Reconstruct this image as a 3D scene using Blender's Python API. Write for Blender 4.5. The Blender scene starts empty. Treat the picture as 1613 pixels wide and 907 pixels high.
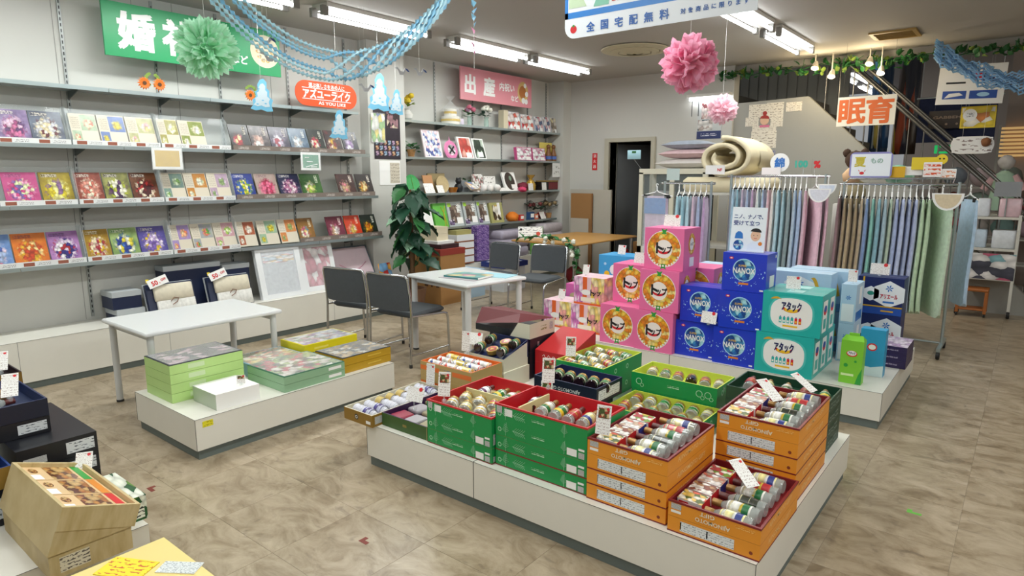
import bpy, math, random
from mathutils import Matrix, Vector
random.seed(7)
PI = math.pi; R = math.radians
SC = bpy.context.scene
COL = SC.collection

# ---------------------------------------------------------------- camera, world, exposure
cam_d = bpy.data.cameras.new('camera'); cam = bpy.data.objects.new('camera', cam_d); COL.objects.link(cam)
cam.location = (0, 0, 1.57); cam.rotation_euler = (R(80.2), 0, R(38.6))
cam_d.sensor_width = 36; cam_d.lens = 1018 / 1613 * 36; cam_d.clip_start = .05; cam_d.clip_end = 80
SC.camera = cam
w = bpy.data.worlds.new('world'); SC.world = w; w.use_nodes = True
w.node_tree.nodes['Background'].inputs[0].default_value = (.93, .97, 1, 1)
w.node_tree.nodes['Background'].inputs[1].default_value = .32
SC.view_settings.view_transform = 'Standard'; SC.view_settings.look = 'None'
SC.view_settings.exposure = 0.0; SC.view_settings.gamma = 1.0
SC.view_settings.use_curve_mapping = False
TUBE_WATTS = 19.0      # area light inside each fluorescent fixture

# ---------------------------------------------------------------- helpers
def lin(c):
    if isinstance(c, str):
        c = c.lstrip('#'); c = tuple(int(c[i:i + 2], 16) / 255 for i in (0, 2, 4))
    return tuple(x / 12.92 if x <= .04045 else ((x + .055) / 1.055) ** 2.4 for x in c[:3]) + (1,)
MATS = {}
def mat(key, col='#808080', rough=.5, metal=0, alpha=1, trans=0, emit=0, ecol=None, coat=0, var=0, vscale=8):
    """plain or slightly mottled principled material"""
    if key in MATS: return MATS[key]
    m = bpy.data.materials.new(key); m.use_nodes = True; MATS[key] = m
    nt = m.node_tree; b = nt.nodes['Principled BSDF']
    b.inputs['Base Color'].default_value = lin(col); b.inputs['Roughness'].default_value = rough
    b.inputs['Metallic'].default_value = metal; b.inputs['Alpha'].default_value = alpha
    b.inputs['Transmission Weight'].default_value = trans
    if coat: b.inputs['Coat Weight'].default_value = coat; b.inputs['Coat Roughness'].default_value = .08
    if emit:
        b.inputs['Emission Color'].default_value = lin(ecol or col); b.inputs['Emission Strength'].default_value = emit
    if var:
        tc = nt.nodes.new('ShaderNodeTexCoord'); n = nt.nodes.new('ShaderNodeTexNoise')
        n.inputs['Scale'].default_value = vscale; n.inputs['Detail'].default_value = 4
        nt.links.new(tc.outputs['Object'], n.inputs['Vector'])
        mx = nt.nodes.new('ShaderNodeMix'); mx.data_type = 'RGBA'
        c = lin(col); mx.inputs['A'].default_value = tuple(max(0, x * (1 - var)) for x in c[:3]) + (1,)
        mx.inputs['B'].default_value = tuple(min(1, x * (1 + var)) for x in c[:3]) + (1,)
        nt.links.new(n.outputs['Fac'], mx.inputs['Factor']); nt.links.new(mx.outputs['Result'], b.inputs['Base Color'])
    return m
def ramp_node(nt, cols, constant=True):
    r = nt.nodes.new('ShaderNodeValToRGB'); cr = r.color_ramp
    cr.interpolation = 'CONSTANT' if constant else 'LINEAR'
    while len(cr.elements) < len(cols): cr.elements.new(.5)
    for i, c in enumerate(cols):
        cr.elements[i].position = i / len(cols) if constant else i / max(1, len(cols) - 1); cr.elements[i].color = lin(c)
    return r
def flower_mat(key, cols, scale=7, bg=None, cut=.5, rough=.35, centre=(.5, .42), rad=.36, coat=0, seed=0, dim=1):
    """printed bouquet: voronoi blossoms, optionally only inside a soft disc on a mottled ground"""
    if key in MATS: return MATS[key]
    m = bpy.data.materials.new(key); m.use_nodes = True; MATS[key] = m
    nt = m.node_tree; N = nt.nodes; L = nt.links; b = N['Principled BSDF']; b.inputs['Roughness'].default_value = rough
    if coat: b.inputs['Coat Weight'].default_value = coat; b.inputs['Coat Roughness'].default_value = .1
    uv = N.new('ShaderNodeUVMap'); mp = N.new('ShaderNodeMapping'); mp.inputs['Location'].default_value = (seed * 3.1, seed * 1.7, 0)
    L.new(uv.outputs[0], mp.inputs[0])
    ns = N.new('ShaderNodeTexNoise'); ns.inputs['Scale'].default_value = scale * 1.3; L.new(mp.outputs[0], ns.inputs['Vector'])
    ad = N.new('ShaderNodeMix'); ad.data_type = 'RGBA'; ad.blend_type = 'LINEAR_LIGHT'; ad.inputs['Factor'].default_value = .06
    L.new(mp.outputs[0], ad.inputs['A']); L.new(ns.outputs['Color'], ad.inputs['B'])
    v = N.new('ShaderNodeTexVoronoi'); v.voronoi_dimensions = '2D'; v.inputs['Scale'].default_value = scale
    L.new(ad.outputs['Result'], v.inputs['Vector'])
    sp = N.new('ShaderNodeSeparateColor'); L.new(v.outputs['Color'], sp.inputs[0])
    rp = ramp_node(nt, cols); L.new(sp.outputs[0], rp.inputs[0])
    hs = N.new('ShaderNodeMix'); hs.data_type = 'RGBA'; hs.blend_type = 'MULTIPLY'; hs.inputs['Factor'].default_value = .75
    mr = N.new('ShaderNodeMapRange'); mr.inputs['From Max'].default_value = .75; mr.inputs['To Min'].default_value = 1.15; mr.inputs['To Max'].default_value = .45
    L.new(v.outputs['Distance'], mr.inputs['Value']); L.new(rp.outputs[0], hs.inputs['A']); L.new(mr.outputs[0], hs.inputs['B'])
    out = hs.outputs['Result']
    if bg:
        n2 = N.new('ShaderNodeTexNoise'); n2.inputs['Scale'].default_value = 3; L.new(mp.outputs[0], n2.inputs['Vector'])
        g = ramp_node(nt, bg, False); L.new(n2.outputs['Fac'], g.inputs[0])
        d = N.new('ShaderNodeVectorMath'); d.operation = 'DISTANCE'; L.new(uv.outputs[0], d.inputs[0]); d.inputs[1].default_value = (centre[0], centre[1], 0)
        s = N.new('ShaderNodeMath'); s.operation = 'ADD'; L.new(d.outputs['Value'], s.inputs[0])
        k = N.new('ShaderNodeMath'); k.operation = 'MULTIPLY'; L.new(ns.outputs['Fac'], k.inputs[0]); k.inputs[1].default_value = .42; L.new(k.outputs[0], s.inputs[1])
        t = N.new('ShaderNodeMapRange'); t.inputs['From Min'].default_value = rad + .12; t.inputs['From Max'].default_value = rad + .27; L.new(s.outputs[0], t.inputs['Value'])
        mx = N.new('ShaderNodeMix'); mx.data_type = 'RGBA'; L.new(t.outputs[0], mx.inputs['Factor']); L.new(out, mx.inputs['A']); L.new(g.outputs[0], mx.inputs['B'])
        out = mx.outputs['Result']
    if dim != 1:
        gm = N.new('ShaderNodeGamma'); gm.inputs[1].default_value = dim; L.new(out, gm.inputs[0]); out = gm.outputs[0]
    L.new(out, b.inputs['Base Color'])
    return m
def stripe_mat(key, a, bcol, scale=30, axis=0, rough=.5, width=.5, noise=0):
    """printed stripes (bar codes, lines of small print) over the UV square"""
    if key in MATS: return MATS[key]
    m = bpy.data.materials.new(key); m.use_nodes = True; MATS[key] = m
    nt = m.node_tree; N = nt.nodes; L = nt.links; b = N['Principled BSDF']; b.inputs['Roughness'].default_value = rough
    uv = N.new('ShaderNodeUVMap'); w_ = N.new('ShaderNodeTexWave'); w_.bands_direction = 'XY'[axis]
    w_.inputs['Scale'].default_value = scale / 3.14; w_.inputs['Distortion'].default_value = noise; w_.inputs['Detail'].default_value = 3
    w_.inputs['Detail Scale'].default_value = 3
    L.new(uv.outputs[0], w_.inputs['Vector'])
    g = N.new('ShaderNodeMath'); g.operation = 'GREATER_THAN'; g.inputs[1].default_value = width; L.new(w_.outputs['Fac'], g.inputs[0])
    mx = N.new('ShaderNodeMix'); mx.data_type = 'RGBA'; mx.inputs['A'].default_value = lin(a); mx.inputs['B'].default_value = lin(bcol)
    L.new(g.outputs[0], mx.inputs['Factor']); L.new(mx.outputs['Result'], b.inputs['Base Color'])
    return m
def print_mat(key, paper, ink, sx=24, sy=9, cut=.52, rough=.5):
    """unreadable small print: stretched noise blots in rows"""
    if key in MATS: return MATS[key]
    m = bpy.data.materials.new(key); m.use_nodes = True; MATS[key] = m
    nt = m.node_tree; N = nt.nodes; L = nt.links; b = N['Principled BSDF']; b.inputs['Roughness'].default_value = rough
    uv = N.new('ShaderNodeUVMap'); mp = N.new('ShaderNodeMapping'); mp.inputs['Scale'].default_value = (sx, sy * 2, 1); L.new(uv.outputs[0], mp.inputs[0])
    n = N.new('ShaderNodeTexNoise'); n.noise_dimensions = '2D'; n.inputs['Scale'].default_value = 1; n.inputs['Detail'].default_value = 1; L.new(mp.outputs[0], n.inputs['Vector'])
    wv = N.new('ShaderNodeTexWave'); wv.bands_direction = 'Y'; wv.inputs['Scale'].default_value = sy / 3.14; L.new(uv.outputs[0], wv.inputs['Vector'])
    a = N.new('ShaderNodeMath'); a.operation = 'GREATER_THAN'; a.inputs[1].default_value = cut; L.new(n.outputs['Fac'], a.inputs[0])
    c = N.new('ShaderNodeMath'); c.operation = 'GREATER_THAN'; c.inputs[1].default_value = .45; L.new(wv.outputs['Fac'], c.inputs[0])
    p = N.new('ShaderNodeMath'); p.operation = 'MULTIPLY'; L.new(a.outputs[0], p.inputs[0]); L.new(c.outputs[0], p.inputs[1])
    mx = N.new('ShaderNodeMix'); mx.data_type = 'RGBA'; mx.inputs['A'].default_value = lin(paper); mx.inputs['B'].default_value = lin(ink)
    L.new(p.outputs[0], mx.inputs['Factor']); L.new(mx.outputs['Result'], b.inputs['Base Color'])
    return m

TXT = {}
def glyphs(s, bold=.012):
    """text as a flat mesh, unit em size, cached"""
    k = (s, bold)
    if k not in TXT:
        cu = bpy.data.curves.new('t', 'FONT'); cu.body = s; cu.size = 1; cu.offset = bold; cu.resolution_u = 2
        ob = bpy.data.objects.new('t', cu); me = ob.to_mesh()
        vs = [v.co.copy() for v in me.vertices]; fs = [tuple(p.vertices) for p in me.polygons]
        ob.to_mesh_clear(); bpy.data.objects.remove(ob); bpy.data.curves.remove(cu)
        x0 = min((v.x for v in vs), default=0); x1 = max((v.x for v in vs), default=1)
        y0 = min((v.y for v in vs), default=0); y1 = max((v.y for v in vs), default=1)
        TXT[k] = (vs, fs, (x0, x1, y0, y1))
    return TXT[k]

class MB:
    def __init__(s): s.v = []; s.f = []; s.mi = []; s.uv = []; s.sm = []; s.mats = []; s.M = Matrix()
    def _m(s, m):
        if m not in s.mats: s.mats.append(m)
        return s.mats.index(m)
    def add(s, vs, fs, m, uvs=None, smooth=False):
        o = len(s.v); s.v += [tuple(s.M @ Vector(p)) for p in vs]; k = s._m(m)
        for i, f in enumerate(fs):
            s.f.append([o + j for j in f]); s.mi.append(k); s.sm.append(smooth)
            s.uv.append(uvs[i] if uvs else [(0, 0)] * len(f))
        return s
    def quad(s, pts, m, uv=((0, 0), (1, 0), (1, 1), (0, 1))):
        return s.add(pts, [tuple(range(len(pts)))], m, [list(uv)[:len(pts)] if len(pts) <= 4 else [(0, 0)] * len(pts)])
    def box(s, x0, x1, y0, y1, z0, z1, m, **fm):
        """fm: face materials f(-y) b(+y) l(-x) r(+x) t(+z) d(-z); UVs upright on the sides"""
        P = [(x0, y0, z0), (x1, y0, z0), (x1, y1, z0), (x0, y1, z0), (x0, y0, z1), (x1, y0, z1), (x1, y1, z1), (x0, y1, z1)]
        U = [(0, 0), (1, 0), (1, 1), (0, 1)]
        for k, f in (('f', (0, 1, 5, 4)), ('r', (1, 2, 6, 5)), ('b', (2, 3, 7, 6)), ('l', (3, 0, 4, 7)), ('t', (4, 5, 6, 7)), ('d', (3, 2, 1, 0))):
            s.add([P[i] for i in f], [(0, 1, 2, 3)], fm.get(k, m), [U])
        return s
    def rbox(s, x0, x1, y0, y1, z0, z1, m, r=.01, n=3):
        """box with rounded vertical edges and a softened top"""
        pts = []
        for cx, cy, a0 in ((x1 - r, y0 + r, -90), (x1 - r, y1 - r, 0), (x0 + r, y1 - r, 90), (x0 + r, y0 + r, 180)):
            for i in range(n + 1):
                a = R(a0 + 90 * i / n); pts.append((cx + r * math.cos(a), cy + r * math.sin(a)))
        k = len(pts); e = min(r * .5, (z1 - z0) * .4); cx = (x0 + x1) / 2; cy = (y0 + y1) / 2
        def ring(z, ins):
            fx = 1 - 2 * ins / max(1e-6, x1 - x0); fy = 1 - 2 * ins / max(1e-6, y1 - y0)
            return [(cx + (p[0] - cx) * fx, cy + (p[1] - cy) * fy, z) for p in pts]
        rs = [ring(z0, e), ring(z0 + e, 0), ring(z1 - e, 0), ring(z1, e)]
        V = [p for q in rs for p in q]; F = []
        for j in range(3):
            for i in range(k): F.append((j * k + i, j * k + (i + 1) % k, (j + 1) * k + (i + 1) % k, (j + 1) * k + i))
        s.add(V, F, m, None, True); s.add(rs[3], [tuple(range(k))], m); s.add(rs[0], [tuple(range(k))[::-1]], m)
        return s
    def tube(s, pts, r, m, n=8, cap=True, closed=False):
        P = [Vector(p) for p in pts]; k = len(P); V = []; F = []
        rr = r if isinstance(r, (list, tuple)) else [r] * k
        t = (P[1] - P[0]).normalized(); a = Vector((0, 0, 1)) if abs(t.z) < .9 else Vector((1, 0, 0)); u = t.cross(a).normalized()
        for i in range(k):
            if closed: t = (P[(i + 1) % k] - P[i - 1]).normalized()
            else: t = (P[min(i + 1, k - 1)] - P[max(i - 1, 0)]).normalized()
            u = (u - t * u.dot(t)).normalized(); q = t.cross(u)
            for j in range(n):
                an = 2 * PI * j / n; V.append(P[i] + (u * math.cos(an) + q * math.sin(an)) * rr[i])
        for i in range(k if closed else k - 1):
            for j in range(n):
                i2 = (i + 1) % k
                F.append((i * n + j, i * n + (j + 1) % n, i2 * n + (j + 1) % n, i2 * n + j))
        s.add(V, F, m, None, True)
        if cap and not closed:
            s.add(V[:n], [tuple(range(n))[::-1]], m); s.add(V[-n:], [tuple(range(n))], m)
        return s
    def lathe(s, prof, m, n=14, sx=1, sy=1):
        """prof: list of (r, z) or (r, z, material for the band that starts here)"""
        k = len(prof)
        for i in range(k - 1):
            mm = prof[i][2] if len(prof[i]) > 2 else m
            V = []; F = []; UV = []
            for q in (prof[i], prof[i + 1]):
                for j in range(n): V.append((q[0] * math.cos(2 * PI * j / n) * sx, q[0] * math.sin(2 * PI * j / n) * sy, q[1]))
            for j in range(n):
                F.append((j, (j + 1) % n, n + (j + 1) % n, n + j)); UV.append([(j / n, 0), ((j + 1) / n, 0), ((j + 1) / n, 1), (j / n, 1)])
            s.add(V, F, mm, UV, True)
        return s
    def disc(s, c, r, m, nrm='z', n=20, r2=None, sy=1, a0=0, a1=360, uvr=None):
        """flat disc or ring; nrm z: in xy, y: in xz facing -y, x: in yz facing +x"""
        def p(rr, a):
            u = rr * math.cos(a); v_ = rr * math.sin(a) * sy
            return {'z': (c[0] + u, c[1] + v_, c[2]), 'y': (c[0] + u, c[1], c[2] + v_), 'x': (c[0], c[1] + u, c[2] + v_)}[nrm]
        an = [R(a0 + (a1 - a0) * i / n) for i in range(n + 1)]
        if r2 is None:
            V = [p(r, a) for a in an[:-1] if True]
            s.add(V, [tuple(range(len(V)))], m, [[(.5 + .5 * math.cos(a), .5 + .5 * math.sin(a)) for a in an[:-1]]])
        else:
            V = [p(r2, a) for a in an] + [p(r, a) for a in an]; k = n + 1
            F = [(i, k + i, k + i + 1, i + 1) for i in range(n)]
            U = [[(.5 + .5 * q * math.cos(a), .5 + .5 * q * math.sin(a)) for q, a in ((r2 / r, an[i]), (1, an[i]), (1, an[i + 1]), (r2 / r, an[i + 1]))] for i in range(n)]
            s.add(V, F, m, U)
        return s
    def text(s, t, size, m, o, u=(1, 0, 0), v=(0, 0, 1), fit=None, bold=.012, centre=True):
        """flat lettering: o centre, u reading direction, v up; fit = total width"""
        vs, fs, (x0, x1, y0, y1) = glyphs(t, .004); u = Vector(u); v = Vector(v); o = Vector(o)
        kx = fit / max(1e-6, x1 - x0) if fit else size; ky = size
        cx = (x0 + x1) / 2 if centre else x0; cy = (y0 + y1) / 2
        w_ = bold * .8                              # heavy lettering: the same strokes laid over with small offsets
        nn = u.cross(v)
        for q, (du, dv) in enumerate(((0, 0), (w_, w_), (-w_, w_), (w_, -w_), (-w_, -w_)) if bold > .015 else ((0, 0),)):
            s.add([o + nn * q * .00025 + u * (p.x - cx + du) * kx + v * (p.y - cy + dv) * ky for p in vs], fs, m)
        return s
    def grid(s, nx, ny, fn, m, smooth=True, both=False):
        V = [fn(i / nx, j / ny) for j in range(ny + 1) for i in range(nx + 1)]; F = []; U = []
        for j in range(ny):
            for i in range(nx):
                a = j * (nx + 1) + i; F.append((a, a + 1, a + nx + 2, a + nx + 1))
                U.append([(i / nx, j / ny), ((i + 1) / nx, j / ny), ((i + 1) / nx, (j + 1) / ny), (i / nx, (j + 1) / ny)])
        return s.add(V, F, m, U, smooth)
    def mesh(s, name):
        me = bpy.data.meshes.new(name); me.from_pydata(s.v, [], s.f)
        for m in s.mats: me.materials.append(m)
        me.polygons.foreach_set('material_index', s.mi); me.polygons.foreach_set('use_smooth', s.sm)
        ul = me.uv_layers.new(name='UVMap'); flat = [c for f in s.uv for p in f for c in p]
        ul.data.foreach_set('uv', flat); me.update()
        return me
    def build(s, name, parent=None, loc=(0, 0, 0), rot=(0, 0, 0)):
        o = bpy.data.objects.new(name, s.mesh(name)); COL.objects.link(o); o.parent = parent; o.location = loc; o.rotation_euler = rot
        return o
def tag(o, label=None, cat=None, group=None, kind=None):
    if label: o['label'] = label
    if cat: o['category'] = cat
    if group: o['group'] = group
    if kind: o['kind'] = kind
    return o
def thing(name, label, cat, loc=(0, 0, 0), rotz=0, group=None):
    o = bpy.data.objects.new(name, None); COL.objects.link(o); o.empty_display_size = .05
    o.location = loc; o.rotation_euler = (0, 0, rotz); return tag(o, label, cat, group)
def link_mesh(name, me, parent=None, loc=(0, 0, 0), rot=(0, 0, 0), scale=None):
    o = bpy.data.objects.new(name, me); COL.objects.link(o); o.parent = parent; o.location = loc; o.rotation_euler = rot
    if scale: o.scale = scale
    return o
def copy_tree(o, parent=None):
    c = o.copy(); COL.objects.link(c); c.parent = parent
    for ch in KIDS.get(o.name, [k for k in o.children]): copy_tree(ch, c)
    return c
KIDS = {}
ORD = ['first', 'second', 'third', 'fourth', 'fifth', 'sixth', 'seventh', 'eighth', 'ninth', 'tenth', 'eleventh', 'twelfth', 'thirteenth', 'fourteenth', 'fifteenth', 'sixteenth']
def T3(x=0, y=0, z=0): return Matrix.Translation((x, y, z))
def RX(a): return Matrix.Rotation(R(a), 4, 'X')
def RY(a): return Matrix.Rotation(R(a), 4, 'Y')
def RZ(a): return Matrix.Rotation(R(a), 4, 'Z')

# shared materials
WHITE = mat('white_paint', '#e8e7e2', .45); PAPER = mat('white_paper', '#f2f1ee', .55); BLACK = mat('black_print', '#17171a', .5)
CHROME = mat('chrome', '#c8cacc', .18, 1); STEEL = mat('shelf_steel', '#aebabb', .32, .75); DARKSLOT = mat('slot_dark', '#2c2d2e', .7)
CLEAR = mat('clear_acrylic', '#eef6f8', .06, 0, .22); FILM = mat('clear_film', '#f4f8fa', .05, 0, .16)
PLATFORM = mat('platform_white', '#e2dfd5', .35, var=.03); TOE = mat('toe_kick_grey', '#646e6b', .6)
RED = mat('print_red', '#d3252b', .45); BLUEPRINT = mat('print_blue', '#2a50a5', .45)
TAGPRINT = print_mat('tag_print', '#f1efeb', '#b9a9a4', 12, 9, .56)
# ---------------------------------------------------------------- the room
def marble_tile():
    m = bpy.data.materials.new('stone_vinyl'); m.use_nodes = True; nt = m.node_tree; N = nt.nodes; L = nt.links; b = N['Principled BSDF']
    g = N.new('ShaderNodeNewGeometry'); oi = N.new('ShaderNodeObjectInfo')
    mu = N.new('ShaderNodeVectorMath'); mu.operation = 'SCALE'; mu.inputs[0].default_value = (37, 91, 13); L.new(oi.outputs['Random'], mu.inputs['Scale'])
    ad = N.new('ShaderNodeVectorMath'); ad.operation = 'ADD'; L.new(g.outputs['Position'], ad.inputs[0]); L.new(mu.outputs[0], ad.inputs[1])
    mp = N.new('ShaderNodeMapping'); mp.inputs['Scale'].default_value = (1.7, 2.7, 1); mp.inputs['Rotation'].default_value = (0, 0, .25); L.new(ad.outputs[0], mp.inputs[0])
    n1 = N.new('ShaderNodeTexNoise'); n1.inputs['Scale'].default_value = 2.6; n1.inputs['Detail'].default_value = 9; n1.inputs['Roughness'].default_value = .7; n1.inputs['Distortion'].default_value = .8
    L.new(mp.outputs[0], n1.inputs['Vector'])
    r = ramp_node(nt, ['#63533f', '#88775f', '#a09078', '#af9f88', '#beb09c'], False); L.new(n1.outputs['Fac'], r.inputs[0])
    for e, p in zip(r.color_ramp.elements, (.2, .38, .5, .62, .8)): e.position = p
    n2 = N.new('ShaderNodeTexNoise'); n2.inputs['Scale'].default_value = 3.2; n2.inputs['Detail'].default_value = 5; n2.inputs['Distortion'].default_value = 2.2; L.new(mp.outputs[0], n2.inputs['Vector'])
    v = N.new('ShaderNodeMapRange'); v.inputs['From Min'].default_value = .60; v.inputs['From Max'].default_value = .72; v.inputs['To Max'].default_value = .42; L.new(n2.outputs['Fac'], v.inputs['Value'])
    mx = N.new('ShaderNodeMix'); mx.data_type = 'RGBA'; mx.inputs['B'].default_value = lin('#54463a'); L.new(v.outputs[0], mx.inputs['Factor']); L.new(r.outputs[0], mx.inputs['A'])
    L.new(mx.outputs['Result'], b.inputs['Base Color']); b.inputs['Roughness'].default_value = .28
    return m
STONE = marble_tile()
GROUT = mat('floor_joint', '#857968', .6)
def struct(mb, name, parent=None, **k):
    o = mb.build(name, parent, **k)
    if parent is None: o['kind'] = 'structure'
    return o
mb = MB(); mb.box(-6.6, 4.6, -3.2, 16, -.1, -.0015, GROUT); floor = struct(mb, 'floor')
TS = .45; tile = MB(); tile.box(-.2243, .2243, -.2243, .2243, -.0015, 0, STONE); tile_me = tile.mesh('floor_tile')
camF = Vector((-math.sin(R(38.6)), math.cos(R(38.6)))); camR = Vector((camF.y, -camF.x))
cells = []; rest = MB()
for i in range(-15, 10):
    for j in range(-6, 28):
        x, y = i * TS + .12, j * TS + .2
        p = Vector((x, y)); dpt = p.dot(camF); lat = p.dot(camR)
        hid = (-2.6 < x < -.75 and 2.3 < y < 3.4) or (-2.6 < x < -.75 and 4.6 < y < 5.4) or x < -6 or (-4.2 < x < -3.6 and 1.8 < y < 2.7) or y > 9.2
        vis = dpt > .9 and abs(lat) < dpt * .82 + .3 and not hid
        cells.append((0 if vis else 1, p.length, x, y))
cells.sort()
for k, (h, d, x, y) in enumerate(cells):
    if k < 290 and h == 0: link_mesh('floor_tile', tile_me, floor, (x, y, 0))
    else: rest.box(x - .2243, x + .2243, y - .2243, y + .2243, -.0015, 0, STONE)
o = rest.build('floor_tile_field', floor); o['kind'] = 'stuff'

WALL = mat('wall_paint', '#cbcac4', .6, var=.025, vscale=1.2); WALL2 = mat('stair_wall_grey', '#a3a29b', .6, var=.03, vscale=1.5)
CEIL = mat('ceiling_paint', '#b3afa8', .75, var=.03, vscale=2)
mb = MB(); mb.box(-6.6, 4.6, -3.2, 9.4, 3.08, 3.4, CEIL); struct(mb, 'ceiling')
mb = MB(); mb.box(-6.4, -6.15, -3.2, 4.9, 0, 3.08, WALL); wall_left = struct(mb, 'wall_left')
mb = MB(); mb.box(-6.4, -6.0, 4.9, 5.45, 0, 3.08, WALL); pillar = struct(mb, 'wall_pillar')
mb = MB(); mb.box(-6.6, -6.4, 4.9, 9.2, 0, 3.08, WALL); wall_rec = struct(mb, 'wall_recess')
# seams between wall boards
SEAM = mat('board_seam', '#8f8e89', .8)
for y in (.1, 1.0, 1.93, 2.86, 3.79, 4.6):
    mb = MB(); mb.box(0, .0015, -.002, .002, 0, 2.7, SEAM); mb.build('seam', wall_left, (-6.15, y, .38))
# back wall with doorway
mb = MB()
mb.box(-6.4, -5.34, 9.2, 9.4, 0, 3.08, WALL); mb.box(-4.61, -3.4, 9.2, 9.4, 0, 3.08, WALL); mb.box(-5.34, -4.61, 9.2, 9.4, 2.1, 3.08, WALL)
wall_back = struct(mb, 'wall_back')
mb = MB(); mb.box(-6.4, -6.1, 8.98, 9.2, 0, 3.08, WALL); struct(mb, 'wall_corner')
FRAME = mat('door_frame_cream', '#b8b3a2', .5)
mb = MB(); mb.box(-5.42, -5.34, 9.15, 9.42, 0, 2.16, FRAME); mb.box(-4.61, -4.55, 9.15, 9.42, 0, 2.16, FRAME); mb.box(-5.34, -4.61, 9.15, 9.42, 2.1, 2.16, FRAME)
door = struct(mb, 'door_1')
DOORM = mat('door_grey', '#6d6f70', .45)
mb = MB(); mb.M = T3(-5.32, 9.42, 0) @ RZ(62); mb.box(0, .70, 0, .035, .01, 2.08, DOORM); leaf = mb.build('door_leaf', door)
mb = MB(); mb.M = T3(-5.32, 9.42, 0) @ RZ(62); mb.tube([(.63, -.04, 1.0), (.63, -.04, 1.02), (.55, -.045, 1.02)], .009, CHROME); mb.build('door_handle', leaf)
mb = MB()
for z in (.25, 1.75): mb.box(-5.345, -5.325, 9.3, 9.32, z, z + .1, CHROME)
mb.build('hinge', door)
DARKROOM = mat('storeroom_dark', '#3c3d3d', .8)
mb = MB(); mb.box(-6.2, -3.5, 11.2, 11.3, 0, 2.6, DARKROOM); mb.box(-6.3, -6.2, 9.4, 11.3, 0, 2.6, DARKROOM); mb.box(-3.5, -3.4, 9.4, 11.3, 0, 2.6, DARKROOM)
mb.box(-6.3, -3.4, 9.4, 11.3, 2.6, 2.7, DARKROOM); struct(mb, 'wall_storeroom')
# stair enclosure right of the back wall
mb = MB()
pts = [(-3.4, 0), (.3, 0), (-2.43, 2.6), (-3.4, 2.57)]
mb.quad([(x, 9.25, z) for x, z in pts], WALL2); mb.quad([(x, 9.37, z) for x, z in pts][::-1], WALL2)
for a, b_ in ((1, 2), (2, 3)):
    (xa, za), (xb, zb) = pts[a], pts[b_]; mb.quad([(xa, 9.25, za), (xa, 9.37, za), (xb, 9.37, zb), (xb, 9.25, zb)], WALL2)
mb.quad([(.3, 9.25, 0), (.3, 9.37, 0), (.3, 9.37, 0.01), (.3, 9.25, .01)], WALL2)
parapet = struct(mb, 'wall_stair')
mb = MB(); mb.box(0, .003, -.001, .001, 0, .5, SEAM); mb.M = Matrix(); mb.build('seam', parapet, (-2.32, 9.2485, 1.3))
STEP = mat('stair_tread', '#77736c', .6)
stair = thing('staircase', 'staircase climbing to the left behind the grey sloped stair wall', 'stairs', (0, 9.4, 0)); stair['kind'] = 'structure'
for i in range(14):
    mb = MB(); mb.box(-.19 * (i + 1), -.19 * i + .02, 0, 1.05, .185 * i, .185 * (i + 1), STEP); mb.build('step', stair)
RAILM = mat('stair_rail_steel', '#85837f', .35, .8); GROOVE = mat('corrugated_grey', '#8a8b86', .55)
for yy in (.06, 1.0):
    for dz in (0, .14):
        mb = MB(); mb.tube([(.35, yy, .72 + dz), (-2.2, yy, 3.16 + dz)], .018, RAILM, 8); mb.build('handrail', stair)
for i in range(16):
    x = .2 - i * .165; zb = .185 * (-x / .19 + .5)
    mb = MB(); mb.tube([(x, .06, max(0, zb)), (x, .06, .72 + (.35 - x) * .96)], .009, RAILM, 6); mb.build('baluster', stair)
mb = MB(); mb.box(-4.4, 4.6, 10.6, 10.7, 0, .02, WALL2); mb.box(-4.4, -2.25, 10.62, 10.7, 0, 4.0, GROOVE); corr = struct(mb, 'wall_corrugated')
pn = MB(); pn.box(-.062, .062, -.02, 0, 0, 4.0, GROOVE); pm = pn.mesh('panel')
for i in range(15): link_mesh('panel', pm, corr, (-4.33 + i * .145, 10.62, 0))
DARKCEIL = mat('upper_hall_ceiling', '#4a3f39', .8)
mb = MB(); mb.box(-5.4, 4.6, 9.4, 24, 4.2, 4.3, DARKCEIL); struct(mb, 'ceiling_upper_hall')
FARW = mat('far_wall_beige', '#b7aca2', .7, var=.04, vscale=1)
mb = MB(); mb.box(-2.2, 4.6, 15.9, 16, 0, 4.2, FARW); struct(mb, 'wall_far')
mb = MB(); mb.box(4.5, 4.6, -3.2, 16, 0, 3.4, FARW); struct(mb, 'wall_right')
mb = MB(); mb.box(-3.4, 4.5, 9.28, 9.4, 3.0, 3.079, CEIL); struct(mb, 'trim_ceiling_edge')
PINKGREY = mat('partition_pinkgrey', '#a89a92', .65)
mb = MB(); mb.box(-.42, 4.5, 12.0, 12.1, 0, 4.2, PINKGREY); struct(mb, 'wall_partition')

# slotted standards on the shelf walls
st = MB(); st.box(0, .012, -.012, .012, 0, 2.66, mat('standard_grey', '#a7aaa8', .4, .5))
for k in range(60): st.box(.0121, .0126, -.004, .004, .03 + k * .0435, .055 + k * .0435, DARKSLOT)
st_me = st.mesh('shelf_standard')
for y in (1.18, 1.98, 2.68, 3.25, 3.98, 4.7): link_mesh('shelf_standard', st_me, wall_left, (-6.148, y, .4))
for y in (5.75, 6.35, 7.1, 7.75, 8.4, 8.9): link_mesh('shelf_standard', st_me, wall_rec, (-6.398, y, .4))

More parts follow.
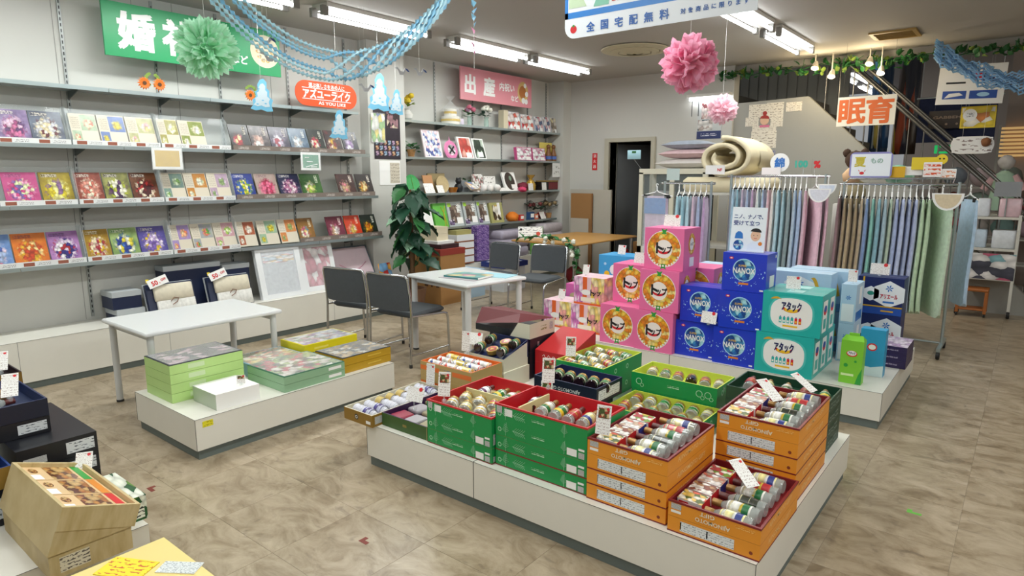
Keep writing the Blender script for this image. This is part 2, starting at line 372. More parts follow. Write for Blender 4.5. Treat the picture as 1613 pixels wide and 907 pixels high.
# ---------------------------------------------------------------- fluorescent fixtures
LAMPBODY = mat('fixture_white', '#dedcd6', .4); TUBE = mat('fluorescent_tube', '#ffffff', .4, emit=9, ecol='#f6fbff'); CAPM = mat('tube_cap', '#8d8b86', .5)
def fixture_parts():
    b_ = MB(); b_.box(-.11, .11, -.62, .62, -.035, 0, LAMPBODY); b_.box(-.045, .045, -.62, .62, -.06, -.035, LAMPBODY)
    s_ = MB(); s_.box(-.02, .02, -.03, .03, -.11, -.03, CAPM)
    t_ = MB(); t_.tube([(0, -.6, 0), (0, .6, 0)], .0165, TUBE, 10)
    return b_.mesh('lamp_body'), s_.mesh('lamp_socket'), t_.mesh('tube')
FB, FS, FT = fixture_parts()
def fixture(x, y, label, light=True):
    t = thing('fluorescent_light', label, 'ceiling light', (x, y, 3.079), 0, 'twin tube fluorescent ceiling lights')
    link_mesh('lamp_body', FB, t)
    for dx in (-.08, .08):
        for dy in (-.63, .63): link_mesh('lamp_socket', FS, t, (dx, dy, 0))
    for dx in (-.08, .08): link_mesh('tube', FT, t, (dx, 0, -.085))
    if light:
        l = bpy.data.lights.new('tube_light', 'AREA'); l.shape = 'RECTANGLE'; l.size = .22; l.size_y = 1.2; l.energy = TUBE_WATTS; l.color = (.96, 1, .97)
        lo = bpy.data.objects.new('tube_light', l); COL.objects.link(lo); lo.parent = t; lo.location = (0, 0, -.115)
    return t
rowL = [(-5.12, 2.75, 'at the top edge above the green banner'), (-5.12, 4.3, 'behind the blue garland'), (-5.12, 6.0, 'above the pink sign, nearer of two'), (-5.12, 7.42, 'above the pink sign, farther of two near the back wall')]
for x, y, s_ in rowL: fixture(x, y, 'twin tube fluorescent ceiling light ' + s_)
fixture(-2.26, 6.2, 'twin tube fluorescent ceiling light half hidden behind the white hanging banner')
fixture(-2.26, 7.68, 'twin tube fluorescent ceiling light beside the big pink paper pompom')
for k, (x, y) in enumerate(((-5.12, 1.2), (-5.12, -.4), (-2.26, 4.7), (-2.26, 3.1), (-2.26, 1.5), (-2.26, -.1), (.7, 6.2), (.7, 3.1), (.7, 1.5), (.7, -.1), (.7, -1.7), (3.4, 1.5), (3.4, 4.7))):
    fixture(x, y, 'twin tube fluorescent ceiling light over the shop floor behind the viewer, lamp ' + ('a b c d e f g h i j k l m'.split()[k]))
# lights of the upper hall, seen through the stairwell
for i, (x, y) in enumerate(((-4.2, 19.6), (-3.9, 19.6), (-4.25, 22.4), (-3.95, 22.4), (-2.95, 12.6))):
    t = thing('upper_hall_light', 'fluorescent tube in the dark upper hall, %s of five above the orange lettered sign' % ORD[i], 'ceiling light', (x, y, 4.2), 0, 'upper hall tubes')
    mb = MB(); mb.box(-.07, .07, -1, 1, -.06, 0, LAMPBODY); mb.build('lamp_body', t)
    mb = MB(); mb.tube([(0, -.98, -.09), (0, .98, -.09)], .03, TUBE, 8); mb.build('tube', t)
    l = bpy.data.lights.new('tube_light', 'AREA'); l.shape = 'RECTANGLE'; l.size = .2; l.size_y = 1.9; l.energy = 45; lo = bpy.data.objects.new('tube_light', l); COL.objects.link(lo); lo.parent = t; lo.location = (0, 0, -.13)
# round air outlet and a square vent
VENTM = mat('vent_cream', '#c9bf9f', .5)
t = thing('ceiling_vent', 'round cream air diffuser in the ceiling by the white banner', 'vent', (-3.93, 7.29, 3.08))
for r1, r2, z in ((.40, .30, -.02), (.29, .20, -.035), (.19, .10, -.045), (.09, .02, -.05)):
    mb = MB(); mb.lathe([(r2, z - .012), (r1, z - .0), (r1 + .005, z + .012), (r2, z + .012)], VENTM, 28); mb.build('ring', t)
mb = MB(); mb.disc((0, 0, -.003), .39, DARKSLOT); mb.build('throat', t)
t = thing('ceiling_grille', 'square ochre ceiling grille near the stair opening', 'vent', (-1.34, 8.28, 3.08))
OCH = mat('vent_ochre', '#a98a4c', .5)
mb = MB(); mb.box(-.22, .22, -.22, -.18, -.02, 0, OCH); mb.box(-.22, .22, .18, .22, -.02, 0, OCH); mb.box(-.22, -.18, -.18, .18, -.02, 0, OCH); mb.box(.18, .22, -.18, .18, -.02, 0, OCH); mb.build('grille_frame', t)
sl = MB(); sl.box(-.18, .18, -.018, .018, -.014, -.008, OCH); slm = sl.mesh('slat')
for k in range(7): link_mesh('slat', slm, t, (0, -.15 + k * .05, 0), (R(25), 0, 0))

# ---------------------------------------------------------------- benches and platforms
def platform(name, label, x0, x1, y0, y1, h=.24, seams=(), toe=.056, tin=.012):
    t = thing(name, label, 'platform', ((x0 + x1) / 2, (y0 + y1) / 2, 0)); a = (x1 - x0) / 2; c = (y1 - y0) / 2
    mb = MB(); mb.box(-a, a, -c, c, toe, h, PLATFORM); mb.build('body', t)
    mb = MB(); mb.box(-a + tin, a - tin, -c + tin, c - tin, 0, toe, TOE); mb.build('toe_kick', t)
    e = .0012; EDGE = mat('edge_line', '#4a4844', .6)
    mb = MB()
    for s1, s2, q1, q2 in ((-a, a, -c - e, -c), (a, a + e, -c, c)): mb.box(s1, s2, q1, q2, h - .0015, h, EDGE)
    for s_ in (-a, a): mb.box(s_ - .001, s_ + .001, -c - e, -c + .001, toe, h, EDGE)
    for sx in seams: mb.box(sx - (x0 + x1) / 2 - .002, sx - (x0 + x1) / 2 + .002, -c - .0008, c, toe, h + .0008, EDGE)
    mb.build('edge_trim', t)
    return t
platform('display_platform', 'low white platform holding green and yellow flower box sets', -4.27, -3.49, 1.56, 3.0)
platform('display_platform', 'low white platform stacked with orange and green food gift boxes', -2.72, -.615, 2.13, 3.6, .24, (-1.935,))
platform('display_platform', 'low white platform under the pink and blue detergent boxes', -3.41, -.6, 4.44, 5.85, .24, (-2.02,))
platform('display_platform', 'white platform at lower left under the wooden and navy gift boxes', -4.3, -2.55, -.3, .93)
b1 = platform('wall_bench', 'long low white bench along the catalog wall', -6.145, -5.7, -.6, 4.88, .37, (), .055, .015)
b1['category'] = 'bench'
for y in (1.33, 2.4, 3.0, 4.1):
    mb = MB(); mb.box(-.001, .0008, -.0015, .0015, .055, .37, SEAM); mb.build('panel_joint', b1, (.2225, y - 2.14, 0))
b2 = platform('wall_bench', 'low white bench under the gift shelves by the back corner', -6.395, -5.98, 6.05, 8.95, .37, (), .055, .015); b2['category'] = 'bench'
# ---------------------------------------------------------------- wall shelves
GLASSY = mat('shelf_top', '#b9c6c6', .2, .35); BRK = mat('bracket_grey', '#6f7775', .45, .6)
SHZ = (2.26, 1.81, 1.35, .89)
def wall_shelf(label, xw, xf, y0, y1, z, brackets):
    t = thing('wall_shelf', label, 'shelf', (xf, (y0 + y1) / 2, z), 0, 'wall shelves'); a = (y1 - y0) / 2; d = xf - xw
    mb = MB(); mb.box(-d + .005, -.006, -a, a, -.018, 0, GLASSY); mb.build('board', t)
    n = max(2, round((y1 - y0) / .9)); w_ = 2 * a / n
    for k in range(n):
        mb = MB(); mb.box(-.006, 0, -a + k * w_ + .003, -a + (k + 1) * w_ - .003, -.026, .004, STEEL); mb.build('front_rail', t)
    for yb in brackets:
        mb = MB(); y = yb - (y0 + y1) / 2
        P = [(-d + .006, -.018), (-.05, -.018), (-.05, -.03), (-d + .03, -.075), (-d + .006, -.075)]
        mb.add([(p[0], y - .004, p[1]) for p in P] + [(p[0], y + .004, p[1]) for p in P], [(0, 1, 2, 3, 4), (9, 8, 7, 6, 5)] + [(i, i + 5, (i + 1) % 5 + 5, (i + 1) % 5) for i in range(5)], BRK)
        mb.build('bracket', t)
    return t
SN = ('top', 'second', 'third', 'lowest'); SE = (4.66, 4.8, 4.9, 4.95)
for i, z in enumerate(SHZ):
    wall_shelf('%s steel shelf on the catalog wall' % SN[i], -6.148, -5.87, -.3, SE[i], z, (1.18, 1.98, 2.68, 3.25, 3.98, 4.6))
    wall_shelf('%s glass shelf on the gift wall by the corner' % SN[i], -6.398, -6.15, 5.5, 8.97 if i != 3 else 8.9, z, (5.75, 6.35, 7.1, 7.75, 8.4, 8.85))

# ---------------------------------------------------------------- catalogs
CREAMC = mat('cover_cream', '#cfc5b2', .35); PAGES = mat('page_edges', '#e9e6df', .7)
INKD = print_mat('cover_title', '#4a3038', '#cbb6ae', 10, 4, .6); SMALLP = print_mat('cover_small_print', '#cdc4b2', '#94897a', 16, 6, .55)
STRIP = mat('price_strip', '#e6e7e6', .4); STRIPTAG = mat('price_strip_tag', '#9a5a46', .5); STRIPTXT = print_mat('price_strip_text', '#e9e9e8', '#6c6a6a', 14, 2, .5)
BROWNSTRIP = mat('brown_rail', '#7d7068', .45, var=.1)
def catalog(y0, y1, z, h, look, label, group):
    kind, bg, cols = look; w_ = y1 - y0
    t = thing('gift_catalog', label, 'catalog', (-5.905, (y0 + y1) / 2, z), 0, group); t.rotation_euler = (0, R(-21), 0); t.rotation_mode = 'XYZ'
    key = 'cov' + kind + ''.join(bg) + ''.join(cols); a = w_ / 2
    if kind == 'b':
        cov = flower_mat(key, cols, 8 + len(label) % 3, bg, rad=.36, seed=len(label) % 7 + a * 9, coat=.15, dim=1.45)
        mb = MB(); mb.box(-.008, 0, -a, a, 0, h, cov, l=CREAMC, t=PAGES, d=PAGES, f=mat('spine' + bg[0], bg[0]), b=PAGES); mb.build('cover', t)
        mb = MB(); mb.quad([(.0006, -a * .86, h * .84), (.0006, a * .15, h * .84), (.0006, a * .15, h * .95), (.0006, -a * .86, h * .95)], print_mat('ttl' + bg[0], bg[0], '#f2ead8' if sum(lin(bg[0])[:3]) < .6 else '#503040', 7, 3, .48)); mb.build('title', t)
    elif kind == 's':
        mb = MB(); mb.box(-.008, 0, -a, a, 0, h, CREAMC, t=PAGES, b=PAGES); mb.build('cover', t)
        pm_ = flower_mat(key, cols, 5, bg, rad=.3, seed=len(label) % 5 + a * 7, coat=.1, dim=1.5); e = .0006
        for n_, (u0, u1, v0, v1) in (('photo_panel', (-.2, .96, .45, .97)), ('photo_panel', (-.94, -.28, .06, .44))):
            mb = MB(); mb.quad([(e, u0 * a, v0 * h), (e, u1 * a, v0 * h), (e, u1 * a, v1 * h), (e, u0 * a, v1 * h)], pm_); mb.build(n_, t)
        mb = MB(); mb.quad([(e, -.9 * a, .5 * h), (e, -.3 * a, .5 * h), (e, -.3 * a, .9 * h), (e, -.9 * a, .9 * h)], SMALLP); mb.build('title', t)
    else:   # dark gift catalog: photo with a vertical title at upper right
        cov = flower_mat(key, cols, 7, [bg[0], bg[0], bg[1]], centre=(.4, .38), rad=.26, seed=len(label) % 6 + a * 11, coat=.2, dim=1.5)
        mb = MB(); mb.box(-.008, 0, -a, a, 0, h, cov, l=CREAMC, t=PAGES, d=PAGES, f=mat('spine' + bg[0], bg[0]), b=PAGES); mb.build('cover', t)
        mb = MB(); mb.quad([(.0006, a * .42, h * .6), (.0006, a * .7, h * .6), (.0006, a * .7, h * .93), (.0006, a * .42, h * .93)], print_mat('vt' + bg[0], bg[0], '#f4eee0', 3, 5, .42)); mb.build('title', t)
    return t
def holder(y0, y1, z, n, label):
    t = thing('catalog_holder', label, 'display holder', (-5.885, (y0 + y1) / 2, z), 0, 'clear catalog holders'); a = (y1 - y0) / 2 - .004
    for s_ in (-1, 1):
        mb = MB(); P = [(0, 0), (0, .05), (-.06, .26), (-.12, .3), (-.16, .3), (-.16, 0)]
        mb.add([(p[0], s_ * a - .0015, p[1]) for p in P] + [(p[0], s_ * a + .0015, p[1]) for p in P], [tuple(range(6)), tuple(range(11, 5, -1))] + [(i, i + 6, (i + 1) % 6 + 6, (i + 1) % 6) for i in range(6)], CLEAR); mb.build('side_panel', t)
    mb = MB(); mb.add([(-.035, -a, .004), (-.035, a, .004), (-.135, a, .29), (-.135, -a, .29)], [(0, 1, 2, 3)], CLEAR); mb.build('back_panel', t)
    mb = MB(); mb.box(-.003, .003, -a, a, 0, .042, STRIP); mb.build('price_strip', t)
    for k in range(n):
        yc = -a + (k + .12) * 2 * a / n; mb = MB()
        mb.quad([(.0036, yc, .008), (.0036, yc + .07, .008), (.0036, yc + .07, .034), (.0036, yc, .034)], STRIPTAG)
        mb.quad([(.0036, yc + .085, .01), (.0036, yc + .175, .01), (.0036, yc + .175, .032), (.0036, yc + .085, .032)], STRIPTXT); mb.build('price_tag', t)
def brown_rail(y0, y1, z, n, label):
    t = thing('price_rail', label, 'price rail', (-5.885, (y0 + y1) / 2, z), 0, 'brown price rails'); a = (y1 - y0) / 2
    mb = MB(); mb.box(-.004, .004, -a, a, 0, .05, BROWNSTRIP); mb.build('rail', t)
    for k in range(n):
        yc = -a + (k + .2) * 2 * a / n; mb = MB(); mb.quad([(.0046, yc, .012), (.0046, yc + .11, .012), (.0046, yc + .11, .036), (.0046, yc, .036)], print_mat('brt', '#8c8078', '#e2dcd4', 9, 2, .5)); mb.build('price_print', t)
B = 'b'; S_ = 's'; D_ = 'd'
row1 = [(1.44, 1.64, (B, ['#4d3a68', '#c6b3d4'], ['#b05a8f', '#e3c6d6', '#7b4a86', '#d98ab0']), 'purple lily'), (1.645, 1.86, (B, ['#2f3347', '#9aa3b3'], ['#efe9dc', '#7d1f32', '#e7d9b8', '#d6d4d8']), 'dark slate rose'),
 (1.91, 2.1, (S_, ['#7f9b78', '#dfe6d4'], ['#e78c72', '#f2b7a0', '#f4e6c8']), 'coral and green sampler'), (2.11, 2.31, (S_, ['#5d78ad', '#8fa3cc'], ['#e8d94d', '#f4ea8a', '#d9c838']), 'blue and yellow sampler'), (2.32, 2.54, (S_, ['#a9a878', '#d5d4b0'], ['#efc2c4', '#f7e1d8', '#e8d9a0']), 'olive and pink sampler'),
 (2.57, 2.74, (S_, ['#8f8a38', '#c9c27a'], ['#f4f0dc', '#e6e2b0', '#fffbe8']), 'mustard sampler'), (2.75, 2.97, (S_, ['#8d9a52', '#b4ba70'], ['#f7f3e6', '#efe6d0', '#ffffff']), 'lime sampler')]
row1d = [(3.21, 3.4, (D_, ['#2a2222', '#5c4a42'], ['#c21f3f', '#e58a9a', '#f1d9b0', '#8c1a30']), 'black red rose'), (3.41, 3.61, (D_, ['#4a3238', '#d9cfd0'], ['#f1efec', '#e0c3b8', '#c9a79a']), 'dusky white ribbon'), (3.62, 3.83, (D_, ['#4b3f5c', '#cfc6d2'], ['#f3f0f3', '#b44a62', '#dccfdc']), 'mauve ribbon'), (3.84, 4.05, (D_, ['#6b7f92', '#b9c5cf'], ['#eef1f2', '#c9c2bd', '#d7dde2']), 'pale blue'), (4.06, 4.25, (D_, ['#23301f', '#4e5a3a'], ['#f1e8e0', '#d64a6a', '#e8d2b0']), 'dark green'), (4.27, 4.47, (D_, ['#4a1f24', '#b7362e'], ['#f0d9c2', '#d9b74a', '#a03030']), 'crimson'), (4.49, 4.69, (D_, ['#241d33', '#584a70'], ['#ece8f0', '#a88ab5', '#cfc2d9']), 'violet')]
row2 = [(1.43, 1.65, (B, ['#b95388', '#d883ad'], ['#d96aa0', '#efc5d6', '#9a86bd', '#e9efc8']), 'hot pink bouquet'), (1.665, 1.875, (B, ['#6d5d2c', '#e0cf5c'], ['#e8dc55', '#f3eeb0', '#a98ab0', '#d8c83a']), 'yellow bouquet'),
 (1.9, 2.09, (B, ['#6d2f2a', '#c97f68'], ['#e8b0a0', '#f2d8cc', '#d98a78', '#f4ecd8']), 'terracotta bouquet'), (2.1, 2.3, (B, ['#3d3a1e', '#cfcf8a'], ['#7a4b83', '#f3f0e0', '#c8cf58', '#5a3567']), 'purple and lime bouquet'), (2.31, 2.52, (B, ['#43211c', '#a8774f'], ['#8c2230', '#c44a4a', '#f0e4d0', '#6d1a25']), 'dark red dahlia'),
 (2.56, 2.75, (S_, ['#7f97a3', '#a6b9a0'], ['#9fc07a', '#e4efd6', '#c2d6b0']), 'grey blue sampler'), (2.76, 2.96, (S_, ['#c08a3e', '#d9ae6a'], ['#ffffff', '#f0efe0', '#dfe8c8']), 'ochre sampler'), (2.97, 3.17, (S_, ['#b7a0b3', '#cfc0cb'], ['#cbb3c8', '#a9bd8c', '#e6dae4']), 'lilac grey sampler')]
row2d = [(3.21, 3.42, (B, ['#213f92', '#3c5aa8'], ['#e3d93c', '#3f7fc4', '#f2efc8', '#9cc04a']), 'royal blue'), (3.44, 3.67, (B, ['#a58d86', '#cfc3ba'], ['#d14a7a', '#e98aa8', '#b22f60']), 'taupe and pink'), (3.69, 3.93, (B, ['#232a55', '#3a3f6c'], ['#c890ad', '#e2bccb', '#8a4a86', '#f1e0e6']), 'navy'), (3.95, 4.19, (D_, ['#4a7a35', '#6f9a48'], ['#e8e6a8', '#f6f2e4', '#b5cf60', '#d9b88a']), 'leaf green'),
 (4.4, 4.63, (D_, ['#5a2f22', '#7a4636'], ['#f3ece4', '#e2a0a8', '#d9bfa0']), 'brown'), (4.66, 4.88, (D_, ['#3a241c', '#5a3a2a'], ['#e8c23c', '#f2e2b0', '#c99a58']), 'dark brown')]
row3 = [(1.22, 1.43, (B, ['#5f7fb5', '#a3bfe0'], ['#e2a3b8', '#c2d0ea', '#f0dce4', '#6a7fc0']), 'sky blue bouquet'), (1.44, 1.66, (B, ['#c7652a', '#f0b04a'], ['#e08a35', '#f6dfa8', '#e8c545', '#d9663a']), 'orange bouquet'), (1.67, 1.88, (B, ['#8d5fa0', '#d7aed6'], ['#f4f2f2', '#c23a4a', '#4c3f9a', '#e8dce8']), 'violet and white bouquet'),
 (1.92, 2.1, (B, ['#9a7a22', '#c9ac3c'], ['#e9c93c', '#f4e9d0', '#c2485a', '#d9b0a8']), 'gold bouquet'), (2.11, 2.32, (B, ['#5f8a4f', '#c8d49a'], ['#e8dc5a', '#3f5fb0', '#f4f3e2', '#5f90c8']), 'green and blue bouquet'), (2.33, 2.55, (B, ['#4a4390', '#8d82c2'], ['#d3bfe2', '#f0e6f2', '#e8cf4a', '#9a7fc4']), 'indigo bouquet'),
 (2.59, 2.77, (S_, ['#a58fc0', '#c3b2d4'], ['#f0a070', '#f6c8a0', '#e8d8b0']), 'lavender and peach sampler'), (2.78, 2.98, (S_, ['#a89ac8', '#c2d0a8'], ['#8cc060', '#f0d88a', '#e89a80']), 'lilac and green sampler'), (2.99, 3.19, (S_, ['#c8a0a8', '#dcbcc0'], ['#e6efc0', '#b8d870', '#ffffff']), 'rose and lime sampler')]
row3d = [(3.21, 3.4, (S_, ['#a8623e', '#c8825a'], ['#ffffff', '#f0e8dc', '#e6d0c0']), 'rust sampler'), (3.43, 3.64, (S_, ['#9cb5a0', '#bccfb8'], ['#e8dc4a', '#f4ee90', '#c8bf3a']), 'sage and yellow sampler'), (3.66, 3.86, (S_, ['#d08a4a', '#e2ac74'], ['#e8a070', '#b0c080', '#f2d0a8']), 'tangerine sampler'), (3.88, 4.07, (D_, ['#a07a20', '#c29a3c'], ['#f4eee0', '#e08aa0', '#8ab8d0', '#f2d8a0']), 'mustard'),
 (4.24, 4.46, (D_, ['#8a2350', '#a83a68'], ['#f6f0ec', '#e08aa8', '#d8c0a0']), 'magenta'), (4.48, 4.69, (D_, ['#d4581c', '#e88030'], ['#f8f0e4', '#f0b0a0', '#e8d080']), 'bright orange'), (4.71, 4.92, (D_, ['#1f3a20', '#35522c'], ['#e8a020', '#f4c840', '#c87a18']), 'sunflower')]
for (rw, rd, z, nm) in ((row1, row1d, 1.81, 'second'), (row2, row2d, 1.35, 'third'), (row3, row3d, .89, 'lowest')):
    for y0, y1, lk, nm2 in rw + rd:
        catalog(y0, y1, z + .012, .255 if (y0, y1, lk, nm2) in rw else .25, lk, '%s gift catalog on the %s shelf of the catalog wall' % (nm2, nm), 'gift catalogs on the wall shelves')
hn = ('left', 'middle', 'right')
for z, nm, segs in ((1.81, 'second', ((1.4, 1.885, 2), (1.89, 2.55, 3), (2.555, 3.18, 3))), (1.35, 'third', ((1.38, 1.885, 2), (1.89, 2.54, 3), (2.545, 3.19, 3))), (.89, 'lowest', ((1.0, 1.9, 4), (1.905, 2.575, 3), (2.58, 3.205, 3)))):
    for i, (a, b_, n) in enumerate(segs): holder(a, b_, z, n, '%s clear catalog holder on the %s catalog shelf' % (hn[i], nm))
brown_rail(3.2, 4.74, 1.81, 7, 'brown price rail in front of the dark catalogs, second shelf'); brown_rail(3.2, 4.86, 1.35, 7, 'brown price rail on the third shelf under the green card'); brown_rail(3.86, 4.94, .89, 5, 'brown price rail at the right end of the lowest shelf')

# ---------------------------------------------------------------- signs on the wall
def sign_board(name, label, y0, y1, z0, z1, x, m, th=.02, rnd=None):
    t = thing(name, label, 'sign', (x, (y0 + y1) / 2, z0)); a = (y1 - y0) / 2; h = z1 - z0
    mb = MB()
    if rnd:
        P = []
        for cy, cz, a0 in ((a - rnd, rnd, -90), (a - rnd, h - rnd, 0), (-a + rnd, h - rnd, 90), (-a + rnd, rnd, 180)):
            for k in range(9): an = R(a0 + 90 * k / 8); P.append((cy + rnd * math.cos(an), cz + rnd * math.sin(an)))
        n = len(P); mb.add([(th, p[0], p[1]) for p in P] + [(0, p[0], p[1]) for p in P], [tuple(range(n)), tuple(range(2 * n - 1, n - 1, -1))] + [(i, i + n, (i + 1) % n + n, (i + 1) % n) for i in range(n)], m)
    else: mb.box(0, th, -a, a, 0, h, m)
    mb.build('board', t); return t, a, h
U, VV = (0, 1, 0), (0, 0, 1)
GREENS = mat('sign_green', '#1f9a5e', .35, var=.12, vscale=2); PINKS = mat('sign_pink', '#dd8f99', .4); ORS = mat('sign_orange', '#d8552a', .35); WHT = mat('letter_white', '#f4f4f2', .4)
t, a, h = sign_board('wedding_sign', 'long green sign with white lettering high on the catalog wall', 2.2, 3.76, 2.53, 2.95, -5.93, GREENS)
mb = MB(); e = .0206
mb.text('婚', .30, WHT, (e, -.53, h * .5), U, VV, bold=.045); mb.text('礼', .30, WHT, (e, -.18, h * .5), U, VV, bold=.045); mb.text('など', .085, WHT, (e, .36, h * .27), U, VV, bold=.03); mb.build('lettering', t)
mb = MB(); mb.disc((e, .62, h * .52), .15, mat('wreath_cream', '#ece2c4', .5), 'x', 28); mb.build('round_picture', t)
mb = MB()
for k in range(10):
    an = k * .63; mb.disc((e + .0006, .62 + .075 * math.cos(an), h * .52 + .085 * math.sin(an)), .022, flower_mat('wreath', ['#f0a848', '#f6e6c0', '#d9c3a0', '#e8c86a'], 3), 'x', 10)
mb.build('wreath_print', t)
for dy in (-.55, .5):
    mb = MB(); mb.tube([(.01, dy, h), (.01, dy, 3.08 - 2.53)], .0012, DARKSLOT, 5); mb.build('hanging_wire', t)
t, a, h = sign_board('catalog_brand_sign', 'orange oval sign with white lettering on the top catalog shelf', 3.88, 4.64, 2.28, 2.53, -5.875, ORS, .006, .12)
mb = MB(); e = .0066
mb.text('選ぶ楽しさをあの人に', .05, WHT, (e, 0, h * .83), U, VV, fit=.44, bold=.02); mb.text('アズユーライク', .1, WHT, (e, 0, h * .5), U, VV, fit=.58, bold=.035); mb.text('AS YOU LIKE', .045, WHT, (e, .06, h * .15), U, VV, fit=.34, bold=.02)
for zz in (.70, .27): mb.quad([(e, -.3, h * zz), (e, .3, h * zz), (e, .3, h * zz + .006), (e, -.3, h * zz + .006)], WHT)
mb.build('lettering', t)
t, a, h = sign_board('birth_sign', 'pink sign with white lettering and a round picture above the gift shelves', 6.63, 8.22, 2.6, 3.03, -6.2, PINKS)
mb = MB(); e = .0206
mb.text('出', .26, WHT, (e, -.6, h * .5), U, VV, bold=.05); mb.text('産', .26, WHT, (e, -.2, h * .5), U, VV, bold=.05); mb.text('内祝い', .12, WHT, (e, .2, h * .58), U, VV, bold=.03); mb.text('など', .09, WHT, (e, .38, h * .25), U, VV, bold=.03); mb.build('lettering', t)
mb = MB(); mb.disc((e, .58, h * .5), .13, mat('wreath_straw', '#d9b878', .6), 'x', 20, sy=1.2)
mb.disc((e + .0005, .57, h * .5), .085, mat('photo_brown', '#b5713a', .5), 'x', 18, sy=1.1)
for dy, dz, r in ((.06, .1, .035), (.1, -.02, .04), (.02, -.12, .045), (.09, -.13, .04)): mb.disc((e + .001, .57 + dy, h * .5 + dz), r, WHT, 'x', 12)
mb.build('round_picture', t)

# shelf-edge cards, cut-out waves, gulls, flower clips
def card(label, y0, y1, z0, z1, x, rim, face, lines=None, name='shelf_card', cat='card', group=None):
    t = thing(name, label, cat, (x, (y0 + y1) / 2, z0), 0, group); a = (y1 - y0) / 2; h = z1 - z0
    mb = MB(); mb.box(0, .003, -a, a, 0, h, rim); mb.build('card', t)
    mb = MB(); mb.quad([(.0034, -a * .82, h * .12), (.0034, a * .82, h * .12), (.0034, a * .82, h * .88), (.0034, -a * .82, h * .88)], face); mb.build('printed_face', t)
    mb = MB(); mb.box(.0045, .0053, -a - .006, a + .006, -.006, h + .006, FILM); mb.build('film_sleeve', t)
    return t
card('yellow card in a clear sleeve hanging from the second catalog shelf', 2.46, 2.71, 1.63, 1.81, -5.865, PAPER, mat('card_yellow', '#d8b43c', .5, var=.15, vscale=30))
t = card('green card with white strokes hanging from the second catalog shelf', 3.9, 4.13, 1.635, 1.81, -5.865, PAPER, mat('card_green', '#2f8f66', .5))
mb = MB()
for y0, z0, y1, z1 in ((-.07, .125, -.02, .125), (-.05, .085, .02, .082), (-.06, .03, .08, .06), (0, .03, .07, .032)):
    mb.tube([(.0038, y0, z0), (.0038, y1, z1)], .004, WHT, 4)
mb.build('strokes', t)
ORF = mat('gerbera_orange', '#e0701c', .6); LEAFG = mat('clip_green', '#7f9a3c', .6); BROWNC = mat('gerbera_eye', '#5a3a1c', .7)
def gerbera(mb, c, r, m=ORF, n=14):
    for k in range(n):
        a = 2 * PI * k / n; b_ = .5 * 2 * PI / n
        mb.add([(c[0] + .006, c[1], c[2]), (c[0] + .012, c[1] + r * .7 * math.cos(a - b_), c[2] + r * .7 * math.sin(a - b_)), (c[0], c[1] + r * math.cos(a), c[2] + r * math.sin(a)), (c[0] + .012, c[1] + r * .7 * math.cos(a + b_), c[2] + r * .7 * math.sin(a + b_))], [(0, 1, 2, 3)], m)
    mb.disc((c[0] + .014, c[1], c[2]), r * .3, BROWNC, 'x', 10)
for lb, y, z, two in (('pair of orange gerbera flowers clipped to the top catalog shelf', 2.5, 2.33, True), ('single orange gerbera clipped to the top catalog shelf under the green sign', 3.38, 2.32, False)):
    t = thing('flower_clip', lb, 'flower', (-5.86, y, z), 0, 'flower clips')
    for k, dy in enumerate((-.055, .065) if two else (0,)):
        mb = MB(); gerbera(mb, (.01, dy, 0), .055); mb.build('blossom', t)
    mb = MB()
    for k in range(14):
        a = random.uniform(0, 6.28); q = (.0, .01 + .05 * math.cos(a), .05 + .05 * math.sin(a) - .03)
        mb.add([q, (.012, q[1] + .02, q[2] + .01), (.004, q[1] + .012, q[2] + .03), (-.006, q[1] - .008, q[2] + .02)], [(0, 1, 2, 3)], LEAFG)
    mb.build('leaves', t)
WBLUE = mat('wave_blue', '#78c4e6', .5); GREYP = mat('gull_grey', '#c2c6ca', .6); NAVYP = mat('gull_tip', '#2f4f8f', .6)
def cutout(mb, pts, x, th, m):
    n = len(pts); mb.add([(x + th, p[0], p[1]) for p in pts] + [(x, p[0], p[1]) for p in pts], [tuple(range(n)), tuple(range(2 * n - 1, n - 1, -1))] + [(i, i + n, (i + 1) % n + n, (i + 1) % n) for i in range(n)], m)
WP = [(-.13, -.14), (-.07, -.155), (-.01, -.14), (.05, -.16), (.12, -.15), (.105, -.09), (.125, -.04), (.085, -.01), (.09, .05), (.06, .075), (.065, .13), (.03, .165), (-.01, .15), (-.04, .1), (-.035, .05), (-.07, .03), (-.06, -.02), (-.1, -.05), (-.095, -.1)]
def wave(label, x, y, z, s_, top):
    t = thing('wave_cutout', label, 'decoration', (x, y, z), 0, 'hanging paper waves')
    mb = MB(); cutout(mb, [(p[0] * s_, p[1] * s_) for p in WP], 0, .002, WBLUE); mb.build('wave_edge', t)
    mb = MB(); cutout(mb, [(p[0] * s_ * .72, p[1] * s_ * .72) for p in WP], .0021, .0006, mat('wave_white', '#d3e4ee', .5))
    mb.build('wave_face', t)
    mb = MB()
    for py, pz in ((-.03, .06), (.01, -.05), (.04, -.08), (-.05, -.09)): mb.disc((.0032, py * s_, pz * s_), .014 * s_, WBLUE, 'x', 8, sy=.5)
    mb.build('spray_marks', t)
    mb = MB(); mb.tube([(.001, 0, .14 * s_), (.001, 0, top - z)], .0008, PAPER, 4); mb.build('thread', t)
wave('blue edged paper wave hanging beside the single gerbera', -5.3, 3.17, 2.26, .85, 3.079); wave('blue edged paper wave hanging in front of the dark catalogs', -5.3, 3.96, 2.06, .85, 3.079)
wave('large blue edged paper wave hanging before the pillar', -5.3, 4.47, 2.41, 1.15, 3.079); wave('second blue edged paper wave beside the pillar poster', -5.28, 4.68, 2.33, .8, 3.079)
GP = [(-.1, .03), (-.05, .045), (-.01, .01), (.03, .012), (.06, .05), (.1, .04), (.07, .02), (.03, -.02), (-.02, -.025), (-.05, .02)]
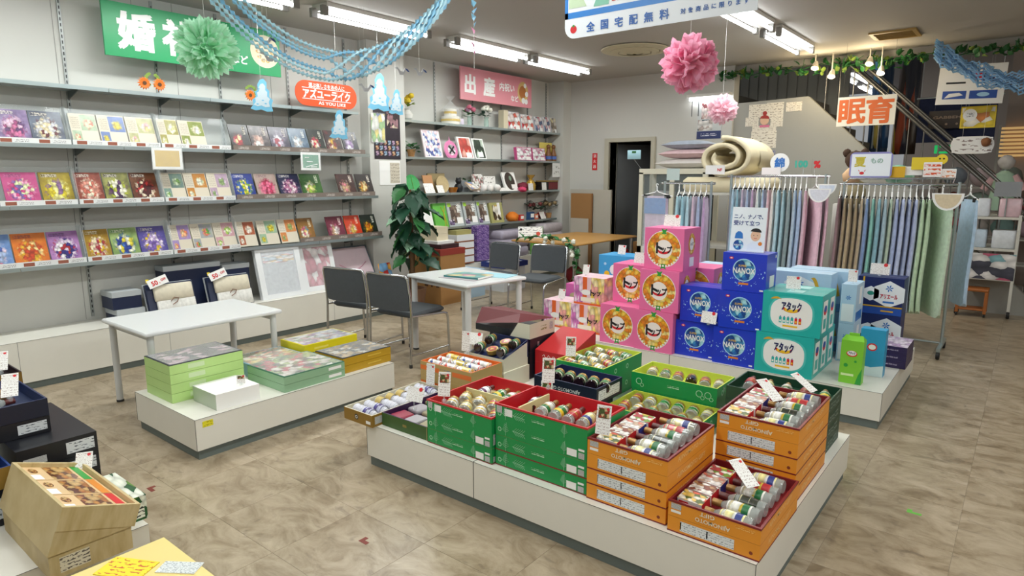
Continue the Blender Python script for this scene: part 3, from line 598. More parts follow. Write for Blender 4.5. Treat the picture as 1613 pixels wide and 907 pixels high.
for i, (y, z, w_) in enumerate(((3.93, 2.51, 'over the orange oval sign'), (3.98, 2.36, 'in front of the orange oval sign'), (4.42, 2.56, 'above the large paper wave'), (4.66, 2.58, 'to the right of the large paper wave'), (2.98, 2.62, 'before the round picture of the green sign'), (3.02, 2.50, 'low on the green sign'))):
    t = thing('paper_gull', 'grey paper seagull hanging ' + w_, 'decoration', (-4.9, y, z), R(8), 'paper seagulls')
    mb = MB(); cutout(mb, GP, 0, .002, GREYP); mb.build('body', t)
    mb = MB(); cutout(mb, [(.055, .046), (.1, .04), (.125, .018), (.09, .02)], .0021, .0008, NAVYP); mb.build('wing_tip', t)
    mb = MB(); mb.tube([(.001, 0, .0), (.001, 0, 3.079 - z)], .0007, PAPER, 4); mb.build('thread', t)

# ---------------------------------------------------------------- pillar: poster, green card, switch panel
t = thing('calendar_poster', 'dark photo poster with rows of small pictures on the pillar', 'poster', (-5.998, 5.165, 1.77))
mb = MB(); mb.box(0, .003, -.2, .2, 0, .6, mat('poster_dark', '#2b2430', .4, var=.4, vscale=14)); mb.build('sheet', t)
pm_ = [flower_mat('pp%d' % k, c, 3, rough=.4) for k, c in enumerate((['#3a3050', '#c8a8c0', '#806a90'], ['#503828', '#d8b890', '#a05040'], ['#28384a', '#88a8c8', '#c0c8d0']))]
for r_ in range(3):
    for c_ in range(6):
        mb = MB(); y = -.18 + c_ * .062; z = .04 + r_ * .062; mb.quad([(.0036, y, z), (.0036, y + .045, z), (.0036, y + .045, z + .05), (.0036, y, z + .05)], pm_[(r_ + c_) % 3]); mb.build('picture', t)
mb = MB(); mb.quad([(.0036, .0, .36), (.0036, .17, .36), (.0036, .17, .57), (.0036, 0, .57)], flower_mat('pp9', ['#d8c8b0', '#503840', '#a07880', '#302028'], 4)); mb.build('large_photo', t)
t = thing('landscape_leaflet', 'green and blue leaflet in film hanging over the dark poster', 'leaflet', (-5.985, 5.02, 1.96))
mb = MB(); mb.box(0, .003, -.1, .1, 0, .32, flower_mat('leaflet', ['#5fa03c', '#2f62b0', '#f0efe6', '#f2dc3c', '#88c050'], 4)); mb.build('sheet', t)
mb = MB(); mb.box(.004, .0048, -.105, .105, -.01, .33, FILM); mb.build('film', t)
t = thing('wall_memo', 'pale notice sheet taped to the pillar below the dark poster', 'notice', (-5.998, 5.19, 1.47))
mb = MB(); mb.box(0, .003, -.16, .16, 0, .28, PAPER); mb.build('sheet', t)
mb = MB(); mb.quad([(.0035, .0, .02), (.0035, .15, .02), (.0035, .15, .26), (.0035, .0, .26)], SMALLP); mb.build('print', t)
# ---------------------------------------------------------------- gift shelves by the corner
def leaning(name, label, cat, y0, y1, z, h, th, look, x=-6.17, tilt=14, group=None, window=None, extra=None):
    """a boxed gift standing on a shelf, leaning back against the wall"""
    t = thing(name, label, cat, (x, (y0 + y1) / 2, z), 0, group); t.rotation_euler = (0, R(-tilt), 0); a = (y1 - y0) / 2
    mb = MB(); mb.box(-th, 0, -a, a, th * math.sin(R(tilt)) * 0, h, look); mb.build('box', t)
    if window:
        u, v, m = window; mb = MB(); mb.quad([(.0006, -a * u, h * (.5 - v / 2)), (.0006, a * u, h * (.5 - v / 2)), (.0006, a * u, h * (.5 + v / 2)), (.0006, -a * u, h * (.5 + v / 2))], m); mb.build('window', t)
    if extra:
        for nm, u0, u1, v0, v1, m in extra:
            mb = MB(); mb.box(.0008, .002, u0 * a, u1 * a, v0 * h, v1 * h, m); mb.build(nm, t)
    return t
def stand_card(label, y, z, w_=.1, h=.09, x=-6.165, m=TAGPRINT, tilt=25, group='price cards on the gift shelves'):
    t = tag(MB().box(-.0015, .0015, -w_ / 2, w_ / 2, 0, h, PAPER, r=m).build('price_card', None, (x, y, z), (0, R(-tilt), 0)), label, 'card', group); return t
def blob(mb, c, r, m, seed=0, n=10, k=.25, sz=1):
    """soft lump with uneven surface"""
    rnd = random.Random(seed); V = []; F = []; rows = 7
    for i in range(rows + 1):
        th = PI * i / rows
        for j in range(n):
            q = r * (1 + rnd.uniform(-k, k)); V.append((c[0] + q * math.sin(th) * math.cos(2 * PI * j / n), c[1] + q * math.sin(th) * math.sin(2 * PI * j / n), c[2] + q * math.cos(th) * sz))
    for i in range(rows):
        for j in range(n): F.append((i * n + j, (i + 1) * n + j, (i + 1) * n + (j + 1) % n, i * n + (j + 1) % n))
    mb.add(V, F, m, None, True); return mb
def bouquet(t, top, blossoms, leafm, stems=True, br=.035, spread=.06):
    rnd = random.Random(int(top * 977))
    for k, m in enumerate(blossoms):
        a = 2 * PI * k / len(blossoms) + .4; rr = spread * (.35 if k % 2 else 1)
        c = (rr * math.cos(a), rr * math.sin(a), top + rnd.uniform(-.03, .05)); mb = MB()
        for q in range(9):
            an = 2 * PI * q / 9
            mb.add([(c[0], c[1], c[2] - .01), (c[0] + br * math.cos(an - .35), c[1] + br * math.sin(an - .35), c[2] + .012), (c[0] + br * 1.15 * math.cos(an), c[1] + br * 1.15 * math.sin(an), c[2] + .022), (c[0] + br * math.cos(an + .35), c[1] + br * math.sin(an + .35), c[2] + .012)], [(0, 1, 2, 3)], m)
        blob(mb, (c[0], c[1], c[2] + .01), br * .95, m, k, 8, .3, .85); mb.build('blossom', t)
    mb = MB()
    for k in range(16):
        a = rnd.uniform(0, 6.28); z = top - rnd.uniform(.02, .09); r_ = rnd.uniform(.01, spread); l = rnd.uniform(.055, .095)
        p = Vector((r_ * math.cos(a), r_ * math.sin(a), z)); d = Vector((math.cos(a), math.sin(a), rnd.uniform(-.2, .7))).normalized() * l; s_ = Vector((-math.sin(a), math.cos(a), rnd.uniform(-.5, .5))) * l * .36
        mb.add([p, p + d * .5 + s_, p + d, p + d * .5 - s_], [(0, 1, 2, 3)], leafm)
    mb.build('leaves', t)
LEAF = mat('leaf_green', '#2c6a35', .45, var=.3, vscale=20); LEAFD = mat('leaf_dark', '#1f4a35', .42, var=.35, vscale=12); VASEW = mat('vase_white', '#e3e1da', .3); VASEG = mat('vase_glass', '#a9c8bb', .08, 0, .5)
YEL = mat('petal_yellow', '#f0d23c', .6); ROSE = mat('petal_rose', '#d9748f', .6); IVORY = mat('petal_ivory', '#f0eee0', .6); LILAC = mat('petal_lilac', '#d9a6c8', .6)
X0 = -6.27
def vase(label, y, z, m, prof, blossoms, leafm, top):
    t = thing('flower_vase', label, 'flower vase', (X0, y, z), 0, 'flower vases'); mb = MB(); mb.lathe(prof, m); mb.build('vase', t); bouquet(t, top, blossoms, leafm); return t
vase('white vase of yellow flowers on the top gift shelf by the pillar', 5.74, 2.26, VASEW, [(.03, 0), (.065, .03), (.07, .08), (.035, .13), (.045, .15)], [YEL] * 7, LEAFG, .25)
vase('small glass vase with pink roses on the top gift shelf', 6.9, 2.26, VASEG, [(.03, 0), (.035, .08), (.03, .12), (.04, .14)], [ROSE, LILAC, ROSE, LILAC, ROSE], LEAF, .21)
vase('green glass vase with white roses on the top gift shelf', 7.26, 2.26, VASEG, [(.035, 0), (.035, .1), (.028, .12), (.04, .15)], [IVORY] * 6, LEAFD, .24)
t = thing('diaper_cake', 'two tier white and yellow diaper cake in film on the top gift shelf', 'gift', (X0, 6.52, 2.26)); CKW = mat('cake_white', '#eeeade', .7); GOLDR = mat('ribbon_gold', '#d9b430', .4)
mb = MB(); mb.lathe([(.0, 0), (.125, 0), (.13, .1), (.12, .105), (0, .11)], CKW, 20); mb.build('lower_tier', t); mb = MB(); mb.lathe([(0, .105), (.085, .105), (.085, .2), (.0, .21)], CKW, 18); mb.build('upper_tier', t)
mb = MB(); mb.lathe([(.132, .04), (.134, .07)], GOLDR, 20); mb.lathe([(.087, .14), (.089, .17)], GOLDR, 18); mb.build('ribbon', t)
mb = MB(); mb.lathe([(.15, 0), (.15, .18), (.05, .27), (.015, .31), (.07, .37)], FILM, 16); mb.build('film_wrap', t)
tag(MB().rbox(-.03, .03, -.04, .04, 0, .09, mat('lilac_box', '#d9cfe0', .5)).build('small_lilac_box', None, (X0, 6.72, 2.26)), 'tiny lilac box beside the diaper cake', 'box')
SILV = mat('gift_silver', '#d9d8dc', .25, .2, var=.15, vscale=25); REDW = flower_mat('gift_redwhite', ['#c8303a', '#f2eeea', '#e8dcd8', '#d96a5a', '#ffffff'], 4, coat=1); BLUR = flower_mat('gift_bluered', ['#7a90b8', '#c03a48', '#e8e4e6', '#d8a8b0', '#4a5a80'], 4, coat=1); DARKG = flower_mat('gift_dark', ['#4a4038', '#d9cfa0', '#8a7a68', '#c9c0b8'], 4, coat=.8)
TAGM = TAGPRINT
tag(MB().box(-.1, 0, -.05, .05, 0, .27, mat('beige_box', '#cfc4a8', .6)).build('plain_box', None, (-6.19, 7.61, 2.26)), 'plain beige box end beside the red and white gift sets', 'box')
for nm, y0, y1, lk, hh in (('red and white wrapped gift set, leftmost below the pink sign', 7.68, 7.99, REDW, .27), ('red striped silver gift set, second below the pink sign', 8.01, 8.32, REDW, .25), ('blue and red striped gift pack on the top gift shelf', 8.35, 8.57, BLUR, .24), ('slanted red banded gift pack on the top gift shelf', 8.59, 8.77, BLUR, .25), ('dark boxed gift with a cream fan at the shelf end', 8.79, 8.95, DARKG, .25)):
    leaning('gift_set', nm, 'gift set', y0, y1, 2.262, hh, .03, SILV, -6.19, 12, 'gift sets under the pink sign', (.92, .94, lk), [('price_tag', .1, .75, .03, .26, PAPER)])
# second shelf
t = thing('potted_plant', 'little green plant in a wicker pot on the second gift shelf', 'plant', (X0, 5.79, 1.81)); WICK = mat('wicker', '#a97a4a', .8, var=.3, vscale=60)
mb = MB(); mb.lathe([(.035, 0), (.045, .05), (.06, .1), (.05, .1), (.0, .09)], WICK); mb.build('pot', t); bouquet(t, .16, [], LEAF, spread=.07); bouquet(t, .2, [], LEAF, spread=.08)
FRAMEP = mat('frame_pinkwhite', '#f0dfe2', .4); BPRINT = flower_mat('baby_print', ['#f6f4f4', '#b8c8e6', '#eec6d0', '#4a58a0', '#ffffff', '#f6f4f4'], 9)
leaning('baby_board', 'pink edged baby keepsake board on the second gift shelf', 'board', 5.95, 6.27, 1.812, .37, .02, FRAMEP, -6.17, 14, None, (.86, .9, BPRINT))
t = thing('fan_ornament', 'pink round fan ornament with a black cross ribbon on the second gift shelf', 'ornament', (-6.2, 6.47, 1.812)); PK = mat('fan_pink', '#df7fb0', .45); t.rotation_euler = (0, R(-12), 0)
mb = MB(); mb.M = T3(0, 0, .11) @ RY(90); mb.lathe([(0, -.01), (.12, -.01), (.13, 0), (.11, .012), (0, .012)], PK, 24); mb.build('fan', t)
mb = MB(); mb.add([(.0, -.02, .22), (.0, .02, .22), (0, 0, .30), (.012, 0, .23)], [(0, 1, 3), (1, 2, 3), (2, 0, 3)], PK); mb.build('point', t)
mb = MB(); mb.disc((.0135, 0, .11), .075, flower_mat('fan_print', ['#efe0e8', '#8ab090', '#f6eef2', '#c8a0b8'], 4), 'x', 16); mb.build('print', t)
mb = MB(); mb.M = T3(.016, 0, .11) @ RX(45); mb.box(0, .004, -.07, .07, -.012, .012, BLACK); mb.box(0, .004, -.012, .012, -.07, .07, BLACK); mb.build('cross_ribbon', t)
leaning('cloth_gift', 'red cloth gift in a white tray on the second gift shelf', 'gift set', 6.63, 6.9, 1.812, .31, .03, PAPER, -6.18, 18, 'boxed cloth gifts', (.84, .9, flower_mat('redcloth', ['#c83c2c', '#d8523c', '#c83c2c', '#e8a898'], 3, coat=.6)), [('price_tag', -.1, .75, .06, .28, PAPER)])
leaning('cloth_gift', 'dark green cloth gift in a white tray on the second gift shelf', 'gift set', 6.93, 7.17, 1.812, .3, .03, PAPER, -6.18, 18, 'boxed cloth gifts', (.84, .9, flower_mat('greencloth', ['#3c4a3c', '#4a5a48', '#3c4a3c', '#c8d8c8'], 3, coat=.4)), [('price_tag', -.4, .5, .1, .34, PAPER)])
TOW = flower_mat('towelpink', ['#efe8ec', '#d8a8bc', '#f6f2f4', '#c87898', '#f6f2f4'], 5, coat=.8)
for y0, y1, q in ((7.86, 8.24, 'left'), (8.26, 8.6, 'right')): leaning('towel_set', 'pink and white towel set, %s of two on the second gift shelf' % q, 'gift set', y0, y1, 1.812, .2, .05, mat('towel_magenta', '#c04a80', .5), -6.17, 8, 'towel sets', (.95, .92, TOW), [('price_tag', .2, .8, .05, .3, PAPER)])
tag(MB().box(-.01, 0, -.17, .17, 0, .3, mat('yellow_board', '#e2cf6a', .6)).build('yellow_board', None, (-6.28, 8.78, 1.812), (0, R(-5), 0)), 'pale yellow board behind two brown dolls on the second gift shelf', 'board')
DOLL = mat('doll_brown', '#7a4f2a', .4); DOLLB = mat('doll_label', '#4a68b0', .5)
for y, q in ((8.74, 'left'), (8.88, 'right')):
    t = thing('bottle_doll', 'brown bottle shaped doll, %s of two before the yellow board' % q, 'ornament', (-6.22, y, 1.812), 0, 'brown dolls')
    mb = MB(); mb.lathe([(0, 0), (.05, 0), (.052, .1, DOLL), (.03, .17), (.022, .2), (.035, .22), (.035, .25), (0, .27)], DOLL); mb.build('body', t); mb = MB(); mb.lathe([(.0525, .03), (.0535, .08)], DOLLB); mb.build('label_band', t)
tag(MB().box(-.2, 0, -.2, .2, 0, .012, mat('wood_tray', '#7a4a28', .4)).build('wooden_tray', None, (-6.16, 8.79, 1.8)), 'brown wooden tray under the two dolls', 'tray').location.z = 1.8
# third shelf
t = thing('leaf_plate', 'round bright green leaf shaped plate at the left end of the third gift shelf', 'plate', (-6.2, 5.76, 1.352)); t.rotation_euler = (0, R(-16), 0); mb = MB(); mb.M = T3(0, 0, .125) @ RY(90); mb.lathe([(0, -.004), (.1, -.003), (.125, .006), (.12, .01), (.09, .003), (0, .001)], mat('plate_green', '#3fa45a', .4, var=.15, vscale=12), 20); mb.build('plate', t); mb = MB(); mb.tube([(.008, 0, .02), (.006, 0, .22)], .003, LEAFG, 5); mb.build('midrib', t)
leaning('wood_frame', 'small orange wood frame at the left of the third gift shelf', 'frame', 5.96, 6.13, 1.352, .24, .015, mat('wood_orange', '#b98558', .5), -6.2, 14)
leaning('tan_box', 'tan cardboard box behind the straw plate on the third gift shelf', 'box', 6.1, 6.42, 1.352, .26, .02, mat('tan_card', '#94835c', .7), -6.27, 8)
t = thing('straw_plate', 'round straw coloured plate standing on the third gift shelf', 'plate', (-6.2, 6.3, 1.355)); t.rotation_euler = (0, R(-15), 0); mb = MB(); mb.M = T3(0, 0, .115) @ RY(90); mb.lathe([(0, -.006), (.08, -.004), (.115, .004), (.115, .01), (.08, .004), (0, .002)], mat('straw', '#b9a47a', .7, var=.2, vscale=25), 24); mb.build('plate', t)
t = thing('black_bear', 'small black bear ornament on the third gift shelf', 'ornament', (-6.27, 6.66, 1.352)); mb = MB(); blob(mb, (0, 0, .06), .06, BLACK, 3, 10, .1, 1.1); mb.build('body', t); mb = MB(); blob(mb, (0, 0, .15), .042, BLACK, 4, 10, .1); mb.build('head', t)
for s_ in (-1, 1): mb = MB(); blob(mb, (0, .03 * s_, .185), .015, BLACK, 5, 6); mb.build('ear', t)
t = thing('amber_bowl', 'amber glass bowl on the third gift shelf', 'bowl', (-6.23, 6.5, 1.352)); mb = MB(); mb.lathe([(0, .0), (.05, 0), (.07, .05), (.075, .07), (.068, .07), (.055, .012), (0, .012)], mat('amber_glass', '#a5631c', .1, 0, .85), 18); mb.build('bowl', t)
stand_card('large white card at the left of the third gift shelf', 6.02, 1.352, .17, .14); stand_card('pink edged card beside the straw plate', 6.22, 1.352, .12, .11)
tag(MB().box(-.004, .004, -.07, .07, 0, .16, mat('smoke_panel', '#8c9094', .4, 0, .8)).build('smoke_panel', None, (-6.3, 6.83, 1.352), (0, R(-6), 0)), 'grey translucent panel on the third gift shelf', 'panel')
FLC = flower_mat('floral_card', ['#efece6', '#f4f2ee', '#efece6', '#c08a8a', '#f4f2ee', '#7a6a60'], 8)
leaning('floral_box', 'white box with scattered flowers on the third gift shelf', 'box', 6.97, 7.18, 1.352, .25, .03, FLC, -6.26, 6); leaning('white_box', 'white lettered box on the third gift shelf', 'box', 7.2, 7.46, 1.352, .22, .04, print_mat('whitebox', '#eeece8', '#9a9490', 6, 4, .6), -6.26, 5)
t = thing('green_sprig', 'small green sprig behind the floral box', 'plant', (-6.34, 6.9, 1.5)); bouquet(t, .1, [], LEAF); t.location.z = 1.44
tag(MB().box(-.08, .08, -.09, .09, 0, .03, mat('mini_book', '#c9b8a8', .5), t=flower_mat('minibook', ['#8a98c8', '#e2a070', '#f0ece6', '#e8c8a0'], 2.5)).build('boxed_booklet', None, (-6.2, 6.86, 1.37), (0, R(35), 0)), 'tilted orange and blue booklet on the third gift shelf', 'booklet').location.z = 1.42
stand_card('white price card before the booklet on the third gift shelf', 6.93, 1.352, .12, .07, -6.16, TAGPRINT, 45)
KNIT = mat('knit_white', '#e6e2de', .9, var=.1, vscale=40)
for k, (y, q) in enumerate(((7.1, 'leftmost'), (7.25, 'middle'), (7.4, 'rightmost'))):
    mb = MB(); blob(mb, (0, 0, .05), .055, KNIT, 20 + k, 9, .2, .9); tag(mb.build('knitted_shoe', None, (-6.19, y, 1.353)), 'white knitted baby shoe, %s of three on the third gift shelf' % q, 'baby shoe', 'knitted baby shoes')
stand_card('tilted white card beside the knitted shoes', 7.52, 1.352, .17, .07, -6.16, TAGPRINT, 45)
leaning('chocolate_box', 'white tray with a dark oval cloth on the third gift shelf', 'gift set', 7.62, 7.92, 1.352, .3, .03, PAPER, -6.19, 20, None, None, [('price_tag', .05, .7, .12, .34, PAPER)])
mb = MB(); mb.disc((.0008, -.005, .155), .115, mat('oval_dark', '#382c26', .35, coat=.6), 'x', 24, sy=1.22); mb.disc((.0014, .02, .2), .03, mat('oval_ribbon', '#7f9a86', .4), 'x', 8, sy=1.4); mb.build('oval_cloth', bpy.data.objects['chocolate_box'])
t = tag(MB().build('x') if False else blob(MB(), (0, 0, 0), .07, mat('pink_cloth', '#cf3f68', .7, var=.3, vscale=20), 31, 10, .25, .55).build('pink_cloth', None, (-6.14, 7.95, 1.375)), 'bright pink cloth bundle hanging over the third gift shelf edge', 'cloth')
mb = MB(); blob(mb, (0, 0, .06), .1, mat('wine_cloth', '#7a2638', .75, var=.3, vscale=18), 33, 12, .15, .62); tag(mb.build('wine_cushion', None, (-6.29, 8.15, 1.353)), 'wine red cloth bundle on the third gift shelf', 'cloth')
t = thing('gold_sachet', 'gold cellophane gift bag on the third gift shelf', 'gift bag', (-6.3, 8.37, 1.42)); mb = MB(); mb.lathe([(0, 0), (.08, 0), (.085, .08), (.05, .15), (.02, .17), (.07, .24)], mat('gold_cello', '#c9a24a', .2, .3, .85), 10, 1, 1.1); mb.build('bag', t); t.location.z = 1.353
t = thing('long_gift_box', 'long black and red lacquer box at the right of the third gift shelf', 'box', (-6.29, 8.73, 1.353)); LAC = mat('lacquer_black', '#1c1719', .25); LACR = mat('lacquer_red', '#6d1a20', .3)
mb = MB(); mb.box(-.1, .1, -.24, .24, 0, .13, LAC); mb.build('body', t); mb = MB(); mb.box(.1005, .103, -.02, .24, .01, .12, LACR); mb.build('red_front', t); mb = MB(); mb.box(-.1, .11, -.1, .24, .131, .15, mat('gold_cloth', '#9a7a3c', .5, var=.3, vscale=30)); mb.build('gold_cover', t)
stand_card('white card in front of the wine red bundle', 8.2, 1.352, .12, .11, tilt=5); stand_card('white card in front of the long lacquer box', 8.56, 1.352, .12, .12, tilt=5)
card('white framed card with two symbols at the end of the second gift shelf', 8.74, 8.96, 1.56, 1.78, -6.14, PAPER, print_mat('lucky', '#e9e8e2', '#7a7a72', 5, 2, .55))
# lowest shelf
leaning('white_card_box', 'plain white flat box at the left of the lowest gift shelf', 'box', 5.88, 6.1, .892, .3, .015, PAPER, -6.19, 16); 
t = leaning('green_gift_box', 'bright green gift box with a gold ribbon on the lowest gift shelf', 'gift box', 6.12, 6.36, .892, .33, .04, mat('lime_green', '#63b548', .4), -6.17, 14)
mb = MB(); mb.tube([(.004, .05, .0), (.005, .06, .2), (.005, .02, .28)], .004, GOLDR, 5); mb.tube([(.004, .09, .02), (.005, .06, .2), (.005, .1, .29)], .004, GOLDR, 5); mb.build('ribbon', t)
TEAW = flower_mat('tea_window', ['#6a5a4c', '#8a7868', '#5a4a40', '#a8988a', '#7a6458'], 5, rough=.3)
for i, (y0, y1, q) in enumerate(((6.38, 6.67, 'leftmost'), (6.7, 6.97, 'middle'), (6.99, 7.22, 'rightmost'))):
    leaning('snack_box', 'grey window gift box with a white label, %s of three on the lowest gift shelf' % q, 'gift box', y0, y1, .892, .34, .04, mat('box_lightgrey', '#b5bcbd', .45), -6.17, 14, 'grey window gift boxes', (.66, .72, TEAW), [('corner_label', -.9, -.45, .8, .95, mat('lime_label', '#a5d048', .5)), ('name_label', .3, .8, .55, .92, print_mat('namelab', '#e8e8e4', '#4a4a48', 3, 5, .5)), ('price_tag', .1, .9, .1, .36, PAPER), ('plum_print', -.95, -.3, .06, .28, flower_mat('plumprint', ['#5a3a68', '#e8e0e8', '#8a78a0', '#3a2848'], 4))])
leaning('olive_gift_box', 'olive window gift box on the lowest gift shelf', 'gift box', 7.26, 7.55, .892, .3, .05, mat('box_olive', '#a9a56a', .5), -6.17, 12, None, (.6, .74, flower_mat('olivew', ['#3a3024', '#d0a850', '#e8e0d0', '#5a4830'], 3)), [('name_label', .2, .6, .4, .98, PAPER)])
mb = MB(); blob(mb, (0, 0, .06), .1, mat('orange_cloth', '#dd7a1c', .75, var=.2, vscale=15), 41, 14, .18, .75); tag(mb.build('orange_cloth', None, (-6.22, 7.8, .893)), 'orange cloth bundle on the lowest gift shelf', 'cloth')
for nm, y, z, r_, c_, lb in (('purple_cloth', 7.63, 1.1, .05, '#6a2f70', 'purple cloth roll behind the orange bundle'), ('baby_bonnet', 8.1, .96, .06, '#dfe3e6', 'white baby cap on the lowest gift shelf'), ('teal_cloth', 7.97, 1.02, .05, '#2f6a70', 'teal cloth behind the white cap'), ('red_cloth', 8.65, .93, .085, '#8a1f2a', 'dark red cloth heap on the lowest gift shelf')):
    mb = MB(); blob(mb, (0, 0, 0), r_, mat(nm, c_, .8, var=.25, vscale=20), len(lb), 12, .2, .6); o = tag(mb.build(nm, None, (-6.3, y, .893 + r_ * .62)), lb, 'cloth')
for nm, y, c_, w_, h_, lb in (('navy_pack', 8.24, '#2a4a78', .12, .12, 'small navy and white pack on the lowest gift shelf'), ('red_pack', 7.98, '#c83a30', .1, .09, 'small red pack before the white cap'), ('orange_pack', 8.36, '#e07a58', .09, .08, 'small orange and white pack on the lowest gift shelf')):
    t = thing(nm, lb, 'pack', (-6.2, y, .892)); mb = MB(); mb.box(-.04, .03, -w_ / 2, w_ / 2, 0, h_, mat(nm, c_, .45)); mb.build('box', t); mb = MB(); mb.box(.0305, .0315, -w_ * .3, w_ * .4, h_ * .3, h_ * .8, PAPER); mb.build('label_panel', t)
for y, z, lb in ((8.44, .892, 'dried plant spray at the right of the lowest gift shelf'), (8.85, .892, 'beige dried flowers at the end of the lowest gift shelf')):
    t = thing('dried_flowers', lb, 'plant', (-6.28, y, z), 0, 'dried flowers'); mb = MB(); mb.lathe([(0, 0), (.04, 0), (.05, .08), (.04, .08), (0, .07)], WICK); mb.build('basket', t)
    bouquet(t, .22, [mat('dried_beige', '#9a8460', .8)] * 6 if y > 8.5 else [mat('dried_red', '#7a3a3a', .8)] * 3, LEAFD, spread=.1); bouquet(t, .3, [], LEAFD if y < 8.5 else mat('dried_brown', '#6a5a40', .8), spread=.1)
stand_card('white card among the red cloths on the lowest gift shelf', 8.55, .892, .13, .12)

# ---------------------------------------------------------------- goods on and before the corner bench
def stack(name, labels, cat, loc, dims, m, gap=.001, group=None, bands=None):
    """a pile of like boxes, each its own thing; dims (w, d, h)"""
    w_, d_, h_ = dims; mb = MB(); mb.box(-w_ / 2, w_ / 2, -d_ / 2, d_ / 2, 0, h_ - gap, m); me = mb.mesh(name)
    lid = None
    if bands:
        q = MB(); q.box(-w_ / 2 - .002, w_ / 2 + .002, -d_ / 2 - .002, d_ / 2 + .002, h_ * bands[0], h_ * bands[1], bands[2]); lid = q.mesh('lid')
    for k, lb in enumerate(labels):
        t = thing(name, lb, cat, (loc[0], loc[1], loc[2] + k * h_), 0, group); link_mesh('body', me, t)
        if lid: link_mesh('lid', lid, t)
CARD = mat('carton_brown', '#a97c48', .75, var=.06, vscale=6); CARDP = mat('carton_print', '#5a3d22', .7); REDLID = mat('carton_red', '#93352b', .6)
for k, z in enumerate((0, .345)):
    t = thing('cardboard_carton', '%s brown carton beside the leafy plant' % ('lower' if k == 0 else 'red topped upper'), 'carton', (-5.845, 5.77, z), 0, 'brown cartons'); mb = MB(); mb.box(-.3, .3, -.22, .22, 0, .34, CARD); mb.build('box', t)
    for dx, w_ in ((-.24, .05), (.02, .06), (.13, .03), (.22, .05)): mb = MB(); mb.box(dx, dx + w_, -.2208, -.2202, .22, .25, CARDP); mb.build('print', t)
    if k: mb = MB(); mb.box(-.303, .303, -.223, .223, .27, .345, REDLID); mb.build('red_lid', t)
FLATD = mat('flat_dark', '#3a2026', .5)
tag(MB().box(-.27, .27, -.16, .16, 0, .05, FLATD).build('dark_flat_box', None, (-5.86, 5.77, .692)), 'dark maroon flat box on the red topped carton', 'box'); tag(MB().box(-.22, .22, -.15, .15, 0, .035, PAPER).build('white_flat_box', None, (-5.88, 5.77, .743)), 'white flat box on the dark maroon box', 'box')
stack('cream_box', ['lower cream cardboard box on the carton pile', 'upper cream cardboard box on the carton pile'], 'box', (-5.88, 5.78, .779), (.3, .2, .085), mat('cream_card', '#d8ccb0', .6, var=.05), group='cream boxes')
WBX = mat('white_box', '#dfe1e4', .5); BRW = mat('brown_band', '#8a5236', .5)
stack('white_gift_box', ['%s white gift box with a brown band on the corner bench' % q for q in ('lowest', 'second', 'third', 'top')], 'box', (-6.18, 6.5, .385), (.36, .34, .1), WBX, group='white gift boxes', bands=(.0, .18, BRW))
tag(MB().box(-.13, .13, -.15, .15, 0, .06, mat('olive_box', '#a39b62', .6)).build('olive_box', None, (-6.16, 6.5, .786)), 'olive box lying on the white gift boxes', 'box')
PURP = flower_mat('purple_pattern', ['#6a4a98', '#8a6ab0', '#5a3c88', '#b8a0d0'], 14)
stack('purple_box', ['%s purple patterned box in the stack by the wall' % q for q in ('lowest', 'second', 'third', 'fourth', 'top')], 'box', (-6.2, 6.92, .385), (.3, .26, .1), PURP, group='purple patterned boxes')
stack('blue_towel_box', ['lower pale blue box before the bench', 'middle pale blue box before the bench', 'upper pale blue box before the bench'], 'box', (-5.78, 6.3, 0), (.34, .3, .12), mat('pale_blue_box', '#a8c2d6', .55), group='pale blue boxes')
t = thing('blue_tray', 'dark blue shallow tray with papers in front of the corner bench', 'tray', (-5.72, 7.0, .33)); BT = mat('tray_blue', '#24367f', .4)
mb = MB(); mb.box(-.2, .2, -.27, .27, 0, .012, BT)
for s_ in (-1, 1): mb.box(s_ * .2 - .006, s_ * .2 + .006, -.27, .27, 0, .07, BT); mb.box(-.2, .2, s_ * .27 - .006, s_ * .27 + .006, 0, .07, BT)
mb.build('tray', t); mb = MB(); mb.box(-.17, .17, -.22, .22, .014, .06, PAPER); mb.build('paper_stack', t)
tag(MB().box(-.18, .18, -.24, .24, 0, .33, WBX).build('white_crate', None, (-5.72, 7.0, 0)), 'white box under the dark blue tray', 'box')
BLK = mat('blanket_lilac', '#a79fae', .6, var=.2, vscale=14)
for k, (z, h_, q) in enumerate(((.37, .15, 'lower'), (.522, .13, 'middle'), (.654, .12, 'upper'))):
    mb = MB(); mb.rbox(-.19, .19, -.33, .33, 0, h_, BLK, .05, 4); tag(mb.build('wrapped_blanket', None, (-6.19, 7.62, z)), '%s lilac grey blanket in film on the corner bench' % q, 'blanket', 'film wrapped blankets')
tag(MB().box(-.02, .02, -.14, .14, 0, .42, mat('green_board', '#6fae4e', .5)).build('green_board', None, (-6.02, 8.16, .37)), 'bright green board standing on the corner bench', 'board')
for k, (z, h_, q) in enumerate(((.37, .16, 'lowest'), (.531, .15, 'second'), (.682, .14, 'top'))):
    mb = MB(); mb.rbox(-.17, .17, -.26, .26, 0, h_, mat('blanket_white', '#b9b0b6', .55, var=.25, vscale=18), .05, 4); tag(mb.build('clear_bag_bedding', None, (-6.17, 8.62, z)), '%s pale bedding pack in a clear bag by the corner' % q, 'bedding', 'bagged bedding')

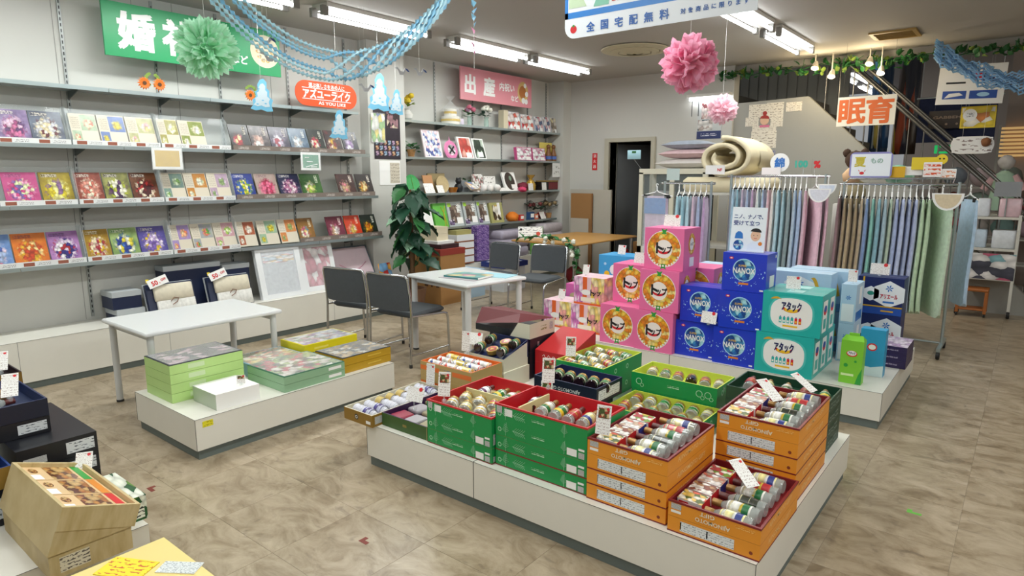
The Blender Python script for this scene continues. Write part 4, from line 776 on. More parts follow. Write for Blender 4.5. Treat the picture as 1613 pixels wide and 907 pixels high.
# ---------------------------------------------------------------- boxed gifts on the catalog bench
def boxed_gift(label, y0, y1, h, x, tilt, window, wmat, th=.05, frame=None, extra=None, name='baby_gift_box'):
    t = thing(name, label, 'gift box', (x, (y0 + y1) / 2, .371)); t.rotation_euler = (0, R(-tilt), 0); a = (y1 - y0) / 2; fr = frame or mat('giftbox_white', '#e6e8ea', .35)
    mb = MB(); mb.box(-th, -.006, -a, a, 0, h, fr); u, v = window
    for b_ in ((-a, -a * u, 0, h), (a * u, a, 0, h), (-a * u, a * u, 0, h * (1 - v) / 2), (-a * u, a * u, h * (1 + v) / 2, h)): mb.box(-.006, 0, b_[0], b_[1], b_[2], b_[3], fr)
    mb.build('box', t)
    mb = MB(); mb.quad([(-.0045, -a * u, h * (1 - v) / 2), (-.0045, a * u, h * (1 - v) / 2), (-.0045, a * u, h * (1 + v) / 2), (-.0045, -a * u, h * (1 + v) / 2)], wmat); mb.build('contents', t)
    mb = MB(); mb.box(-.002, -.0012, -a * u, a * u, h * (1 - v) / 2, h * (1 + v) / 2, FILM); mb.build('window_film', t)
    if extra: extra(t, a, h)
    return t
def exA(t, a, h):
    mb = MB(); mb.quad([(-.0035, -a * .7, h * .68), (-.0035, a * .7, h * .68), (-.0035, a * .7, h * .84), (-.0035, -a * .7, h * .84)], flower_mat('babypastel', ['#f0c8cc', '#f6f0ee', '#d8e4f0', '#f0d8b8', '#f6f0ee'], 5)); mb.build('flower_motif', t)
boxed_gift('white baby gift box with a clear window leaning on the bench', 3.34, 3.83, .52, -5.78, 13, (.76, .82), mat('shiny_quilt', '#d3d6dc', .25, .1, var=.25, vscale=30), extra=exA)
boxed_gift('white baby gift box with pink ribbons inside leaning on the bench', 3.86, 4.28, .52, -5.84, 14, (.74, .8), flower_mat('pinkribbon', ['#e8a8b4', '#f2e4e4', '#c86a80', '#f6eeee', '#d98a9a'], 5, coat=1))
def exC(t, a, h):
    mb = MB(); pts = [(0, -a * .7 + k * a * .14, h * (.55 - .18 * math.sin(k / 10 * PI))) for k in range(11)]; mb.tube(pts, .004, mat('pink_cord', '#b8788c', .6), 5); mb.build('cord', t)
    mb = MB(); mb.box(.0005, .0015, -a * .62, -a * .35, h * .1, h * .18, BLACK); mb.build('black_label', t)
boxed_gift('pink baby blanket gift in a wide flat box on the bench', 4.33, 4.86, .46, -5.88, 28, (.95, .93), mat('pink_blanket', '#dcb7c0', .45, var=.12, vscale=18), extra=exC, frame=mat('box_slate', '#59626a', .5))
leaning('picture_book', 'colourful orange and blue picture book by the end of the bench', 'book', 4.78, 4.96, .372, .22, .01, flower_mat('picbook', ['#e0a030', '#f0d890', '#7aa8d0', '#c83a30', '#f0b050'], 3), -5.72, 18)
NAVYB = mat('navy_box', '#1d2745', .4); GREYL = mat('lid_grey', '#b6bbbe', .45)
for lb, x0, x1, y0, y1, z0, z1 in (('lower navy box with a grey lid at the left of the bench', -6.1, -5.84, 2.06, 2.28, .371, .47), ('upper navy box with a grey lid at the left of the bench', -6.1, -5.86, 2.04, 2.27, .472, .62), ('large navy box with a grey lid behind the towel sets', -6.12, -5.95, 2.5, 3.02, .371, .78), ('deep navy box at the right behind the towel sets', -6.12, -5.93, 3.03, 3.3, .371, .74)):
    t = thing('navy_gift_box', lb, 'box', ((x0 + x1) / 2, (y0 + y1) / 2, z0), 0, 'navy gift boxes'); a = (x1 - x0) / 2; c = (y1 - y0) / 2; h = z1 - z0
    mb = MB(); mb.box(-a + .003, a - .003, -c + .003, c - .003, 0, h - .04, NAVYB); mb.build('body', t); mb = MB(); mb.box(-a, a, -c, c, h - .045, h, GREYL); mb.build('lid', t)
TOWC = mat('towel_cream', '#d8cfba', .8, var=.15, vscale=25)
for y0, y1, q in ((2.3, 2.7, 'left'), (2.83, 3.24, 'right')):
    t = thing('towel_gift', 'cream towel gift set with a red discount tag, %s of two' % q, 'gift set', (-5.745, (y0 + y1) / 2, .371), 0, 'discounted towel sets'); t.rotation_euler = (0, R(-16), 0); a = (y1 - y0) / 2
    mb = MB(); mb.box(-.07, -.03, -a, a, 0, .3, NAVYB); mb.box(-.085, -.07, -a - .006, a + .006, -.0, .31, GREYL); mb.build('box', t)
    mb = MB(); mb.rbox(-.03, 0, -a + .06, a - .012, .01, .15, mat('towel_film', '#dcdad4', .25, var=.3, vscale=40), .012); mb.build('lower_towel', t)
    mb = MB(); mb.rbox(-.03, .006, -a + .05, a - .02, .145, .285, TOWC, .014); mb.build('upper_towel', t)
    mb = MB(); mb.tube([(.01, -.03, .13), (.012, 0, .16), (.01, .04, .15), (.01, .02, .12), (.01, -.02, .1)], .004, mat('cord_brown', '#8a6a58', .7), 5); mb.build('cord', t)
    mb = MB(); mb.M = T3(.02, -a + .09, .31) @ RX(16); mb.box(0, .002, -.085, .085, -.035, .04, PAPER); tg = mb.build('discount_tag', t)
    mb = MB(); mb.M = T3(.0226, -a + .09, .31) @ RX(16); mb.text('50', .055, RED, (0, -.03, .0), U, VV, bold=.03); mb.text('%', .02, RED, (0, .012, -.012), U, VV); mb.text('OFF', .03, RED, (0, .05, .004), U, VV, fit=.045, bold=.03); mb.build('tag_lettering', tg)
    mb = MB(); mb.box(.015, .02, -a - .005, -a + .02, .31, .34, mat('clip_yellow', '#e8cf2c', .5)); mb.build('clip', t)
# ---------------------------------------------------------------- tables and chairs
TOPW = mat('table_top_white', '#e4e6e6', .22); LEGW = mat('table_leg_white', '#cfd0ce', .4)
def table(label, cx, cy, w_, d_, z, rot, legr=.022, apron=True):
    t = thing('white_table', label, 'table', (cx, cy, 0), R(rot), 'white tables')
    mb = MB(); mb.rbox(-w_ / 2, w_ / 2, -d_ / 2, d_ / 2, z - .028, z, TOPW, .012); mb.build('tabletop', t)
    for sx in (-1, 1):
        for sy in (-1, 1):
            mb = MB(); mb.tube([(sx * (w_ / 2 - .05), sy * (d_ / 2 - .05), 0), (sx * (w_ / 2 - .05), sy * (d_ / 2 - .05), z - .028)], legr, LEGW, 12); l = mb.build('leg', t)
            mb = MB(); mb.lathe([(legr + .002, 0), (legr + .002, .015), (legr, .016)], DARKSLOT, 12); mb.build('foot_cap', l, (sx * (w_ / 2 - .05), sy * (d_ / 2 - .05), 0))
    if apron:
        for sy in (-1, 1): mb = MB(); mb.box(-w_ / 2 + .06, w_ / 2 - .06, sy * (d_ / 2 - .06) - .008, sy * (d_ / 2 - .06) + .008, z - .07, z - .028, LEGW); mb.build('apron', t)
    return t
table('empty low white table in front of the catalog bench', -4.6, 2.12, .7, .96, .6, 0)
table('white table between the four grey chairs', -3.88, 4.2, .86, .68, .7, -8, .026)
tag(MB().box(-.16, .16, -.11, .11, 0, .004, mat('sheet_blue', '#9fcfdc', .5)).build('paper_sheet', None, (-3.66, 4.36, .7005), (0, 0, R(10))), 'pale blue sheet on the white table between the chairs', 'paper')
tag(MB().box(-.19, .19, -.13, .13, 0, .006, mat('mag_grey', '#b8b0b4', .5)).build('magazine', None, (-3.80, 4.10, .7005), (0, 0, R(6))), 'grey magazine lying under the teal catalog on the white table', 'magazine')
t = thing('teal_catalog', 'teal covered catalog lying on the white table between the chairs', 'catalog', (-3.79, 4.14, .7067), R(8)); mb = MB(); mb.box(-.18, .18, -.125, .125, 0, .014, PAGES, t=flower_mat('tealcover', ['#7fb8b4', '#8fc4bc', '#7fb8b4', '#d9a8b8', '#e6d8a0'], 3), f=mat('teal_spine', '#3f7f80', .4)); mb.build('book', t)
GREYF = mat('chair_fabric', '#4b4f53', .85, var=.12, vscale=40); CAPB = mat('foot_black', '#1b1b1c', .6)
def chair(label, x, y, rot):
    """origin on the floor under the middle of the backrest; faces +y before rotation"""
    t = thing('grey_chair', label, 'chair', (x, y, 0), R(rot), 'grey chrome chairs')
    def back(u, v):
        a = (u - .5) * 2; z = .475 + v * .29; bow = -.035 * (1 - a * a); rr = 1 - max(0, abs(v - .5) * 2 - .75) * .25
        return (a * .225 * rr, bow - .035 * (v), z)
    mb = MB(); mb.grid(12, 6, lambda u, v: (lambda p: (p[0], p[1] + .016, p[2]))(back(u, v)), GREYF); mb.grid(12, 6, lambda u, v: (lambda p: (p[0], p[1] - .016, p[2]))(back(1 - u, v)), GREYF)
    for e in (0, 1):
        mb.grid(6, 1, lambda u, v: (lambda p: (p[0], p[1] + .032 * (v - .5) * (1 if e else -1), p[2]))(back(e, u)), GREYF); mb.grid(12, 1, lambda u, v: (lambda p: (p[0], p[1] + .032 * (v - .5) * (-1 if e else 1), p[2]))(back(u, e)), GREYF)
    mb.build('backrest', t)
    mb = MB(); mb.rbox(-.225, .225, .02, .46, .405, .45, GREYF, .06, 5); mb.build('seat', t)
    for s_ in (-1, 1):
        mb = MB(); mb.tube([(s_ * .235, -.03, .02), (s_ * .235, -.01, .45), (s_ * .236, -.02, .6), (s_ * .234, -.045, .745), (s_ * .215, -.052, .768)], .0105, CHROME, 8); l = mb.build('rear_leg', t)
        mb = MB(); mb.tube([(s_ * .235, -.005, .43), (s_ * .235, .4, .4), (s_ * .235, .445, .385), (s_ * .235, .46, .34), (s_ * .235, .475, .02)], .0105, CHROME, 8); l2 = mb.build('front_leg', t)
        for l_, yy in ((l, -.03), (l2, .475)): mb = MB(); mb.tube([(s_ * .235, yy, 0), (s_ * .235, yy, .03)], .014, CAPB, 8); mb.build('foot_cap', l_)
        mb = MB(); mb.tube([(s_ * .235, -.025, .1), (s_ * .235, .47, .09)], .007, CHROME, 6); mb.build('stretcher', t)
    mb = MB(); mb.tube([(-.215, -.052, .768)] + [(-.215 + .43 * k / 8, -.052 - .035 * math.sin(PI * k / 8), .776) for k in range(1, 8)] + [(.215, -.052, .768)], .009, CHROME, 8); mb.build('top_tube', t)
    return t
chair('grey chrome chair farther left of the two seen from behind', -4.69, 3.52, 10); chair('grey chrome chair nearest the viewer, seen from behind', -4.12, 3.53, 5)
chair('grey chrome chair facing the viewer, left of the two behind the table', -4.91, 5.98, 176); chair('grey chrome chair facing the viewer, right of the two behind the table', -4.34, 6.1, 184)
# leafy artificial plant by the pillar
t = thing('leafy_plant', 'tall artificial plant with big dark green leaves beside the pillar', 'plant', (-5.58, 5.12, 0))
POTM = mat('pot_brown', '#6a4a34', .6); mb = MB(); mb.lathe([(0, 0), (.12, 0), (.16, .26), (.165, .28), (.14, .28), (.13, .25), (0, .24)], POTM, 18); mb.build('pot', t)
mb = MB(); mb.tube([(0, 0, .25), (.01, 0, .7), (-.02, .02, 1.2), (0, 0, 1.42)], [.03, .026, .02, .012], mat('bark', '#6b5138', .9, var=.3, vscale=30), 8); mb.build('trunk', t)
def leafmesh(m, s_, nm):
    mb = MB()
    def fn(u, v):
        a = (u - .5) * 2; l = v; wd = .5 * math.sin(PI * min(1, l ** .75)) * (1 - .18 * abs(math.sin(l * 14)))
        return (a * wd * s_ * .85, l * s_, (-.35 * l * l + .12 * a * a - .06 * abs(math.sin(l * 14)) * abs(a)) * s_)
    mb.grid(8, 12, fn, m); return mb.mesh(nm)
VARI = mat('leaf_variegated', '#9cc4a4', .4, var=.5, vscale=14)
LM = [leafmesh(LEAFD, .27, 'leaf'), leafmesh(LEAF, .23, 'leaf'), leafmesh(VARI, .2, 'leaf')]
rnd = random.Random(5)
for k in range(46):
    z = .62 + .86 * (k / 46) + rnd.uniform(-.05, .05); a = k * 2.4 + rnd.uniform(-.3, .3); rr = rnd.uniform(.03, .14)
    l = link_mesh('leaf', LM[(0, 0, 1, 0, 2, 0)[k % 6]], t, (rr * math.cos(a), rr * math.sin(a), z), (rnd.uniform(-1.0, -.1), rnd.uniform(-.4, .4), a - PI / 2)); l.scale = (rnd.uniform(.8, 1.15),) * 3
for k in range(0, 46, 3):
    z = .62 + .86 * (k / 46); a = k * 2.4; mb = MB(); mb.tube([(0, 0, z - .12), (.12 * math.cos(a), .12 * math.sin(a), z)], .004, LEAF, 5); mb.build('stem', t)
# wooden table, its vine and things around it
OAK = mat('oak_top', '#b98a4a', .4, var=.15, vscale=5)
t = thing('wooden_table', 'oak topped table before the back door', 'table', (-4.97, 7.68, 0)); mb = MB(); mb.rbox(-.53, .53, -.82, .82, .695, .72, OAK, .02); mb.build('tabletop', t)
for sx in (-1, 1):
    for sy in (-1, 1): mb = MB(); mb.tube([(sx * .46, sy * .75, 0), (sx * .46, sy * .75, .695)], .02, CHROME, 10); mb.build('leg', t)
t = thing('flower_vine', 'green vine with white flowers draped over the near corner of the oak table', 'plant', (-4.75, 6.9, .72))
pts = [(-.6, -.02, .04), (-.35, .02, .06), (-.1, -.02, .05), (.2, -.05, .03), (.34, -.09, -.1), (.36, -.1, -.3), (.34, -.08, -.5)]
mb = MB(); mb.tube(pts, .006, LEAF, 5); mb.build('stem', t); lm = leafmesh(LEAF, .1, 'leaf')
for k in range(34):
    i = min(len(pts) - 2, int(k / 34 * (len(pts) - 1))); f = k / 34 * (len(pts) - 1) - i; p = Vector(pts[i]).lerp(Vector(pts[i + 1]), f); link_mesh('leaf', lm, t, p, (rnd.uniform(-.6, 1), rnd.uniform(-.6, .6), rnd.uniform(0, 6.28)))
for k in range(7):
    mb = MB(); c = pts[2 + k % 3]; blob(mb, (c[0] + rnd.uniform(-.1, .1), c[1] + rnd.uniform(-.06, .02), c[2] + rnd.uniform(-.06, .05)), .03, IVORY, k, 8, .3); mb.build('blossom', t)
t = thing('notice_card', 'white printed card standing on the left end of the oak table', 'card', (-5.42, 7.2, .721)); mb = MB(); mb.M = RZ(40) @ RX(-12); mb.box(-.17, .17, -.003, .003, 0, .16, PAPER, f=print_mat('noticep', '#f0f0ee', '#8a8a92', 10, 5, .56)); mb.build('sheet', t); mb = MB(); mb.M = RZ(40) @ RX(-12); mb.disc((.11, -.004, .06), .03, mat('notice_red', '#c8452c', .5), 'y', 10); mb.disc((-.13, -.004, .12), .018, BLACK, 'y', 10); mb.build('picture', t)
for x, y, z, w_, d_, h_, lb in ((-4.1, 6.75, 0, .34, .3, .2, 'lower brown carton to the right of the chairs'), (-4.12, 6.78, .201, .3, .26, .14, 'upper brown carton to the right of the chairs'), (-4.3, 8.72, 0, .5, .3, .62, 'brown carton below the glass cabinet')):
    t = thing('small_carton', lb, 'carton', (x, y, z), 0, 'small cartons'); mb = MB(); mb.box(-w_ / 2, w_ / 2, -d_ / 2, d_ / 2, 0, h_, CARD); mb.build('box', t); mb = MB(); mb.box(-w_ / 2 - .0005, w_ / 2 + .0005, -.025, .025, h_ - .001, h_ + .0006, mat('parcel_tape', '#b59a6a', .3)); mb.build('tape', t)
t = thing('fire_extinguisher', 'red fire extinguisher beneath the oak table', 'extinguisher', (-4.75, 8.75, 0)); REDE = mat('extinguisher_red', '#b3161c', .3); mb = MB(); mb.lathe([(0, 0), (.07, 0), (.075, .02), (.075, .36), (.05, .42), (.025, .44), (.025, .48), (0, .48)], REDE, 16); mb.build('cylinder', t); mb = MB(); mb.tube([(0, 0, .47), (0, -.03, .52), (0, -.08, .53)], .01, BLACK, 6); mb.tube([(.02, 0, .46), (.09, 0, .44), (.1, 0, .2)], .009, BLACK, 6); mb.build('hose', t)
RB = mat('red_bag', '#8f1f26', .6)
tag(blob(MB(), (0, 0, .13), .15, RB, 55, 12, .15, .85).build('red_bag', None, (-5.2, 8.0, 0)), 'dark red bag under the oak table', 'bag')
t = thing('fire_sign', 'narrow red vertical sign with white characters beside the doorway', 'sign', (-5.62, 9.196, 1.67)); mb = MB(); mb.box(-.045, .045, -.003, 0, 0, .27, RED); mb.build('plate', t)
mb = MB()
for k, ch in enumerate('消火器'): mb.text(ch, .06, WHT, (0, -.0036, .225 - k * .085))
mb.build('lettering', t)
t = thing('leaning_panel', 'pale grey panel leaning against the back wall left of the doorway', 'panel', (-5.55, 8.98, 0)); mb = MB(); mb.box(-.38, .38, -.02, .02, 0, 1.36, mat('panel_grey', '#b3aea2', .6)); mb.build('panel', t)
t = thing('brown_boards', 'brown cardboard sheets standing in front of the leaning panel', 'board', (-5.68, 8.92, 0)); mb = MB(); mb.box(-.2, .18, -.012, .012, .9, 1.3, mat('kraft', '#9c7244', .7)); mb.build('upper_sheet', t); mb = MB(); mb.box(.14, .2, -.01, .014, 0, 1.3, mat('kraft2', '#8c6238', .7)); mb.build('long_strip', t); mb = MB(); mb.box(-.2, .14, -.01, .012, 0, .9, mat('pale_sheet', '#b9b1a4', .6)); mb.build('pale_sheet', t)
# cream glass cabinet with bedding on top
t = thing('glass_cabinet', 'cream framed glass cabinet right of the doorway', 'cabinet', (-3.75, 8.3, 0)); CRM = mat('cabinet_cream', '#d6d2c0', .4)
mb = MB(); W = .45
for sx in (-1, 1):
    for sy in (-.2, .2): mb.box(sx * W - .03, sx * W + .03, sy - .02, sy + .02, 0, 1.62, CRM)
mb.box(-W - .03, W + .03, -.22, .22, 1.6, 1.67, CRM); mb.box(-W - .03, W + .03, -.22, .22, 0, .62, CRM); mb.box(-W, W, .2, .215, .6, 1.6, DARKROOM); mb.box(-.03, .03, -.22, -.18, .62, 1.6, CRM); mb.build('frame', t)
for z in (.95, 1.27): mb = MB(); mb.box(-W + .03, W - .03, -.17, .19, z, z + .012, CLEAR); mb.build('shelf', t)
for s_ in (-1, 1): mb = MB(); mb.box(.03 if s_ > 0 else -W + .03, W - .03 if s_ > 0 else -.03, -.205, -.2, .62, 1.6, mat('cabinet_glass', '#9aa4a4', .05, 0, .25)); mb.build('glass_door', t)
for k, (x, z, c_, lb) in enumerate(((-.2, 1.285, '#cfc8cc', 'white folded towel on the upper cabinet shelf'), (-.2, .964, '#c8c4c0', 'grey folded towel on the lower cabinet shelf'), (.22, 1.285, '#b03030', 'red round tin on the upper cabinet shelf'))):
    mb = MB(); mb.rbox(-.13, .13, -.1, .1, 0, .09, mat('cabitem%d' % k, c_, .7), .03); tag(mb.build('folded_towel' if k < 2 else 'red_tin', None, (-3.75 + x, 8.3, z)), lb, 'towel' if k < 2 else 'tin')
FUTW = mat('pillow_white', '#cfcac6', .7, var=.12, vscale=12)
for k, (z, h_, w_, q, m) in enumerate(((1.672, .13, .42, 'lower', FUTW), (1.803, .12, .38, 'middle', mat('pillow_pink', '#d8b8bc', .7, var=.2, vscale=14)), (1.925, .11, .34, 'upper', mat('pillow_blue', '#a9b2c2', .7, var=.25, vscale=16)))):
    mb = MB(); mb.grid(12, 8, lambda u, v: ((u - .5) * 2 * w_, (v - .5) * .36, h_ * .5 + h_ * .5 * (1 - abs(2 * u - 1) ** 4) * (1 - abs(2 * v - 1) ** 4)), m); mb.grid(12, 8, lambda u, v: ((.5 - u) * 2 * w_, (v - .5) * .36, h_ * .5 - h_ * .5 * (1 - abs(2 * u - 1) ** 4) * (1 - abs(2 * v - 1) ** 4)), m)
    tag(mb.build('bagged_pillow', None, (-3.62, 8.3, z)), '%s bagged pillow piled on the cream cabinet' % q, 'pillow', 'pillows on the cabinet')
t = thing('price_balloon', 'pale blue speech card above the cabinet by the doorway', 'card', (-4.3, 8.05, 1.8)); mb = MB(); mb.rbox(-.1, .1, -.004, .004, -.0, .12, mat('card_skyblue', '#a5cfdc', .5), .003); mb.build('card', t); mb = MB(); mb.box(-.03, .03, -.006, -.004, .08, .11, LEAF); mb.build('green_print', t); mb = MB(); mb.tube([(0, 0, 0), (.08, .1, -.15)], .003, CLEAR, 5); mb.build('stem', t)
# ---------------------------------------------------------------- food gift boxes on the central platform
BAR = stripe_mat('barcode', '#f2f2f0', '#3a3a3c', 60, 0, width=.5, noise=1.5)
ORG = mat('box_orange', '#e5942a', .42, var=.03); ORGD = mat('orange_print_light', '#f2cc8c', .5); MAR = mat('tray_maroon', '#7c1f24', .4); TRED = mat('tray_red', '#c3222a', .4)
GRN = mat('box_green', '#16904a', .42, var=.04); SPRIG = mat('print_pale_green', '#a8d8b4', .5); DOT = mat('maroon_dot', '#8a3a20', .5)
ICON = print_mat('line_icons', '#dfe3e4', '#8a9194', 26, 4, .56)
def shell(mb, w_, d_, h, out, inn, th=.008, fl=.012, **fm):
    """open tray: four walls with a coloured rim and a floor"""
    a, c = w_ / 2, d_ / 2
    mb.box(-a, a, -c, -c + th, 0, h, out, t=inn, b=inn); mb.box(-a, a, c - th, c, 0, h, out, t=inn, f=inn); mb.box(-a, -a + th, -c + th, c - th, 0, h, out, t=inn, r=inn); mb.box(a - th, a, -c + th, c - th, 0, h, out, t=inn, l=inn)
    mb.box(-a + th, a - th, -c + th, c - th, 0, fl, inn); return mb
def Q(mb, x0, x1, z0, z1, y, m): mb.quad([(x0, y, z0), (x1, y, z0), (x1, y, z1), (x0, y, z1)], m)
def QX(mb, y0, y1, z0, z1, x, m): mb.quad([(x, y0, z0), (x, y1, z0), (x, y1, z1), (x, y0, z1)], m)
def orange_front_tray(mb, w_, d_, h):
    a, c = w_ / 2, -d_ / 2 - .0006; LB = mat('print_bright', '#f0e6cc', .5)
    Q(mb, -a + .012, -a + .052, h * .5, h * .85, c, BAR); Q(mb, -a + .012, -a + .052, h * .25, h * .42, c, PAPER)
    mb.text('AJINOMOTO', .022, LB, (.0, c, h * .34), (-1, 0, 0), (0, 0, -1), fit=.13, bold=.02); mb.text('GIFT', .022, LB, (-.02, c, h * .7), (-1, 0, 0), (0, 0, -1), fit=.055, bold=.02)
    Q(mb, a - .09, a - .02, h * .55, h * .72, c, print_mat('orange_small', '#dd8a1e', '#f0c070', 12, 1.5, .45))
    mb.text('AJINOMOTO GIFT', .028, ORGD, (a + .0006, 0, h * .5), (0, 1, 0), (0, 0, 1), fit=d_ * .6)
def orange_front_closed(mb, w_, d_, h):
    a, c = w_ / 2, -d_ / 2 - .0006
    Q(mb, -a + .05, a - .09, h * .2, h * .82, c, ICON); Q(mb, -a + .05, -a + .055, h * .3, h * .75, c, BLACK); Q(mb, -.02, -.015, h * .3, h * .75, c, BLACK); mb.disc((a - .03, c, h * .38), .007, DOT, 'y', 10)
    mb.text('AJINOMOTO GIFT', .028, ORGD, (a + .0006, 0, h * .5), (0, 1, 0), (0, 0, 1), fit=d_ * .6)
def sprig(mb, x, z, h, y, n=5, m=None):
    m = m or SPRIG; mb.tube([(x, y, z), (x + .004, y, z + h)], .0009, m, 4)
    for k in range(n):
        zz = z + h * (.25 + .7 * k / n); l = h * .24 * (1.2 - k / n)
        for s_ in (-1, 1): mb.tube([(x, y, zz), (x + s_ * l, y, zz + l * .7)], .0008, m, 3, False)
def green_front(mb, w_, d_, h, rows=1):
    a, c = w_ / 2, -d_ / 2 - .0008; hh = h / rows
    for r_ in range(rows):
        z0 = r_ * hh
        sprig(mb, -a + .06, z0 + .006, hh * .85, c); sprig(mb, a - .115, z0 + .006, hh * .8, c, 6); mb.tube([(-a + .1, c, z0 + hh * .5), (-a + .17, c, z0 + hh * .45)], .0009, SPRIG, 4)
        for k in range(5):
            for s_ in (-1, 1): mb.tube([(-a + .105 + k * .012, c, z0 + hh * .5), (-a + .125 + k * .012, c, z0 + hh * (.5 + .25 * s_))], .0008, SPRIG, 3, False)
        mb.disc((-a + .025, c, z0 + hh * .4), .011, SPRIG, 'y', 14, .007); Q(mb, -.04, .03, z0 + hh * .42, z0 + hh * .58, c, print_mat('green_small', '#1d8a45', '#b8e0c0', 9, 1.5, .42))
        if r_ == 0:
            Q(mb, a - .1, a - .05, z0 + hh * .12, z0 + hh * .55, c - .0003, PAPER); Q(mb, a - .042, a - .012, z0 + hh * .1, z0 + hh * .45, c - .0003, BAR); Q(mb, a - .042, a - .012, z0 + hh * .55, z0 + hh * .68, c - .0003, PAPER)
        if rows > 1 and r_ == rows - 1: Q(mb, -a + .055, -a + .1, z0 + hh * .35, z0 + hh * .8, c - .0003, PAPER); Q(mb, -a + .008, -a + .04, z0 + hh * .45, z0 + hh * .9, c - .0003, BAR)
    QX(mb, -d_ / 2 + .01, -d_ / 2 + .05, h * .1, h * .45, a + .0006, BAR)
def gift_stack(base, label, x0, x1, y0, y1, z0, closed, hc, ht, out, inn, lidm, fr_c, fr_t, group):
    """closed boxes under one open display tray; every box is a thing"""
    cx, cy, w_, d_ = (x0 + x1) / 2, (y0 + y1) / 2, x1 - x0, y1 - y0
    if closed:
        mb = MB(); mb.box(-w_ / 2, w_ / 2, -d_ / 2, d_ / 2, .005, hc - .0008, out, t=inn); bm = mb.mesh('body'); q = MB(); q.box(-w_ / 2 - .001, w_ / 2 + .001, -d_ / 2 - .001, d_ / 2 + .001, 0, .005, lidm); lm_ = q.mesh('base_edge'); p = MB(); fr_c(p, w_, d_, hc); pm2 = p.mesh('printing')
    for k in range(closed):
        t = thing(base, 'closed %s, %s from the bottom' % (label, ORD[k]), 'gift box', (cx, cy, z0 + k * hc), 0, group)
        link_mesh('body', bm, t); link_mesh('base_edge', lm_, t); link_mesh('printing', pm2, t)
    t = thing(base.replace('box', 'tray'), 'open display tray of the %s' % label, 'gift tray', (cx, cy, z0 + closed * hc), 0, group)
    mb = MB(); shell(mb, w_, d_, ht, out, inn); mb.build('tray', t); p = MB(); fr_t(p, w_, d_, ht); p.build('printing', t)
    q = MB(); q.box(-w_ / 2 - .0015, w_ / 2 + .0015, -d_ / 2 - .0015, -d_ / 2 + .0, ht - .007, ht + .001, inn); q.box(w_ / 2, w_ / 2 + .0015, -d_ / 2, d_ / 2, ht - .007, ht + .001, inn); q.build('rim', t)
    return (cx, cy, z0 + closed * hc, w_, d_, ht)
GLASSB = mat('bottle_clear', '#dfe6e0', .05, 0, .36, coat=1); OIL = mat('oil_yellow', '#d8c860', .15, coat=.8); CAPG = mat('cap_gold', '#9a7440', .35, .4); CAPD = mat('cap_dark', '#5a2420', .4); SOY = mat('soy_dark', '#241418', .15, coat=.6)
def lab(key, cols): return flower_mat('lab_' + key, cols, 3, rough=.3, coat=.5)
LB_ = {'yellow': lab('yellow', ['#f2efe6', '#ecd43c', '#f2efe6', '#e0c02c', '#f2efe6']), 'white_blue': lab('wb', ['#f2f0ec', '#2a3f8a', '#f0e6a0', '#f2f0ec', '#e8d04a']), 'green': lab('green', ['#2a7a3a', '#e8e2c8', '#3a8a48', '#f0ecd8']), 'red': lab('red', ['#b3202a', '#e8dcc0', '#c83a38', '#e2c23c', '#8a2a20']), 'black': lab('black', ['#202a1c', '#c8c09a', '#2c301f', '#3a3424'])}
NAV = mat('label_navy', '#26367f', .35); LGR = mat('label_green', '#1f6a38', .35); LRD = mat('label_red', '#b0262a', .35); LYE = mat('label_yellow', '#e2c22e', .35)
def bottle_meshes(key, L_, r_, lm, band, cap, liquid):
    """bottle lying along +x, cap at -x; returns body, label, cap meshes"""
    R90 = RY(90); b_ = MB(); b_.M = R90; b_.lathe([(0, L_), (r_ * .9, L_), (r_, L_ * .96), (r_, L_ * .42), (r_ * .85, L_ * .33), (r_ * .42, L_ * .2), (r_ * .42, L_ * .12)], liquid, 12)
    l = MB(); l.M = R90; l.lathe([(r_ * 1.015, L_ * .84), (r_ * 1.02, L_ * .46), (r_ * .88, L_ * .34)], lm, 12); l.lathe([(r_ * 1.03, L_ * .8), (r_ * 1.03, L_ * .66)], band, 12)
    c = MB(); c.M = R90; c.lathe([(r_ * .46, L_ * .2), (r_ * .5, L_ * .13), (r_ * .5, .0), (0, 0)], cap, 10)
    return b_.mesh('bottle'), l.mesh('bottle_label'), c.mesh('cap')
BT_ = {k: bottle_meshes(k, .178, .0285, LB_[k], band, cap, GLASSB) for k, band, cap in (('yellow', LGR, CAPG), ('white_blue', NAV, CAPG), ('green', LYE, CAPG), ('red', LRD, CAPD), ('black', LB_['black'], CAPD))}
SOYB = bottle_meshes('soy', .16, .026, mat('soy_label', '#efeeee', .35), mat('soy_band', '#5a2a5a', .4), CAPD, SOY)
def jar_meshes(key, L_, r_, body, lidm, lm):
    b_ = MB(); b_.M = RY(90); b_.lathe([(0, L_), (r_ * .85, L_), (r_, L_ * .9), (r_, L_ * .3), (r_ * .85, L_ * .22)], body, 12)
    l = MB(); l.M = RY(90); l.lathe([(r_ * 1.015, L_ * .85), (r_ * 1.015, L_ * .38)], lm, 12)
    c = MB(); c.M = RY(90); c.lathe([(r_ * .92, L_ * .22), (r_ * .95, .0), (0, 0)], lidm, 12); return b_.mesh('jar'), l.mesh('jar_label'), c.mesh('lid')
LIDG = mat('lid_gold', '#b8964a', .3, .5); LIDW = mat('lid_cream', '#d8c8a0', .4)
JR = {k: jar_meshes(k, .1, .033, GLASSB, LIDG, LB_[k]) for k in ('yellow', 'white_blue', 'green', 'red')}
JR['black'] = jar_meshes('blackj', .1, .033, SOY, LIDG, LB_['black']); JR['gold'] = jar_meshes('goldj', .1, .034, SOY, LIDG, LB_['green'])
